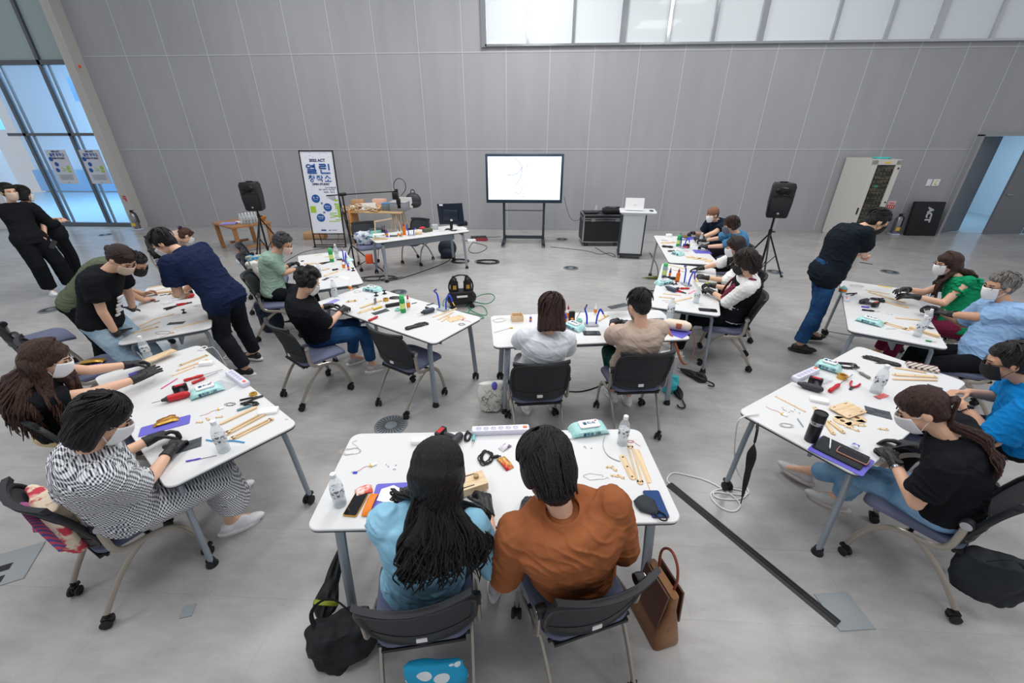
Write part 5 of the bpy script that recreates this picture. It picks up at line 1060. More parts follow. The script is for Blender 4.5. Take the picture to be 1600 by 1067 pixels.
def drill(q, lab, col=RED, up=False, bat=True):
    # lies on its side, muzzle along +X
    t = thing('cordless_drill', lab, 'drill', (q[0], q[1], q[2]), q[3], 'cordless drills'); g = DGREY; t.scale = (.86, .86, .86)
    b = MB(); b.cone((-.06, 0, .032), (.05, 0, .032), .03, .028, 16); b.cap((-.065, 0, .032), (-.05, 0, .032), .027); obj('motor_housing', b, col, t)
    b = MB(); b.cone((.05, 0, .032), (.065, 0, .032), .025, .022, 16); b.cone((.065, 0, .032), (.095, 0, .032), .019, .011, 16); ck = obj('chuck', b, g, t); b = MB(); b.cone((.095, 0, .032), (.155, 0, .032), .0035, n=8); obj('bit', b, STEEL, ck)
    b = MB(); b.tube([(-.03, 0, .03), (-.04, -.05, .03), (-.035, -.11, .03)], lambda k: (.019, .017), n=12, smooth=1); obj('handle', b, g, t)
    b = MB(); b.cap((-.005, -.03, .03), (-.008, -.05, .03), .007); obj('trigger', b, RED if col is not RED else BK, t)
    if bat: b = MB(); b.rbox((-.025, -.135, .032), (.10, .045, .06), .01); bo = obj('battery_pack', b, BK, t); b = MB(); b.box((-.025, -.135, .0625), (.06, .03, .002)); obj('red_label', b, RED, bo)
    return t
def screwdriver(q, lab, m=RED, r=.014, k=.42, name='screwdriver', L=None, shaft=True):
    L = L or q[4]; t = thing(name, lab, 'screwdriver', (q[0], q[1], q[2]), q[3]); b = MB(); a = -L/2; e = a+L*k; b.rev([(0, 0), (r*.8, .004), (r, .02), (r*.75, (e-a)*.5), (r, (e-a)*.75), (r*.6, e-a), (0, e-a)], (a, 0, r), 12, ax=MX.Rotation(pi/2, 3, 'Y')); obj('handle', b, m, t)
    if shaft: b = MB(); b.cone((e, 0, r), (L/2, 0, r), .003, n=8); obj('shaft', b, STEEL, t)
    return t
def pliers(q, lab, m=RED, name='pliers', L=.16):
    t = thing(name, lab, 'pliers', (q[0], q[1], q[2]), q[3])
    for s in (-1, 1): b = MB(); b.tube([(0, 0, .008), (-.04, s*.022, .008), (-L*.62, s*.026, .008)], lambda k: (.006, .008), n=8, smooth=2); obj('handle', b, m, t)
    b = MB(); b.cone((0, 0, .002), (0, 0, .014), .012); b.box((.02, .004, .008), (.045, .008, .008)); b.box((.02, -.004, .008), (.045, .008, .008)); obj('jaw', b, DGREY, t); return t
def third_hand(p, a, lab, k=1.0, br=1):
    t = thing('helping_hand', lab, 'soldering helper', (p[0], p[1], p[2]), a); b = MB(); b.rbox((0, 0, .008), (.13, .09, .016), .02); obj('base', b, mat('cast_grey', (176, 182, 186), .4, .3), t)
    for s in (-1, 1):
        b = MB(); e = (s*.15*br, -.01, .12) if s > 0 else (s*.06, .0, .22); b.tube([(s*.045, 0, .016), (s*.05, 0, .10), (s*.07, .01, .17*k), (s*.11*br, 0, .19*k), e], .0085, n=8, smooth=2); ar = obj('flexible_arm', b, BLUE, t)
        b = MB(); b.cap(e, (e[0]+s*.02, e[1], e[2]-.03), .006); obj('clip', b, YEL, ar)
    return t
def can(p, lab, r=.026, h=.19, m=GREEN, capm=None, group=None):
    t = thing('spray_can', lab, 'spray can', (p[0], p[1], p[2]), 0, group); b = MB(); b.rev([(0, 0), (r, 0), (r, h*.78), (r*.86, h*.82), (0, h*.82)]); obj('can_body', b, m, t); b = MB(); b.rev([(0, h*.8), (r*.9, h*.8), (r*.9, h*.96), (r*.7, h), (0, h)]); obj('cap', b, capm or mat('cap_green', (70, 190, 110), .4), t)
    b = MB(); b.rev([(r*1.01, h*.25), (r*1.012, h*.26), (r*1.012, h*.55), (r*1.01, h*.56)]); obj('band', b, mat('band_pale', (206, 226, 130), .4), t); return t
def glue(p, lab, m=None, capm=RED, h=.15, r=.02):
    t = thing('glue_bottle', lab, 'glue', (p[0], p[1], p[2]), 0); b = MB(); b.rev([(0, 0), (r, 0), (r, h*.6), (r*.5, h*.72), (0, h*.72)]); obj('bottle', b, m or PAPER, t); b = MB(); b.rev([(r*.5, h*.7), (r*.5, h*.8), (r*.15, h), (0, h)]); obj('nozzle', b, capm, t)
    b = MB(); b.rev([(r*1.01, h*.15), (r*1.015, h*.16), (r*1.015, h*.5), (r*1.01, h*.51)]); obj('label', b, ORG, t); return t
def phone(q, lab, m=BK, w_=.072, L=.15, glass=(18, 22, 28), h=.009, dz=0, name='mobile_phone', cat='phone'):
    t = thing(name, lab, cat, (q[0], q[1], q[2]+dz), q[3]); b = MB(); b.rbox((0, 0, h/2), (L, w_, h), .01); obj('case', b, m, t); b = MB(); b.rbox((0, 0, h+.0004), (L*.94, w_*.9, .0012), .008); obj('screen', b, mat('glass_%d' % glass[0], glass, .08), t); return t
def tape(p, lab, m=YEL, r=.032, h=.02, cm=CLR):
    t = thing('tape_roll', lab, 'tape', (p[0], p[1], p[2])); b = MB(); b.rev([(r*.55, 0), (r, 0), (r, h), (r*.55, h)], n=24); b.f = b.f[:-2]; b.m = b.m[:-2]; n = 24; b.f += [[3*n+j, 3*n+(j+1) % n, (j+1) % n, j] for j in range(n)]; b.m += [0]*n; obj('roll', b, m, t); return t
def cords(p, lab, seed=1, rx=.06, ry=.035, turns=4, r=.0028, m=None, name='cable_bundle', cat='cable', lead=(), a=0, jit=.7, plug=False):
    t = thing(name, lab, cat, (p[0], p[1], p[2]), a); b = MB(); b.tube(coil(0, 0, 0, rx, ry, turns, r, 0, seed, jit, lead), r, n=6, smooth=1); obj('cord', b, m or BK, t)
    if plug: b = MB(); b.cap((rx, 0, .01), (rx+.03, .01, .01), .009); b.cone((rx+.03, .01, .01), (rx+.05, .012, .01), .004); obj('plug', b, m or BK, t)
    return t
def led(q, lab, m=YEL):
    t = thing('battery_cell', lab, 'battery', (q[0], q[1], q[2]), q[3]); b = MB(); b.rbox((0, 0, .005), (.034, .02, .009), .002); obj('cell', b, W_, t); b = MB(); b.box((-.014, 0, .0055), (.008, .021, .0105)); obj('yellow_end', b, m, t)
    b = MB(); b.tube([(-.018, 0, .004), (-.05, .012, .003), (-.08, -.008, .003), (-.12, .004, .003)], .0011, n=5, smooth=2); obj('wire', b, RED, t); return t
def screws(p, n, lab, sp=.05, seed=1):
    rnd = random.Random(seed)
    for i in range(n):
        b = MB(); b.cone((0, 0, .002), (.008, 0, .002), .0014, n=6); b.cone((.008, 0, .002), (.01, 0, .002), .003, n=8); o = tag(obj('screw', b, STEEL), lab, 'screw', lab); o.location = (p[0]+rnd.uniform(-sp, sp), p[1]+rnd.uniform(-sp, sp)*.6, p[2]); o.rotation_euler = (0, 0, rnd.uniform(0, 6))
def link(p, a, lab, s=1):
    t = thing('wood_link', lab, 'wood piece', (p[0], p[1], p[2]), a); b = MB(); b.tube([(-.02*s, 0, .0), (-.01*s, .006*s, 0), (0, .002*s, 0), (.01*s, -.005*s, 0), (.02*s, 0, .0)], lambda k: (.008*s, .0025), n=8, smooth=1, flat=(0, 1, 0)); b.v = [(x, y, z+.0025) for x, y, z in b.v]; obj('link_body', b, WOOD, t); holes([(x*s, 0) for x in (-.016, .016)], .005, .003*s, t); return t
def glove_lying(p, a, lab, s=1):
    b = MB(); hand(b, V((-.08, 0, .012)), V((1, 0, 0)), Z, 1, 'flat', .009); b.cap((-.14, .0, .012), (-.07, 0, .012), .03, .026); b.v = [(x, y, .004+z*.55+.004*NZ.noise(V((x*40, y*40, 0)))) for x, y, z in b.v]
    o = blob('rubber_glove', b, .004, GLV, None, 1); o.location = (p[0], p[1], p[2]); o.rotation_euler = (0, 0, a); return tag(o, lab, 'glove')
def packet(q, lab, m, w_=.06, name='snack_packet', cat='snack', h=.014, L=None, dz=0, amp=.006, sd=1):
    L = L or q[4]; b = MB(); rs = []
    for i in range(13):
        u = -1+i/6; k = max(.08, 1-abs(u)**4); rs.append([V((u*L/2, w_/2*cos(a), h/2*k+h/2*k*sin(a)+.001)) for a in [2*pi*j/16 for j in range(16)]])
    b.loft(rs); b.v = [tuple(V(v_)+V((0, 0, 1))*amp*max(0, NZ.noise(V(v_)*45+V((sd, 0, 0))))) for v_ in b.v]; o = obj(name, b, m, sharp=25); o.location = (q[0], q[1], q[2]+dz); o.rotation_euler = (0, 0, q[3]); return tag(o, lab, cat)
def stick(q, lab, r=.0022, m=None, name='wood_stick', cat='wood piece'):
    b = MB(); b.cone((-q[4]/2, 0, r), (q[4]/2, 0, r), r, n=6); o = obj(name, b, m or WOOD); o.location = q[:3]; o.rotation_euler = (0, 0, q[3]); return tag(o, lab, cat)
def pen(q, lab, m, r=.004):
    t = thing('pen', lab, 'pen', q[:3], q[3]); b = MB(); b.cone((-q[4]/2, 0, r), (q[4]/2*.8, 0, r), r, n=10); obj('barrel', b, m, t); b = MB(); b.cone((q[4]/2*.8, 0, r), (q[4]/2, 0, r), r, .001, 10); obj('tip', b, STEEL, t)
def stand_clip(p, lab, s=1):
    t = thing('clip_stand', lab, 'stand', p[:3]); b = MB(); b.rev([(0, 0), (.022*s, 0), (.02*s, .006), (.007*s, .012), (.006*s, .03), (.018*s, .036), (.018*s, .04), (0, .04)]); obj('stand', b, BK, t)
FOLD = PURP
def folder(q, w_, lab, dz=0, L=None, m=None): return panel(q, w_, lab, .004, dz, m or PURP, 'plastic_folder', 'folder', False, L=L)
T73 = .73
# ---- front table
power_strip((-0.175, 2.03, 0.73, 0.105, 0.32), 'lilac white power strip with orange switch at the back of the front table', L=.36)
wipes((0.373, 2.066, 0.73, 0.251, 0.246), 'teal and white wet wipes pack at the back right of the front table', h=.055)
bottle((0.563, 1.961, 0.73), 'water bottle at the back right of the front table'); bottle((-0.939, 1.434, 0.73), 'pale water bottle at the left end of the front table')
cords((-1.041, 1.812, 0.73), 'thin pale wire loops at the back left of the front table', 5, .05, .03, 2, .0013, WIRE, 'wire_loop', 'wire', [(.02, .05, .002), (-.03, .08, .002), (.0, .10, .002)])
led((-0.869, 1.711, 0.73, 0.57, 0.06), 'small white and yellow battery at the left of the front table'); b = MB(); b.box((0, 0, .003), (.022, .012, .006)); o = tag(obj('circuit_board', b, BLUE), 'tiny blue circuit board left of the snack wrappers', 'circuit board'); o.location = (-0.949, 1.648, 0.73)
screws((-0.758, 1.701, 0.73), 6, 'small screws lying between the wires and the white carton', .035)
box_pack(*(-0.659, 1.909, 0.73), .09, .05, .03, .1, PAPER, 'small_box', 'small white carton behind the long black hair'); packet((-0.852, 1.521, 0.73, 0.458, 0.086), 'red and white crumpled snack wrapper at the left of the front table', mat('wrap_white', (236, 222, 214), .4, col2=(220, 80, 60), nscale=30), .055, h=.02); packet((-0.786, 1.433, 0.73, 1.582, 0.139), 'orange snack bar wrapper beside a dark phone', ORG, .04, h=.02, dz=.006)
phone((-0.859, 1.435, 0.73, 1.509, 0.137), 'dark phone under the snack wrappers, gold edge', GOLD, L=.15); folder((-0.693, 1.505, 0.73, 0.123, 0.169), .16, 'purple folder half hidden left of the black-haired woman', L=.2)
b = MB(); pts = [(-.06, -.045), (.02, -.06), (.07, -.01), (.055, .03), (-.005, .06), (-.06, .03)]; b.poly(pts, 0, .002); o = tag(obj('paper_cutout', b, PAPER), 'white cut paper shape lying on the purple folder', 'paper'); o.location = (-0.703, 1.506, 0.735)
drill((-0.441, 1.902, 0.73, 1.542, 0.057), 'grey and black cordless drill at the back of the front table, battery away', DGREY).rotation_euler.z = -2.0
cords((-0.373, 1.975, 0.73), 'upright bundle of black cable beside the power strip', 8, .018, .045, 5, .0035); cords((-0.24, 1.797, 0.73), 'tangled black cable with teal plug before the power strip', 9, .035, .055, 5, .0035, plug=True)
t = thing('soldering_iron', 'teal handled soldering iron pointing at the viewer', 'soldering iron', (-0.334, 1.953, 0.73), -1.55); b = MB(); b.cone((-.05, 0, .01), (.02, 0, .01), .009); obj('handle', b, mat('teal_handle', (120, 190, 196), .4), t); b = MB(); b.cone((.02, 0, .01), (.07, 0, .01), .004, .001); obj('tip', b, STEEL, t)
t = thing('wood_box', 'small wooden box being built by the woman in light blue', 'wood box', (-0.292, 1.568, 0.745), .45); b = MB(); b.box((0, 0, .022), (.15, .10, .044)); obj('box_body', b, WOOD, t); b = MB(); b.cone((.03, .01, .044), (.03, .01, .06), .014); obj('knob', b, mat('cork', (176, 150, 110), .8), t); b = MB(); b.box((-.03, -.035, .0445), (.07, .006, .001)); b.box((-.0, .038, .0445), (.06, .006, .001)); obj('slot', b, BK, t)
packet((-0.138, 1.891, 0.73, 0.812, 0.073), 'silver white sweet packet in the middle of the front table', mat('wrap_silver', (210, 208, 214), .3, col2=(110, 70, 120), nscale=40, nmix=(.55, .6)), .04, h=.014); packet((-0.13, 1.757, 0.73, -0.943, 0.109), 'gold and red snack wrapper left of the black bowl haircut', mat('wrap_gold', (200, 160, 80), .3, .3, col2=(190, 30, 40), nscale=22), .05, h=.022)
t = thing('clear_packet', 'clear plastic packet with a white card beside the wet wipes', 'packet', (0.221, 2.016, 0.73), -.1); b = MB(); b.rbox((0, 0, .003), (.13, .07, .006), .004); obj('bag', b, CLR, t); b = MB(); b.box((.0, 0, .0065), (.09, .05, .001)); obj('card', b, PAPER, t)
b = MB(); b.tube([(0.468, 2.018, 0.733), (0.441, 1.941, 0.733), (0.452, 1.859, 0.733), (0.483, 1.823, 0.733), (0.523, 1.804, 0.733)], lambda k: (.004, .0012), n=6, smooth=2, flat=(0, 0, 1)); tag(obj('led_strip', b, mat('strip_grey', (170, 174, 178), .5)), 'thin grey light strip curving left of the wooden strips', 'light strip')
cords((0.617, 1.981, 0.73), 'tiny wires and plugs by the right bottle on the front table', 12, .02, .012, 2, .001, RED, 'wire_loop', 'wire', [(.03, -.02, .002), (.05, -.04, .002)])
strip((0.555, 1.765, 0.73, -1.419, 0.194), 'widest pale wooden strip at the right of the front table', .036, .005, 3); frame_strip((0.603, 1.793, 0.73, -1.588, 0.307), 'slotted wooden strip in the middle of three at the right', .034); strip((0.645, 1.782, 0.73, -1.534, 0.264), 'plain wooden strip nearest the table edge at the right', .03, .003, 0)
stick((0.632, 1.761, 0.73, -1.52, 0.328), 'thin wooden stick lying over the strips at the right')
for p, a, l in (((0.458, 1.759, 0.73), .3, 'small hooked wooden link, farthest of three on the front table'), ((0.477, 1.745, 0.73), -.6, 'small hooked wooden link beside the farthest one'), ((0.475, 1.693, 0.73), .1, 'small wooden link nearest the brown shirt'), ((0.505, 1.689, 0.73), -.4, 'small wooden link nearest the wide strip')): link(p, a, l)
screws((0.361, 1.901, 0.73), 4, 'small dark screws before the wet wipes pack', .03, 3)
cords((0.359, 1.682, 0.73), 'thin red and white wires behind the brown shoulder', 14, .06, .02, 1, .0012, WIRE, 'wire_loop', 'wire', [(.08, -.01, .002)])
phone((0.645, 1.51, 0.73, -1.516, 0.132), 'blue phone at the right corner of the front table', NAVYP, L=.17, w_=.085, glass=(40, 70, 120))
t = thing('fabric_mask', 'black fabric mask lying on the blue phone', 'mask', (0.599, 1.489, 0.742), -.9); b = MB(); rs = []
for i in range(9): u = -1+i/4; wd = .055*(1-.35*u*u) if u < 0 else .055*(1-.75*u); rs.append([V((u*.06, -wd, .002)), V((u*.06, 0, .012)), V((u*.06, wd, .002)), V((u*.06, wd, .0)), V((u*.06, 0, .009)), V((u*.06, -wd, .0))])
b.loft(rs); obj('cloth', b, mat('mask_cloth', (46, 52, 58), .8), t, sharp=180); b = MB(); b.tube([(.05, -.01, .006), (.09, -.025, .003), (.115, .0, .003), (.09, .025, .003), (.05, .012, .006)], .004, smooth=2, n=6); obj('ear_loop', b, BK, t)
# ---- near left table
panel((-3.051, 2.805, 0.73, 1.22, 0.255), .085, 'large wooden plate held by the woman with long brown hair', .008, .035)
frame_strip((-2.77, 2.822, 0.73, 1.069, 0.214), 'slotted wooden strip farthest on the near left table', .03); strip((-2.725, 2.745, 0.73, 1.006, 0.226), 'wooden strip next to the slotted one on the near left table', .024, .006); strip((-2.72, 2.649, 0.73, 1.082, 0.17), 'short wooden strip by the gloved right hand', .02, .004)
box_pack(*(-2.614, 2.758, 0.73), .10, .045, .03, .3, PAPER, 'small_box', 'small white box behind the red files on the near left table')
pen((-2.689, 2.474, 0.73, 1.502, 0.151), 'pink and violet pen on the near left table', mat('pen_pink', (220, 90, 160), .4))
screwdriver((-2.511, 2.588, 0.73, 0.765, 0.256), 'red handled file with long steel shaft, upper of two', RED, .012, .5, 'hand_file'); screwdriver((-2.47, 2.548, 0.73, 1.064, 0.183), 'red handled file with dark grey blade, lower of two', RED, .012, .5, 'hand_file')
wipes((-2.325, 2.372, 0.73, 0.789, 0.207), 'teal wet wipes pack on the near left table beside the drill'); drill((-2.469, 2.272, 0.73, 0.654, 0.109), 'red and black cordless drill lying on the near left table', RED).rotation_euler.z += pi
power_strip((-2.207, 2.543, 0.73, -0.593, 0.349), 'power strip along the far edge of the near left table', L=.30, n=5); panel((-2.277, 2.471, 0.73, -0.336, 0.186), .09, 'clear flat plastic tray beside the left power strip', .004, 0, CLR, 'plastic_tray', 'tray', False)
folder((-2.324, 1.993, 0.73, 0.597, 0.26), .11, 'purple folder under gold packs on the near left table'); folder((-3.017, 2.601, 0.73, 0.996, 0.141), .16, 'purple folder edge under the long-haired woman’s arms')
packet((-2.339, 2.02, 0.73, 0.687, 0.132), 'gold snack packets on the purple folder', GOLD, .05, h=.014, dz=.005); packet((-2.354, 2.043, 0.73, 0.858, 0.102), 'second gold packet tucked behind the first', mat('gold_dark', (170, 120, 50), .3, .6), .04, h=.012, dz=.012)
sheet((-2.037, 1.818, 0.73, 0.624, 0.135), .10, 'dark sandpaper sheet under the hands of the woman in gingham'); screwdriver((-1.876, 1.714, 0.73, 0.392, 0.154), 'thin violet screwdriver near the corner of the near left table', mat('violet', (96, 80, 200), .4), .005, .5)
bottle((-1.789, 1.787, 0.73), 'clear bottle standing among wood strips on the near left table', 1.05)
b = MB(); b.tube([(-1.962, 1.87, 0.735), (-1.879, 1.856, 0.735), (-1.802, 1.872, 0.735), (-1.713, 1.858, 0.735)], .004, smooth=2, n=6); tag(obj('blue_tube', b, mat('tube_blue', (60, 160, 220), .3)), 'light blue plastic tube before the wood strips', 'tube')
strip((-1.916, 2.114, 0.73, 0.992, 0.23), 'long wooden rack strip, farthest of three by the left bottle', .022, .012, 0); frame_strip((-1.814, 2.039, 0.73, 1.07, 0.269), 'slotted wooden frame, middle of three by the left bottle', .04, .012); frame_strip((-1.743, 1.984, 0.73, 0.982, 0.258), 'wooden frame nearest the edge of the near left table', .036, .01)
for p, a, l in (((-2.129, 2.036, 0.73), .3, 'small wooden link left of the long rack strip'), ((-2.099, 2.071, 0.73), -.4, 'small wooden link between two others'), ((-2.038, 2.095, 0.73), .5, 'small wooden link nearest the rack strip')): link(p, a, l)
led((-2.09, 2.184, 0.73, 0.803, 0.064), 'white battery with yellow end on the near left table'); cords((-2.061, 2.237, 0.73), 'dark thin wires by the left table battery', 22, .03, .015, 2, .0012)
cords((-1.919, 2.244, 0.73), 'thick black coiled cord on the near left table', 21, .045, .018, 6, .004); screwdriver((-1.915, 2.208, 0.73, 0.758, 0.135), 'grey blue handled iron beside the black coil', mat('slate', (110, 150, 165), .4), .009, .6)
box_pack(*(-1.745, 2.165, 0.73), .12, .07, .02, .3, PAPER, 'small_box', 'white carton with green print at the far corner of the near left table'); screws((-1.592, 2.095, 0.73), 2, 'dark screws at the far corner of the near left table', .01, 5)
tape((-1.973, 2.359, 0.73), 'gold tin of solder at the far edge of the near left table', GOLD, .025, .015); pliers((-1.924, 2.317, 0.73, 0.631, 0.071), 'dark pliers beside the solder tin', BK)
cords((-2.84, 3.026, 0.73), 'white cord loop over the far corner of the near left table', 31, .03, .04, 2, .003, W_, 'white_cord', 'cable', [(.06, .05, 0), (.10, .06, -.2)])
bottle((-3.171, 2.839, 0.73), 'water bottle with checked label beside the wooden plate')
sheet((-1.833, 1.836, 0.73, -0.688, 0.085), .03, 'scrap of clear film at the foot of the left bottle', CLR, 'plastic_scrap', 'scrap')
# ---- back left table
for i, (q, l, k) in enumerate((((-4.537, 4.627, 0.73, 0.67, 0.328), 'long slotted strip at the far edge of the back left table', 1), ((-4.455, 4.477, 0.73, 0.989, 0.14), 'short strip behind the bare hands on the back left table', 0), ((-3.798, 3.534, 0.73, 1.497, 0.202), 'wood lath near the black glove on the back left table', 0), ((-3.745, 3.694, 0.73, 0.922, 0.151), 'wood lath continuing towards the drill', 0), ((-3.712, 3.469, 0.73, 1.305, 0.189), 'wood lath, second from the glove', 0), ((-3.668, 3.367, 0.73, 0.834, 0.202), 'slotted strip nearest the standing woman’s glove', 1), ((-3.319, 3.525, 0.73, 0.761, 0.302), 'long thin wood sheet at the near edge of the back left table', 0))):
    (frame_strip(q, l, .03) if k else strip(q, l, .02, .005, 0))
strip((-4.315, 4.372, 0.73, 0.413, 0.182), 'thick wooden block under the man’s hands', .035, .02, 0); drill((-3.918, 4.21, 0.73, 0.653, 0.143), 'red drill with black grip on the back left table', RED).rotation_euler.z += pi
packet((-4.015, 4.057, 0.73, 1.041, 0.115), 'crinkled clear plastic bag on the back left table', CLR, .08, 'plastic_bag', 'bag', .02); sheet((-3.5, 3.537, 0.73, 0.268, 0.139), .06, 'dark sandpaper on the back left table'); sheet((-4.18, 4.098, 0.73, 1.017, 0.048), .04, 'small dark chip of sandpaper on the back left table'); sheet((-4.273, 4.298, 0.73, 0.834, 0.06), .03, 'tiny dark chip behind the plastic bag'); sheet((-4.221, 4.333, 0.73, 1.782, 0.065), .04, 'brown chip beside the wooden block', mat('chip', (110, 96, 70), .7))
pliers((-3.784, 4.048, 0.73, 0.734, 0.15), 'black pliers below the red drill'); pliers((-3.845, 3.952, 0.73, 1.109, 0.148), 'black and red pliers on the back left table', BK); stand_clip((-3.619, 3.792, 0.73), 'small black clip stand on the back left table')
cords((-3.602, 3.99, 0.73), 'tangle of thin dark wire at the right of the back left table', 41, .05, .03, 3, .0012, WIRE, 'wire_loop', 'wire'); cords((-3.452, 3.32, 0.73), 'thin wire ring near the edge of the back left table', 42, .07, .03, 1, .0012, BK, 'wire_loop', 'wire', jit=.1); led((-3.346, 3.332, 0.73, 1.106, 0.048), 'white battery on the wire ring')
box_pack(*(-4.016, 4.374, 0.73), .06, .05, .04, 0, mat('pale_teal', (180, 210, 214), .4), 'small_box', 'pale teal small box before the man in the polo')
# ---- long left table
bottle((-2.253, 4.347, 0.73), 'water bottle behind the curly-haired person in black'); glue((-2.163, 4.568, 0.73), 'clear white small bottle at the far left of the long left table', W_, CLR, .1)
wipes((-1.891, 4.558, 0.73, -0.37, 0.222), 'crumpled teal wipes pack on the long left table', crump=.02); cords((-2.053, 4.506, 0.73), 'thin pale wires left of the teal wipes', 51, .04, .03, 2, .0012, WIRE, 'wire_loop', 'wire')
stand_clip((-1.789, 4.389, 0.73), 'black clip stand before the teal wipes', 1.2); stand_clip((-1.714, 4.456, 0.73), 'black clip stand, second of two', 1.2); screws((-1.848, 4.283, 0.73), 4, 'small silver clips on the long left table', .03, 7)
tape((-1.625, 4.233, 0.73), 'yellow solder reel in clear case on the long left table', GOLD, .03, .03); cords((-1.549, 4.317, 0.73), 'coiled black cable behind the green can', 53, .06, .03, 5, .0035)
strip((-1.751, 4.114, 0.73, 0.998, 0.278), 'wooden lath of the clamp assembly', .03, .012, 0); strip((-1.74, 3.94, 0.73, 0.948, 0.202), 'wooden plate with rounded end below the lath', .045, .006); frame_strip((-2.001, 4.197, 0.73, 0.394, 0.115), 'slotted frame held near black gloves', .05); folder((-2.215, 4.15, 0.73, 1.227, 0.209), .07, 'violet paper at the left end of the long left table', m=mat('lilac_paper', (176, 150, 206), .5))
b = MB(); b.box((0, 0, .03), (.012, .045, .06)); o = tag(obj('clamp_plate', b, mat('clamp_grey', (130, 138, 144), .4, .5)), 'grey upright plate on the lath', 'clamp'); o.location = (-1.701, 4.121, 0.742)
screwdriver((-1.623, 4.016, 0.73, 0.947, 0.162), 'yellow cutter on the long left table', YEL, .012, .7, 'paper_cutter'); box_pack(*(-1.492, 4.086, 0.73), .17, .05, .028, .55, BK, 'black_tray', 'long black tray on the long left table', 'tray')
sheet((-1.577, 3.912, 0.73, 0.839, 0.17), .08, 'dark sandpaper below the black tray'); screwdriver((-1.581, 3.712, 0.73, 1.105, 0.128), 'red multi tool at the near edge of the long left table', RED, .013, .95, 'multi_tool', shaft=False)
can((-1.334, 3.914, 0.73), 'green spray can standing on the long left table', .028, .19); glue((-1.301, 4.003, 0.73), 'red capped glue bottle right of the green can', h=.16); tape((-1.406, 3.963, 0.73), 'pale green tape roll left of the green can', mat('mint', (150, 210, 190), .5))
drill((-1.069, 3.9, 0.73, 0.733, 0.135), 'blue grey hand drill lying beside the black glove', mat('slate_blue', (58, 68, 88), .4), bat=False).rotation_euler.z += pi; glove_lying((-1.07, 3.603, 0.73), .75, 'black rubber glove lying alone on the long left table')
third_hand((-0.936, 4.002, 0.73), -.5, 'helping hand with blue arms at the right of the long left table', 1.0, 1)
for i, (q, l) in enumerate((((-0.896, 3.919, 0.73, 0.88, 0.324), 'long wood strip behind the plate, right of the long left table'), ((-0.874, 3.835, 0.73, 1.044, 0.236), 'second wood strip by the plate'), ((-0.861, 3.762, 0.73, 1.246, 0.155), 'short third wood strip by the plate'))): strip(q, l, .02, .006, 0)
panel((-0.759, 3.774, 0.73, 0.64, 0.172), .11, 'square wooden plate at the right end of the long left table'); led((-0.695, 3.752, 0.73, 2.627, 0.09), 'orange ended battery on the long left table', ORG); cords((-0.673, 3.637, 0.73), 'small wires at the near right corner of the long left table', 57, .03, .02, 2, .0012); sheet((-1.103, 4.151, 0.73, 0.749, 0.088), .03, 'dark chip behind the drill'); pen((-1.286, 4.171, 0.73, 0.652, 0.067), 'small grey stick at the far edge of the long left table', DGREY)
# ---- far left table
can((-2.92, 5.75, 0.73), 'green spray can on the far left table', .03, .2); bottle((-2.935, 5.957, 0.73), 'water bottle beside the green can on the far left table'); bottle((-2.774, 5.061, 0.73), 'clear bottle near the gloved hands of the one in pale green', .9)
third_hand((-2.683, 5.66, 0.73), -.9, 'helping hand with blue arms on the far left table'); glue((-2.585, 5.383, 0.73), 'red capped glue on the far left table', h=.15); glue((-2.511, 5.356, 0.73), 'blue tube standing right of the red glue', BLUE, BLUE, .10, .014); stand_clip((-2.437, 5.33, 0.73), 'black clip stand at the edge of the far left table', 1.2)
strip((-3.139, 5.641, 0.73, 0.292, 0.266), 'long wood plate on the far left table', .04, .01); strip((-3.289, 6.088, 0.73, 0.815, 0.107), 'small brown stick at the back of the far left table', .015, .005); strip((-3.119, 6.004, 0.73, 0.641, 0.065), 'little wood piece left of the green can', .03, .006)
screwdriver((-3.079, 5.453, 0.73, 0.603, 0.116), 'red screwdriver on the far left table', RED, .014, .7); pliers((-2.968, 5.698, 0.73, 0.935, 0.128), 'black pliers at the foot of the green can', BK); cords((-2.842, 5.856, 0.73), 'black cable behind the blue arms', 61, .05, .025, 3, .004); screwdriver((-2.686, 5.349, 0.73, 0.667, 0.102), 'dark file on the far left table', BK, .012, .8, 'hand_file')
frame_strip((-2.834, 5.357, 0.73, 0.957, 0.113), 'wood frame in the middle of the far left table', .04); strip((-2.679, 5.178, 0.73, 1.201, 0.245), 'wood plate with holes on the far left table', .04, .005, 3); cords((-2.577, 5.043, 0.73), 'wire tangle on the far left table', 62, .05, .03, 3, .0012, WIRE, 'wire_loop', 'wire'); sheet((-2.65, 4.96, 0.73, 1.397, 0.107), .05, 'small dark sandpaper on the far left table'); screwdriver((-3.36, 5.747, 0.73, 0.736, 0.053), 'short black tool at the back left', BK, .008, .8, 'hand_file'); wipes((-2.753, 5.86, 0.73, -0.628, 0.223), 'teal wipes under the blue arms', h=.03)
panel((-2.429, 5.023, 0.73, -0.58, 0.182), .06, 'white paper scrap on the far left table', .002, 0, PAPER, 'paper_scrap', 'paper', False)
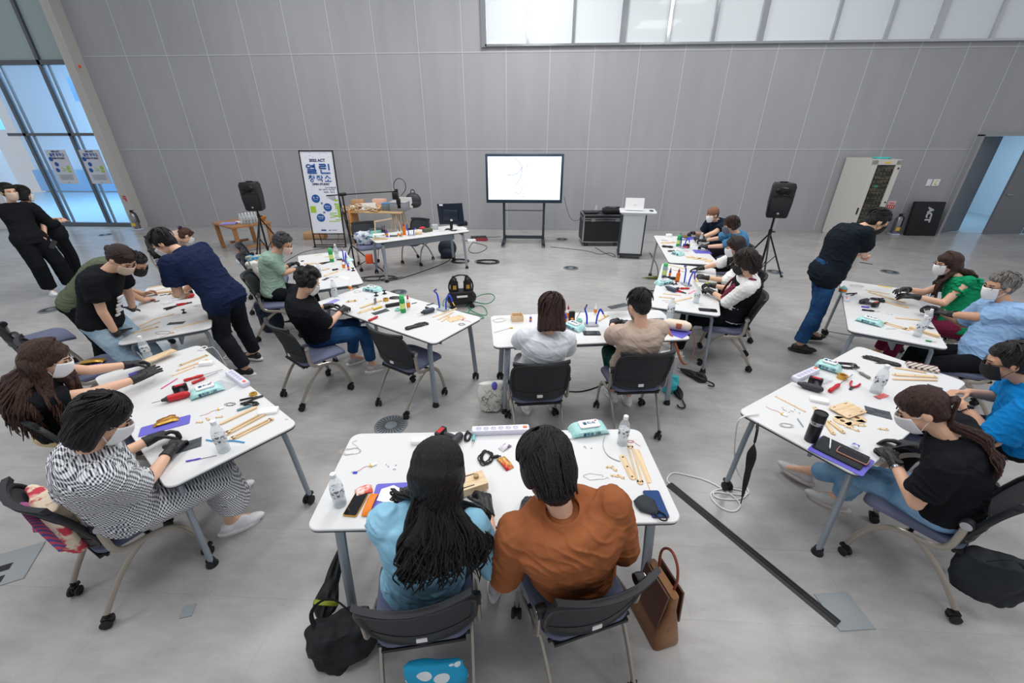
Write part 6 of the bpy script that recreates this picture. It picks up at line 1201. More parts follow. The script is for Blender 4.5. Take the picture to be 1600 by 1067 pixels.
# ---- middle table
cords((-0.317, 3.746, 0.73), 'large loops of thin wire at the left of the middle table', 71, .07, .045, 2, .0013, WIRE, 'wire_loop', 'wire'); 
t = thing('wood_box', 'small wooden frame box left of the white tee', 'wood box', (-0.139, 3.77, 0.73), .2); b = MB(); [b.box((sx*.055, 0, .03), (.006, .09, .06)) for sx in (-1, 1)]; [b.box((0, sy*.045, .03), (.11, .006, .06)) for sy in (-1, 1)]; b.box((0, 0, .003), (.11, .09, .006)); obj('box_body', b, WOOD, t)
stick((-0.262, 3.524, 0.73, 0.643, 0.203), 'thin stick tipped with yellow at the left of the middle table', .0025, WIRE); box_pack(*(-0.186, 3.57, 0.73), .03, .015, .012, .2, YEL, 'small_block', 'yellow little block on the stick', 'block')
glue((-0.004, 3.744, 0.73), 'blue little tube at the left shoulder of the white tee', BLUE, W_, .07, .012); glue((0.335, 3.698, 0.73), 'blue glue tube right of the brown bob', BLUE, BLUE, .12, .016); glue((0.368, 3.809, 0.73), 'red capped glue bottle right of the brown bob', h=.15); box_pack(*(0.404, 3.779, 0.73), .06, .03, .10, .1, BK, 'battery_rack', 'black upright rack with orange top on the middle table', 'rack'); box_pack(*(0.388, 3.582, 0.83), .03, .02, .012, .1, ORG, 'small_block', 'orange block on the black rack', 'block')
tape((0.478, 3.751, 0.73), 'mint tape roll before the tweezers', mat('mint', (150, 210, 190), .5), .03, .03); pen((0.489, 3.931, 0.73, 1.291, 0.212), 'steel tweezers leaning towards the wall side', STEEL); third_hand((0.588, 3.679, 0.73), .1, 'helping hand with blue arms on the middle table', .9, .7)
glue((0.661, 3.954, 0.73), 'white cone nozzle bottle behind the blue arms', W_, W_, .12, .015); wipes((0.413, 3.606, 0.73, -0.812, 0.212), 'teal wipes pack right of the white tee'); phone((0.569, 3.491, 0.73, 0.046, 0.137), 'black phone lying on the middle table', BK, L=.16, w_=.085, glass=(60, 62, 66))
strip((0.729, 3.85, 0.73, 0.905, 0.192), 'wood piece left of the gloved hands on the middle table', .02, .01); panel((0.887, 3.964, 0.73, 0.499, 0.231), .08, 'dark triangular sandpaper in the gloved hands', .002, .09, SAND, 'sandpaper_sheet', 'sandpaper', False)
phone((1.26, 3.826, 0.73, 0.145, 0.159), 'grey phone right of the short black hair', mat('phone_silver', (150, 154, 166), .3, .4), glass=(120, 124, 140)); bottle((1.397, 3.888, 0.73), 'water bottle with printed label at the right of the middle table', 1.1); cords((1.218, 3.508, 0.73), 'thin wire ring near the right end of the middle table', 74, .03, .03, 1, .0012, WIRE, 'wire_loop', 'wire', jit=.1)
folder((1.363, 3.571, 0.73, -0.773, 0.231), .2, 'purple folder under the cream handbag'); panel((1.075, 3.849, 0.73, -0.511, 0.091), .05, 'little white card before the beige top', .002, 0, PAPER, 'paper_scrap', 'paper', False)
t = thing('handbag', 'small cream handbag with brown strap on the purple folder', 'bag', (1.378, 3.617, 0.735), -.35); b = MB(); b.rbox((0, 0, .045), (.20, .10, .08), .03); b.cap((-.09, -.02, .05), (.09, -.02, .05), .045); blob('bag_body', b, .008, mat('cream_leather', (226, 212, 192), .5), t); b = MB(); b.rbox((.02, -.065, .06), (.05, .02, .05), .01); obj('clasp', b, mat('tan_leather', (170, 100, 70), .5), t); b = MB(); b.tube([(-.1, -.02, .06), (-.06, -.14, .03), (.02, -.22, -.05), (.1, -.26, -.22), (.17, -.2, -.25), (.2, -.1, -.1), (.13, -.03, .05)], lambda k: (.012, .003), n=6, smooth=3); obj('strap', b, mat('tan_leather', (170, 100, 70), .5), t)
# ---- second right table (vest)
for q, l in (((1.996, 5.725, 0.73, -0.831, 0.365), 'long wood strip at the far edge before the white blouse'), ((1.934, 5.554, 0.73, -0.601, 0.295), 'second long wood strip before the white blouse'), ((1.623, 4.575, 0.73, -0.286, 0.196), 'wood lath beside the blue grey driver'), ((1.691, 4.414, 0.73, 0.528, 0.3), 'wood plate below the lath on the right row'), ((1.519, 4.476, 0.73, -0.241, 0.145), 'thin stick left of the wood plate')): strip(q, l, .028 if 'plate' in l else .02, .006, 2)
can((1.702, 5.206, 0.73), 'spray can with green cap on the right row', .03, .19, mat('can_grey', (150, 170, 180), .4)); glue((1.784, 5.237, 0.73), 'blue glue tube beside the capped can', BLUE, BLUE, .13, .014); glue((1.828, 5.057, 0.73), 'red capped orange glue bottle on the right row', mat('glue_orange', (226, 110, 50), .4), RED, .17, .024); stand_clip((1.782, 4.956, 0.73), 'black clip stand at the foot of the orange glue')
screwdriver((1.773, 5.144, 0.73, -0.322, 0.217), 'black tool lying behind the orange glue', BK, .02, .9, 'hand_tool', shaft=False); wipes((1.639, 4.975, 0.73, 0.487, 0.229), 'crumpled teal wipes on the right row', crump=.02); drill((1.646, 4.708, 0.73, 2.133, 0.23), 'blue grey electric driver before the black gloves', mat('slate_blue', (58, 68, 88), .4), bat=False); pliers((1.738, 4.956, 0.73, -1.421, 0.195), 'long dark pliers over the teal wipes', BK, L=.2)
third_hand((1.9, 4.937, 0.73), -1.3, 'helping hand with tall blue arm on the right row', 1.1, 1.0); screwdriver((1.835, 4.771, 0.73, 0.045, 0.13), 'red handled tool before the black gloves', RED, .013, .9, 'hand_tool', shaft=False); pliers((1.765, 4.646, 0.73, -0.847, 0.139), 'red and steel pliers under the red tool'); packet((2.192, 4.963, 0.73, -0.646, 0.114), 'green and yellow snack packet by the white sleeve', mat('wrap_lime', (226, 206, 60), .4, col2=(60, 170, 60), nscale=24), .08)
bottle((1.809, 4.33, 0.73), 'clear water bottle on the near end of the right row', .95); phone((1.859, 4.112, 0.73, -0.19, 0.151), 'black phone at the near corner of the right row', BK, L=.18, w_=.075); led((1.596, 4.292, 0.73, -0.246, 0.066), 'small battery with wires on the right row'); cords((1.495, 4.374, 0.73), 'thin wire on the near end of the right row', 77, .04, .015, 1, .0012, WIRE, 'wire_loop', 'wire'); panel((1.987, 4.921, 0.73, 1.447, 0.291), .03, 'wood piece held in the black gloves', .006, .09); sheet((1.882, 4.673, 0.73, 0.796, 0.16), .02, 'pink paper slip beside the red tool', mat('pink_paper', (230, 140, 170), .6), 'paper_slip', 'paper')
# ---- far right table
box_pack(*(2.454, 7.608, 0.73), .10, .07, .05, .1, PAPER, 'small_box', 'white open box at the far left corner of the far right table'); cords((2.29, 7.302, 0.73), 'wire parts beside the white open box', 81, .05, .03, 2, .002, WIRE, 'wire_loop', 'wire'); strip((2.304, 7.138, 0.73, 0.214, 0.27), 'wood plates beside the green can, far right table', .06, .012, 2)
can((2.396, 6.896, 0.73), 'green spray can on the far right table', .03, .19); third_hand((2.443, 6.812, 0.73), -1.2, 'helping hand with blue arms on the far right table', 1.0, 1.0); screwdriver((2.223, 6.803, 0.73, -0.355, 0.218), 'black and red iron beside the green can', BK, .018, .8, 'hand_tool'); cords((2.203, 6.556, 0.73), 'black plug cable on the far right table', 82, .05, .03, 4, .004); box_pack(*(2.505, 6.815, 0.73), .09, .07, .06, .4, BK, 'battery_pack', 'black and red battery pack on the far right table', 'battery'); box_pack(*(2.428, 6.611, 0.79), .07, .05, .008, .4, RED, 'pack_lid', 'red top of the far battery pack', 'lid')
wipes((2.234, 6.366, 0.73, -1.014, 0.172), 'crumpled teal wipes on the far right table', crump=.03)
for i, (p, l) in enumerate((((2.372, 6.224, 0.73), 'wood panel stack left, near edge of the far right table'), ((2.443, 6.156, 0.73), 'wood panel next to the stack on the far right table'), ((2.516, 6.124, 0.73), 'third wood panel on the far right table'), ((2.572, 6.023, 0.73), 'wood panel nearest the white blouse'))): panel((p[0], p[1], p[2], .3*i, .12), .09, l, .008)
folder((2.669, 6.557, 0.73, -0.116, 0.249), .22, 'purple folder with parts on the far right table'); cords((2.728, 6.639, 0.735), 'small white and black parts on the purple folder', 84, .05, .04, 2, .003, W_, 'small_part', 'part'); bottle((2.828, 7.091, 0.73), 'bottle held over the far right table', .9); folder((2.826, 7.496, 0.73, 0.226, 0.273), .2, 'purple folder before the man in the knitted cap')
t = thing('round_brush', 'round olive brown disc in the capped man’s glove', 'disc', (2.649, 7.386, 0.77), .3); b = MB(); b.rev([(0, 0), (.055, .0), (.06, .02), (.04, .035), (0, .035)]); obj('disc_body', b, mat('olive_disc', (110, 96, 44), .7), t)
# ---- table of the woman in green
cords((3.955, 4.981, 0.73), 'thin wire loops at the far left of the right-hand table', 91, .07, .03, 3, .0013, WIRE, 'wire_loop', 'wire'); glue((3.648, 4.763, 0.73), 'teal squat jar at the left edge of the right-hand table', mat('jar_teal', (120, 190, 196), .4), TEAL, .08, .04); power_strip((3.506, 4.489, 0.73, -2.113, 0.333), 'short lilac power strip at the left edge of the right-hand table', L=.14, n=2)
strip((4.282, 4.973, 0.73, -0.693, 0.139), 'yellow tape strip at the far edge of the right-hand table', .035, .002, 0, YEL, 'tape_strip', 'tape'); strip((4.046, 4.771, 0.73, -0.683, 0.23), 'thin wood strip with holes, right-hand table', .02, .005, 4); strip((4.021, 4.596, 0.73, -1.184, 0.39), 'long pale wood strip on the right-hand table', .035, .008, 4); strip((3.951, 4.354, 0.73, -0.999, 0.215), 'wood strip end nearest the gloved hands', .03, .012, 2)
pliers((3.735, 4.691, 0.73, 0.43, 0.17), 'black clamp by the wires, right-hand table', BK); cords((3.852, 4.521, 0.73), 'black coiled cord with adapter, right-hand table', 93, .05, .025, 4, .004, plug=True); box_pack(*(3.858, 4.443, 0.73), .05, .04, .03, -.3, BK, 'power_adapter', 'black adapter block beside the coiled cord', 'adapter'); drill((3.642, 4.404, 0.73, 0.495, 0.22), 'dark grey cordless drill on the right-hand table', DGREY); screwdriver((3.596, 4.253, 0.73, -0.335, 0.146), 'violet screwdriver on the right-hand table', mat('violet', (96, 80, 200), .4), .01, .5); screwdriver((3.545, 4.162, 0.73, -0.296, 0.156), 'flat black tool on the right-hand table', BK, .01, .7, 'hand_file')
wipes((3.322, 3.86, 0.73, -0.878, 0.211), 'teal wet wipes pack near the edge of the right-hand table'); frame_strip((3.512, 3.786, 0.73, -0.961, 0.21), 'slotted wood plate beside the teal pack', .06); cords((3.425, 3.722, 0.73), 'thin wire below the slotted wood plate', 95, .05, .01, 1, .0012, WIRE, 'wire_loop', 'wire'); strip((3.659, 3.643, 0.73, -1.091, 0.228), 'thick wood bar at the near corner of the right-hand table', .045, .025, 0); strip((3.771, 3.965, 0.73, -0.243, 0.223), 'long wood lath before the watch', .025, .008, 0)
bottle((3.542, 3.574, 0.73), 'clear bottle at the near end of the right-hand table'); bottle((3.771, 3.781, 0.73), 'clear bottle beside the watch of the grey-haired man', .9); screwdriver((3.562, 3.452, 0.73, -0.498, 0.073), 'green little tool at the near corner', GREEN, .008, .6, 'hand_tool'); sheet((3.807, 3.783, 0.73, -1.18, 0.093), .06, 'dark sandpaper behind the bottles')
screws((3.667, 4.108, 0.73), 4, 'small clips in the middle of the right-hand table', .05, 9)
# ---- near right table
glove_lying((2.829, 3.097, 0.73), 2.4, 'crumpled black glove at the far corner of the near right table'); wipes((2.354, 2.93, 0.73, -0.752, 0.111), 'teal wet wipes pack at the back of the near right table', h=.06); power_strip((2.11, 2.804, 0.73, 0.558, 0.305), 'white power strip at the left back of the near right table', L=.30, n=5); cords((2.528, 2.978, 0.73), 'large bundle of dark cable behind the soldering reel', 101, .08, .04, 6, .003); tape((2.371, 2.787, 0.73), 'gold solder reel in a clear case', GOLD, .034, .03)
screwdriver((2.555, 2.853, 0.73, 1.776, 0.154), 'grey soldering iron with cable, near right table', mat('iron_grey', (126, 126, 120), .4), .012, .6, 'soldering_iron'); screwdriver((2.307, 2.698, 0.73, 0.647, 0.402), 'red handled screwdriver with long shaft, near right table', RED, .016, .4); drill((2.032, 2.613, 0.73, 2.533, 0.082), 'dark cordless driver pointing left on the near right table', DGREY); pliers((2.353, 2.65, 0.73, 0.742, 0.172), 'red handled wire cutters on the near right table').rotation_euler.z += pi
box_pack(*(2.207, 2.743, 0.73), .12, .08, .02, .5, CLR, 'plastic_tray', 'clear plastic tray behind the dark driver', 'tray'); bottle((2.483, 2.601, 0.73), 'clear bottle in the middle of the near right table', 1.1); sheet((2.482, 2.545, 0.73, 0.362, 0.103), .04, 'red and clear plastic scrap by the bottle', mat('scrap_red', (226, 110, 110), .4, alpha=.7), 'plastic_scrap', 'scrap', curl=.012)
strip((2.981, 2.93, 0.73, -0.356, 0.199), 'wood strip behind the checked purse', .02, .008); strip((2.946, 2.842, 0.73, -0.073, 0.312), 'long wood strip with slots by the checked purse', .03, .01, 3); strip((2.901, 2.785, 0.73, -0.009, 0.322), 'lowest of the long wood strips by the checked purse', .018, .01, 0)
t = thing('purse', 'brown and white checked purse on the near right table', 'purse', (3.101, 2.965, 0.73, -0.464, 0.163)[:3], (3.101, 2.965, 0.73, -0.464, 0.163)[3]); b = MB(); b.rbox((0, 0, .012), (.19, .09, .024), .01); obj('purse_body', b, mat('check_brown', (236, 226, 214), .6, col2=(70, 36, 34), check=(40, (0, 1))), t); b = MB(); b.box((0, .044, .014), (.19, .006, .026)); obj('zip', b, mat('purse_trim', (90, 40, 40), .5), t)
sheet((2.324, 2.351, 0.73, -0.504, 0.135), .1, 'large dark sandpaper in the middle of the near right table'); sheet((2.956, 2.678, 0.73, -0.75, 0.083), .08, 'dark sandpaper before the man in bright blue'); panel((2.127, 2.356, 0.73, 0.424, 0.193), .13, 'upper wooden plate with slots, near right table', .006, .012); frame_strip((2.083, 2.263, 0.73, 0.313, 0.204), 'wooden frame under the slotted plate', .10)
strip((1.946, 2.18, 0.73, -1.428, 0.128), 'slotted wood strip right of the tumbler', .026, .01); strip((1.911, 2.249, 0.73, -1.754, 0.301), 'long wood strip passing behind the tumbler', .026, .008); strip((1.795, 2.426, 0.73, -1.041, 0.212), 'thin wood strip at the left of the near right table', .014, .004, 4); box_pack(*(2.01, 2.468, 0.73), .11, .06, .022, -.4, PAPER, 'small_box', 'white carton with green mark before the driver')
screws((1.767, 2.345, 0.73), 10, 'rows of small metal clips left of the tumbler', .06, 11); led((1.686, 2.292, 0.73, -0.89, 0.052), 'yellow battery with wires left of the tumbler'); cords((1.639, 2.183, 0.73), 'coil of fine wire left of the tumbler', 105, .035, .02, 5, .0011, WIRE, 'wire_loop', 'wire'); pen((1.744, 2.211, 0.73, -1.709, 0.087), 'thin grey rod beside the tumbler', MET)
for p, a, l in (((2.033, 2.189, 0.73), .4, 'wooden hook link below the slotted plate'), ((2.044, 2.164, 0.73), -.5, 'wooden hook link nearest the phone'), ((2.115, 2.205, 0.73), .2, 'wooden hook link at the right of two others'), ((2.229, 2.173, 0.73), .1, 'single wooden link near the black gloves')): link(p, a, l, 1.3)
t = thing('tumbler', 'black insulated tumbler with a steel band', 'tumbler', (1.709, 2.045, 0.73)); b = MB(); b.rev([(0, 0), (.032, 0), (.034, .01), (.036, .17), (.034, .19), (0, .19)], n=28); obj('cup', b, mat('tumbler_black', (26, 27, 30), .35), t); b = MB(); b.rev([(.0365, .125), (.0372, .127), (.0372, .148), (.0365, .15)], n=28); obj('steel_band', b, STEEL, t); b = MB(); b.rev([(.033, .188), (.036, .19), (.036, .205), (.030, .207), (.028, .202), (0, .202)], n=28); obj('lid', b, BK, t)
q = (1.805, 1.918, 0.73, -0.892, 0.197); folder((q[0], q[1], q[2], q[3]), .2, 'violet blue folder under the tablet', L=.27); phone((q[0]+.01, q[1]+.02, q[2], q[3]), 'black tablet lying on the violet folder', BK, .17, .24, (34, 38, 44), .008, .005, 'tablet', 'tablet'); q = (1.856, 1.896, 0.73, -0.845, 0.14); phone((q[0], q[1]+.004, q[2], q[3]), 'rose gold phone lying on the black tablet', mat('rose_gold', (206, 150, 130), .3, .4), dz=.0145); pen((1.794, 2.001, 0.745, -2.172, 0.135), 'white stylus pen on the tablet', W_)
packet((1.933, 1.99, 0.73, -0.876, 0.035), 'blue and white sweet wrapper beside the phone', mat('wrap_blue', (40, 70, 180), .4, col2=(240, 240, 244), nscale=30), .03, h=.008, dz=.016)
for i in range(1): sheet((2.057, 2.222, 0.73, -0.739, 0.037), .02, 'thin wood sliver near the hooked links', WOOD, 'wood_sliver', 'wood piece')
# ---- far desk
q = (-2.858, 7.282, 0.73); arm_lamp(-2.78, 7.25, .73, .4, 'wooden arm lamp on the far desk', .75); box_pack(*(-2.91, 7.596, 0.73), .22, .14, .09, .6, mat('case_mint', (140, 206, 200), .5), 'storage_tub', 'mint box at the left end of the far desk', 'box', lid=mat('case_dark', (50, 60, 66), .5)); t = thing('pen_cup', 'dark pen cup beside the mint box', 'cup', (-2.749, 7.548, 0.73)); b = MB(); b.rev([(0, 0), (.035, 0), (.04, .09), (.036, .09), (.03, .005), (0, .005)]); obj('cup', b, DGREY, t); b = MB(); [b.cone((.01*cos(k), .01*sin(k), .02), (.03*cos(k), .03*sin(k), .17), .004) for k in range(5)]; obj('pens', b, BK, t)
strip((-2.678, 7.165, 0.73, 0.249, 0.24), 'wood bar at the near edge of the far desk', .05, .025, 0); wipes((-2.909, 7.357, 0.73, -0.33, 0.142), 'teal pack at the left end of the far desk', h=.04); glue((-2.638, 7.394, 0.73), 'blue glue stick on the far desk', BLUE, RED, .15, .02); sheet((-2.511, 7.478, 0.73, 0.303, 0.205), .16, 'dark cutting mat hanging at the desk edge'); glue((-2.429, 7.403, 0.73), 'white tube left of the green one, far desk', W_, W_, .13, .018); glue((-2.371, 7.405, 0.73), 'mint tube on the far desk', mat('mint', (150, 210, 190), .5), W_, .13, .018); glue((-2.369, 7.564, 0.73), 'tall orange bottle with red nozzle on the far desk', mat('glue_orange', (226, 110, 50), .4), RED, .22, .03)
third_hand((-2.225, 7.516, 0.73), .3, 'blue and white helper clamp on the far desk', .7, .6); box_pack(*(-2.122, 7.629, 0.73), .12, .1, .05, .3, WOOD, 'wood_box', 'little wooden block pile on the far desk', 'wood piece'); packet((-2.171, 8.118, 0.73, 0.534, 0.129), 'red tape and scraps at the back of the far desk', RED, .08, h=.04); box_pack(*(-2.008, 7.858, 0.73), .18, .1, .06, .8, mat('olive_box', (80, 90, 70), .5), 'parts_box', 'olive parts box on the far desk'); box_pack(*(-1.912, 8.098, 0.73), .12, .1, .09, .3, mat('tub_silver', (190, 196, 200), .3), 'storage_tub', 'silver tub left of the monitor', 'tub'); cords((-1.726, 7.927, 0.73), 'white leads at the foot of the monitor', 111, .12, .05, 3, .005, W_); box_pack(*(-1.461, 8.117, 0.73), .3, .2, .02, .6, W_, 'keyboard', 'white keyboard right of the monitor stand', 'keyboard'); box_pack(*(-1.445, 8.496, 0.73), .2, .15, .08, .4, BK, 'black_box', 'black device behind the monitor', 'device')
for i, (p, c, l) in enumerate((((-2.707, 7.187, 0.82), PAPER, 'papers on the mint box of the far desk'),)): panel((p[0], p[1], p[2], .5, .2), .13, l, .004, 0, c, 'paper_sheet', 'paper', False)
# ================================================================ ON THE FLOOR
# air compressor with hose
t = thing('air_compressor', 'small black twin-motor air compressor on the floor', 'compressor', (-1.078, 5.926, 0.0), R(15))
b = MB(); b.cap((-.12, 0, .14), (.12, 0, .14), .11, .11, 16); b.rbox((0, 0, .2), (.36, .2, .12), .03); obj('tank', b, mat('comp_black', (30, 30, 32), .4), t)
for s in (-1, 1): b = MB(); b.cone((s*.10, 0, .24), (s*.10, 0, .40), .065, .06, 16); b.cone((s*.10, -.02, .40), (s*.10, -.02, .46), .045, .04, 14); b.cap((s*.1, -.05, .43), (s*.1, .05, .45), .03); mo_ = obj('motor', b, mat('comp_black', (30, 30, 32), .4), t); b = MB(); b.box((s*.10, -.062, .33), (.05, .012, .06)); obj('gold_plate', b, GOLD, mo_)
for x in (-.15, .15):
    for y in (-.09, .09): b = MB(); b.rev([(0, 0), (.035, 0), (.035, .03), (.025, .05), (0, .05)], (x, y, 0)); obj('foot', b, RUB, t)
b = MB(); b.tube([(-.17, 0, .22), (-.19, 0, .36), (-.1, 0, .50), (.1, 0, .50), (.19, 0, .36), (.17, 0, .22)], .012, smooth=2); obj('carry_handle', b, BK, t); b = MB(); b.box((0, -.125, .2), (.16, .006, .03)); obj('label_band', b, W_, t)
P = [(x, y) for x, y, z in ((-1.02, 5.875, 0.0), (-0.906, 6.388, 0.0), (-0.674, 6.522, 0.0), (-0.578, 6.284, 0.0), (-0.682, 5.971, 0.0), (-0.979, 6.151, 0.0), (-0.983, 5.825, 0.0), (-0.775, 5.584, 0.0), (-0.628, 5.543, 0.0), (-0.729, 5.942, 0.0), (-0.899, 5.934, 0.0), (-0.965, 5.575, 0.0), (-0.78, 5.396, 0.0), (-0.633, 5.495, 0.0), (-1.113, 5.716, 0.0), (-1.249, 5.66, 0.0), (-1.408, 5.965, 0.0), (-1.399, 6.336, 0.0), (-1.236, 6.254, 0.0), (-1.228, 5.866, 0.0), (-1.317, 5.707, 0.0))]
cable(P, .006, 'air_hose', 'thin green air hose looped on the floor around the compressor', mat('hose_green', (30, 140, 100), .4))
# floor cables
cable([(-1.748, 8.729, 0.0), (-1.756, 8.329, 0.0), (-2.3, 7.355, 0.0), (-2.626, 7.004, 0.0), (-2.851, 7.177, 0.0), (-2.808, 7.411, 0.0)], .007, 'floor_cable', 'black cable running from the desk to the camera stand')
cable(coil(*(-2.827, 7.179, 0.0)[:2], 0, .35, .12, 3, .006, .2, 121, .5), .006, 'floor_cable', 'black cable tangle at the foot of the camera stand')
cable(coil(*(-1.51, 8.388, 0.0)[:2], 0, .17, .13, 6, .006, 0, 122, .4), .006, 'cable_coil', 'coil of black cable under the monitor desk'); cable(coil(*(-0.928, 8.365, 0.0)[:2], 0, .22, .14, 7, .006, 0, 123, .3), .006, 'cable_coil', 'coil of black cable on the floor before the display')
cable([(-1.783, 10.358, 0.0), (-1.368, 10.035, 0.0), (-1.001, 9.667, 0.0), (-1.232, 8.963, 0.0), (-1.524, 9.286, 0.0), (-1.438, 10.587, 0.0), (-0.823, 10.761, 0.0)], .006, 'floor_cable', 'loose black cables between desk and display'); cable([(.7, 9.95, 1.1), (.85, 9.95, .6), (1.05, 9.95, .55), (1.2, 9.9, .75)], .005, 'hanging_cable', 'thin cable hanging between display and flight case', z=0)
cable([(1.473, 9.712, 0.0), (1.62, 9.196, 0.0), (1.83, 8.781, 0.0), (1.781, 9.314, 0.0), (1.497, 9.027, 0.0), (1.289, 9.407, 0.0), (0.423, 9.728, 0.0)], .006, 'floor_cable', 'black cables on the floor by the flight case'); cable(coil(*(1.9, 6.607, 0.0)[:2], 0, .28, .11, 3, .006, .1, 125, .4, [((2.146, 6.906, 0.0)[0], (2.146, 6.906, 0.0)[1], .006), ((2.519, 8.061, -0.0)[0], (2.519, 8.061, -0.0)[1], .006), ((2.634, 9.295, 0.0)[0], (2.634, 9.295, 0.0)[1], .006)]), .006, 'floor_cable', 'black cable loops on the floor left of the right row')
cable([(-5.075, 7.814, 0.0), (-5.211, 8.374, 0.0), (-5.218, 9.07, 0.0), (-4.96, 9.315, 0.0), (-4.588, 9.513, 0.0)], .005, 'floor_cable', 'thin cable on the floor towards the banner'); cable(coil(*(-2.471, 5.273, 0.0)[:2], 0, .18, .1, 3, .006, .2, 127, .3), .006, 'cable_coil', 'black cable loops under the long left table')
cable([(0.39, 3.604, 0.0), (0.548, 3.599, 0.0), (0.765, 3.731, 0.0), (0.894, 3.904, 0.0)], .006, 'floor_cable', 'black cable on the floor under the middle table'); cable([(3.949, 5.267, 0.0), (4.058, 5.212, 0.0), (4.194, 5.139, 0.0), (4.348, 5.088, 0.0)], .006, 'floor_cable', 'grey cable on the floor by the right-hand table leg', MET)
cable([(-4.194, 4.811, 0.0), (-3.994, 4.626, 0.0), (-3.829, 4.364, 0.0), (-3.676, 4.237, 0.0), (-3.672, 4.093, 0.0), (-3.54, 4.131, 0.0), (-3.348, 3.914, 0.0)], .005, 'floor_cable', 'white curly cord on the floor between the left tables', W_)
e0, e1 = (1.396, 2.237, 0.73), (2.016, 3.096, 0.0)
cable([(e0[0]+.12, e0[1]+.05, .735), (e0[0]+.0, e0[1]+.02, .735), (1.38, 2.27, .66), (1.567, 2.449, 0.12)] + [(1.66, 2.377, 0.0), (1.646, 2.283, 0.0), (1.503, 2.294, 0.0), (1.379, 2.313, 0.0), (1.379, 2.24, 0.0), (1.571, 2.238, 0.0), (1.657, 2.326, 0.0), (1.48, 2.355, 0.0), (1.336, 2.286, 0.0), (1.378, 2.154, 0.0), (1.475, 2.12, 0.0), (1.563, 2.22, 0.0), (1.408, 2.416, 0.0), (1.233, 2.475, 0.0), (1.141, 2.498, 0.0), (1.067, 2.413, 0.0), (1.091, 2.362, 0.0)], .0055, 'extension_cord', 'white extension cord looped on the floor at the near right table', W_, 2)
# cable cover, umbrellas, bags
q = (1.398, 1.882, 0.0, -0.996, 1.159); t = thing('cable_cover', 'long black rubber cable cover strip across the floor', 'cable cover', (q[0], q[1], 0), q[3]); b = MB(); L = q[4]; b.loft([[V((x, -.035, 0)), V((x, -.018, .012)), V((x, .018, .012)), V((x, .035, 0))] for x in (-L/2, -L/2+.1, 0, L/2-.1, L/2)]); obj('cover', b, mat('cover_black', (40, 40, 42), .5), t, sharp=20); b = MB(); b.box((0, -.012, .0125), (L, .004, .002)); b.box((0, .012, .0125), (L, .004, .002)); obj('groove', b, BK, t)
def umbrella(a, c, lab, m, hook=True, r=.03, hm=None, trim=None):
    a, c = V(a), V(c); d = c-a; L = d.length; t = thing('umbrella', lab, 'umbrella', a); Q = d.to_track_quat('Z', 'Y').to_matrix(); b = MB()
    rs = []
    for i in range(15):
        u = .18+.72*i/14; rr = r*(sin(min(1, (u-.16)*5)*pi/2))*(1-.75*max(0, (u-.25))/.65); rs.append([Q @ V((rr*cos(2*pi*j/16)*(1+.22*cos(j*pi/2*2+u*9)), rr*sin(2*pi*j/16)*(1+.22*cos(j*pi/2*2+u*9)), u*L)) for j in range(16)])
    b.loft(rs); obj('canopy', b, m, t); b = MB(); b.cone(Q @ V((0, 0, .02)), Q @ V((0, 0, L)), .004, n=8); obj('shaft', b, STEEL if trim else BK, t); b = MB()
    if hook: b.tube([Q @ V(p) for p in ((0, 0, .15*L), (0, 0, .03*L), (.01, 0, 0), (.04, 0, -.02), (.07, 0, 0), (.075, 0, .03))], .008, smooth=2)
    else: b.cap(Q @ V((0, 0, 0)), Q @ V((0, 0, .16*L)), .013)
    obj('handle', b, hm or BK, t)
    if trim: b = MB(); b.rev([(r*1.0, 0), (r*1.1, .004), (r*1.1, .02), (r*1.0, .024)], Q @ V((0, 0, L*.33)), 16, ax=Q); obj('strap_band', b, trim, t)
    return t
UB = mat('umbrella_black', (30, 32, 34), .6)
umbrella((1.43, 2.12, .735), (1.47, 2.10, .12), 'folded black umbrella hanging from the edge of the near right table', UB, True, .028)
umbrella((1.524, 3.36, 0.02), (1.518, 4.056, 0.05), 'black umbrella with hooked handle on the floor, lower of two', UB, True, .04); umbrella((1.949, 3.778, 0.03), (1.658, 4.094, 0.04), 'black umbrella with hooked handle on the floor, upper of two', UB, True, .06)
umbrella((-1.088, 1.149, 0.03), (-1.062, 1.577, 0.3), 'large black umbrella with lime trim on the floor by the front table leg', UB, False, .06, STEEL, mat('lime_trim', (150, 160, 50), .6)); umbrella((2.395, 7.394, 0.03), (2.028, 7.409, 0.02), 'olive folded umbrella on the floor by the far right table', mat('umb_olive', (110, 116, 50), .6), False, .03)
def soft_bag(p, dims, m, lab, name='tote_bag', cat='bag', a=0, handles=None, hm=None, seed=1, amp=.02, top_in=.6, label=None, vox=.011, extra=None, group=None):
    t = thing(name, lab, cat, p, a, group); w_, d, h = dims; b = MB(); rs = []
    for i in range(9):
        u = i/8; k = .82+.3*sin(u*pi*.8); kt = 1-(1-top_in)*u; rs.append([V((w_/2*k*cos(2*pi*j/24), d/2*k*kt*sin(2*pi*j/24), u*h)) for j in range(24)])
    b.loft(rs); blob('bag_body', b, vox, m, t, 2, lambda q: amp*NZ.noise(q*9+V((seed, 0, 0)))+amp*.4*NZ.noise(q*25))
    if handles:
        for hh in handles: b = MB(); b.tube(hh, lambda k: (.012, .003), n=6, smooth=3); obj('handle', b, hm or m, t)
    if extra: extra(t)
    return t
BB_ = mat('bag_black', (22, 24, 28), .75)
soft_bag((-0.921, 1.133, -0.0), (.32, .22, .24), BB_, 'black fabric bag slumped on the floor left of the light blue shirt', a=.3, seed=4, amp=.035, handles=[[(-.1, 0, .24), (-.12, .05, .33), (-.02, .08, .36), (.08, .02, .25)]])
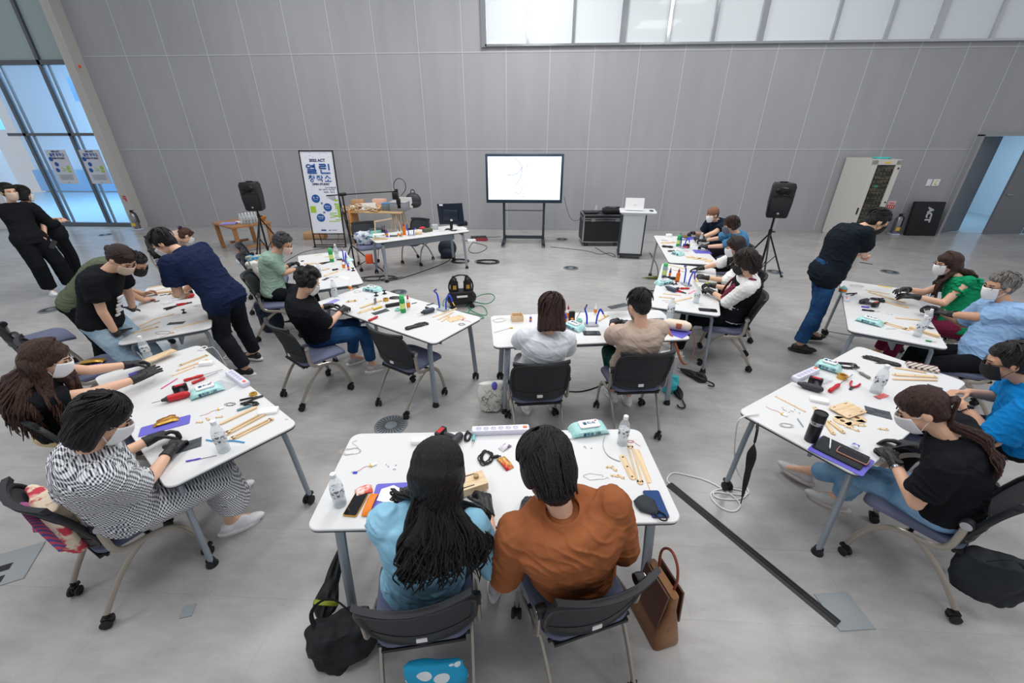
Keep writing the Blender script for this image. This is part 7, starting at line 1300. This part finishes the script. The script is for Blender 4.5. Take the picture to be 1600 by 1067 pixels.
t = soft_bag((-.40, .97, .0), (.26, .07, .30), mat('cloud_tote', (20, 170, 220), .6, col2=(240, 248, 252), dots=(11, .42)), 'bright blue tote with white clouds under the light blue shirt’s chair', a=.15, seed=6, amp=.01); 
# brown handbag
t = thing('handbag', 'brown leather handbag with round handle beside the brown shirt', 'bag', (.70, 1.36, .0), -1.25); t.scale = (.8, .9, .9); b = MB(); b.loft([[V((x*k, y*k2, z)) for x, y in rrect(.34, .15, .03, 3)] for z, k, k2 in ((0, 1, 1.1), (.02, 1.02, 1.15), (.2, .9, .7), (.3, .82, .4), (.42, .8, .3))]); obj('bag_body', b, mat('leather_tan', (150, 106, 66), .45, col2=(120, 78, 46), nscale=4), t); b = MB(); b.box((0, .06, .3), (.26, .01, .28), M=MX.Rotation(.1, 3, 'X')); b.box((0, -.06, .3), (.26, .01, .28), M=MX.Rotation(-.1, 3, 'X')); obj('flap', b, mat('leather_dark', (84, 46, 34), .4), t)
b = MB(); b.tube([(-.08, .02, .42), (-.1, .02, .55), (-.02, .02, .64), (.06, .02, .6), (.09, .02, .5), (.08, .02, .42)], .008, smooth=3); obj('handle', b, mat('leather_red', (136, 66, 44), .4), t)
# tote with line drawing beside the middle table
def lines(t):
    rnd = random.Random(9); b = MB()
    for k in range(26):
        a = rnd.uniform(-2.6, .2); z = rnd.uniform(.04, .26); pts = [(cos(a+.12*i+.04*rnd.random())*.128, sin(a+.12*i)*.088, z+.02*sin(i*1.7+k)) for i in range(6)]; b.tube(pts, .002, n=4, smooth=1)
    obj('line_drawing', b, BK, t); b = MB(); b.ell((.03, -.03, .27), (.03, .02, .05)); obj('violet_item', b, PURP, t)
soft_bag((-0.364, 3.25, 0.02), (.24, .16, .30), mat('tote_white', (226, 224, 218), .8), 'white tote bag with black line drawing by the middle table leg', a=.2, seed=8, amp=.012, top_in=.4, extra=lines)
# black tote hung on the near right chair
soft_bag((2.47, 1.50, .17), (.34, .15, .26), mat('tote_ink', (24, 30, 38), .7), 'black canvas tote hanging behind the ponytailed woman’s chair', a=-.3, seed=3, amp=.018, top_in=.8, handles=[[(.18, 0, .28), (.28, .05, .48), (.42, .12, .70), (.5, .2, .8)], [(-.12, -.06, .28), (-.05, -.08, .36), (.03, -.06, .29)]])
# floral bag on the gingham woman's chair
soft_bag((-2.42, 1.36, .46), (.34, .14, .32), mat('floral_cloth', (230, 214, 190), .8, col2=(196, 60, 80), nscale=14, nmix=(.5, .58)), 'cream floral bag with red and blue stripes behind the gingham dress', a=-.45, seed=5, amp=.015, extra=lambda t: obj('striped_band', (lambda b: (b.tube([(-.16, -.07, .05), (-.17, -.03, .2), (-.05, -.06, .33), (.1, -.07, .30), (.16, -.05, .1)], lambda k: (.02, .004), n=6, smooth=2), b)[1])(MB()), mat('band_stripe', (60, 90, 170), .7, col2=(220, 90, 100), wave=(30, 'X', 0)), t))
# bag pile chair
soft_bag((-3.98, 5.68, .48), (.36, .26, .26), mat('bag_white', (222, 222, 214), .7), 'white bag with looped handles on the chair at the far left', a=.2, seed=12, handles=[[(-.08, -.1, .22), (-.08, -.14, .36), (.02, -.14, .38), (.04, -.1, .22)], [(.1, -.08, .22), (.11, -.12, .34), (.2, -.1, .32), (.18, -.06, .2)]], hm=mat('handle_grey', (190, 196, 200), .5))
soft_bag((-4.02, 5.78, .70), (.34, .2, .10), mat('scarf', (30, 140, 190), .7, col2=(240, 200, 70), nscale=8), 'blue and yellow scarf heaped on the white bag', 'scarf', 'scarf', .3, seed=14, amp=.03); soft_bag((-4.45, 6.3, .5), (.5, .3, .14), mat('plastic_sack', (206, 216, 230), .35), 'translucent plastic bag bundle on a chair behind the scarf', 'plastic_bag', 'bag', .4, seed=15, amp=.03)
CH['x'] = chair(-4.42, 6.35, 30, 'training chair holding the translucent plastic bundle'); bottle((-4.2, 6.45, .49), 'water bottle beside the plastic bundle', 1.1)
soft_bag((-3.25, 7.92, .48), (.4, .3, .22), mat('pack_white', (206, 214, 222), .4, col2=(90, 110, 150), nscale=12, nmix=(.55, .6)), 'heap of white plastic packs on the chair by the camera stand', 'plastic_bag', 'bag', .3, seed=16, amp=.04); box_pack(-3.02, 7.35, .25, .12, .1, .16, .2, mat('bag_orange', (236, 90, 40), .5), 'orange_pouch', 'orange pouch hanging by the camera stand', 'pouch')
t = thing('backpack', 'dark navy backpack on the floor under the far desk', 'bag', (-1.831, 8.725, 0.0), .2); b = MB(); b.ell((0, 0, .2), (.2, .13, .21)); b.ell((0, -.06, .12), (.16, .1, .12)); b.rbox((0, 0, .03), (.32, .22, .06), .05); blob('bag_body', b, .012, mat('pack_navy2', (44, 50, 66), .7), t); b = MB(); b.tube([(-.05, 0, .4), (-.03, 0, .46), (.04, 0, .46), (.05, 0, .4)], .01, smooth=2); obj('handle', b, BK, t)
box_pack(*(-1.388, 10.589, 0.0), .4, .28, .03, .2, BK, 'flat_case', 'black flat folder on the floor right of the desk', 'case'); box_pack(*(-1.297, 10.379, 0.0), .3, .2, .03, -.1, mat('crimson', (150, 24, 44), .5), 'flat_case', 'crimson flat box beside the black folder', 'case'); box_pack(*(-1.512, 10.163, 0.0), .2, .15, .06, .3, W_, 'small_box', 'white box on the floor beside the crimson one')
box_pack(*(-5.585, 10.412, 0.0), .5, .35, .16, .2, mat('kraft', (190, 150, 110), .7), 'cardboard_box', 'flattened cardboard box on the floor behind the banner'); b = MB(); b.rbox((-4.35, 10.05, .4), (.04, .5, .8), .01); tag(obj('plywood_board', b, mat('panel_tan', (196, 140, 80), .5)), 'tan wooden panel standing behind the banner', 'board')
soft_bag((1.453, 3.654, 0.0), (.14, .12, .2), mat('cloth_teal', (70, 190, 200), .7), 'turquoise cloth bundle at the right leg of the middle table', 'cloth_bundle', 'cloth', seed=17, amp=.03)
soft_bag((-3.524, 4.944, 0.0), (.3, .25, .4), mat('bag_navy', (18, 34, 54), .7), 'dark navy bag on the floor under the pale green person’s chair', seed=18, amp=.02)
umbrella((-3.253, 5.056, 0.1), (-3.4, 4.962, 0.1), 'folded umbrella with crimson handle under the far left chair', UB, False, .02, mat('crimson', (150, 24, 44), .5)); soft_bag((-4.121, 4.586, 0.2), (.3, .2, .32), BB_, 'black bag hanging under the back left table', seed=19, amp=.02)
packet((-4.12, 3.16, .482, .4, .2), 'gold snack packet on the empty seat by the long brown hair', GOLD, .08, h=.03); box_pack(-4.05, 3.03, .482, .22, .16, .006, .5, PURP, 'booklet', 'violet booklet under the gold packet on the seat', 'booklet')
b = MB(); b.rbox((0, 0, 0), (.07, .14, .008), .01); o = tag(obj('mobile_phone', b, BK), 'dark phone held low by the woman in the black jacket', 'phone'); o.location = (-7.728, 6.25, 0.813); o.rotation_euler = (1.0, .4, .3)
pen((*(3.998, 5.016, 1.0)[:3], -.8, .14), 'black pen in the hands of the man leaning over', BK)
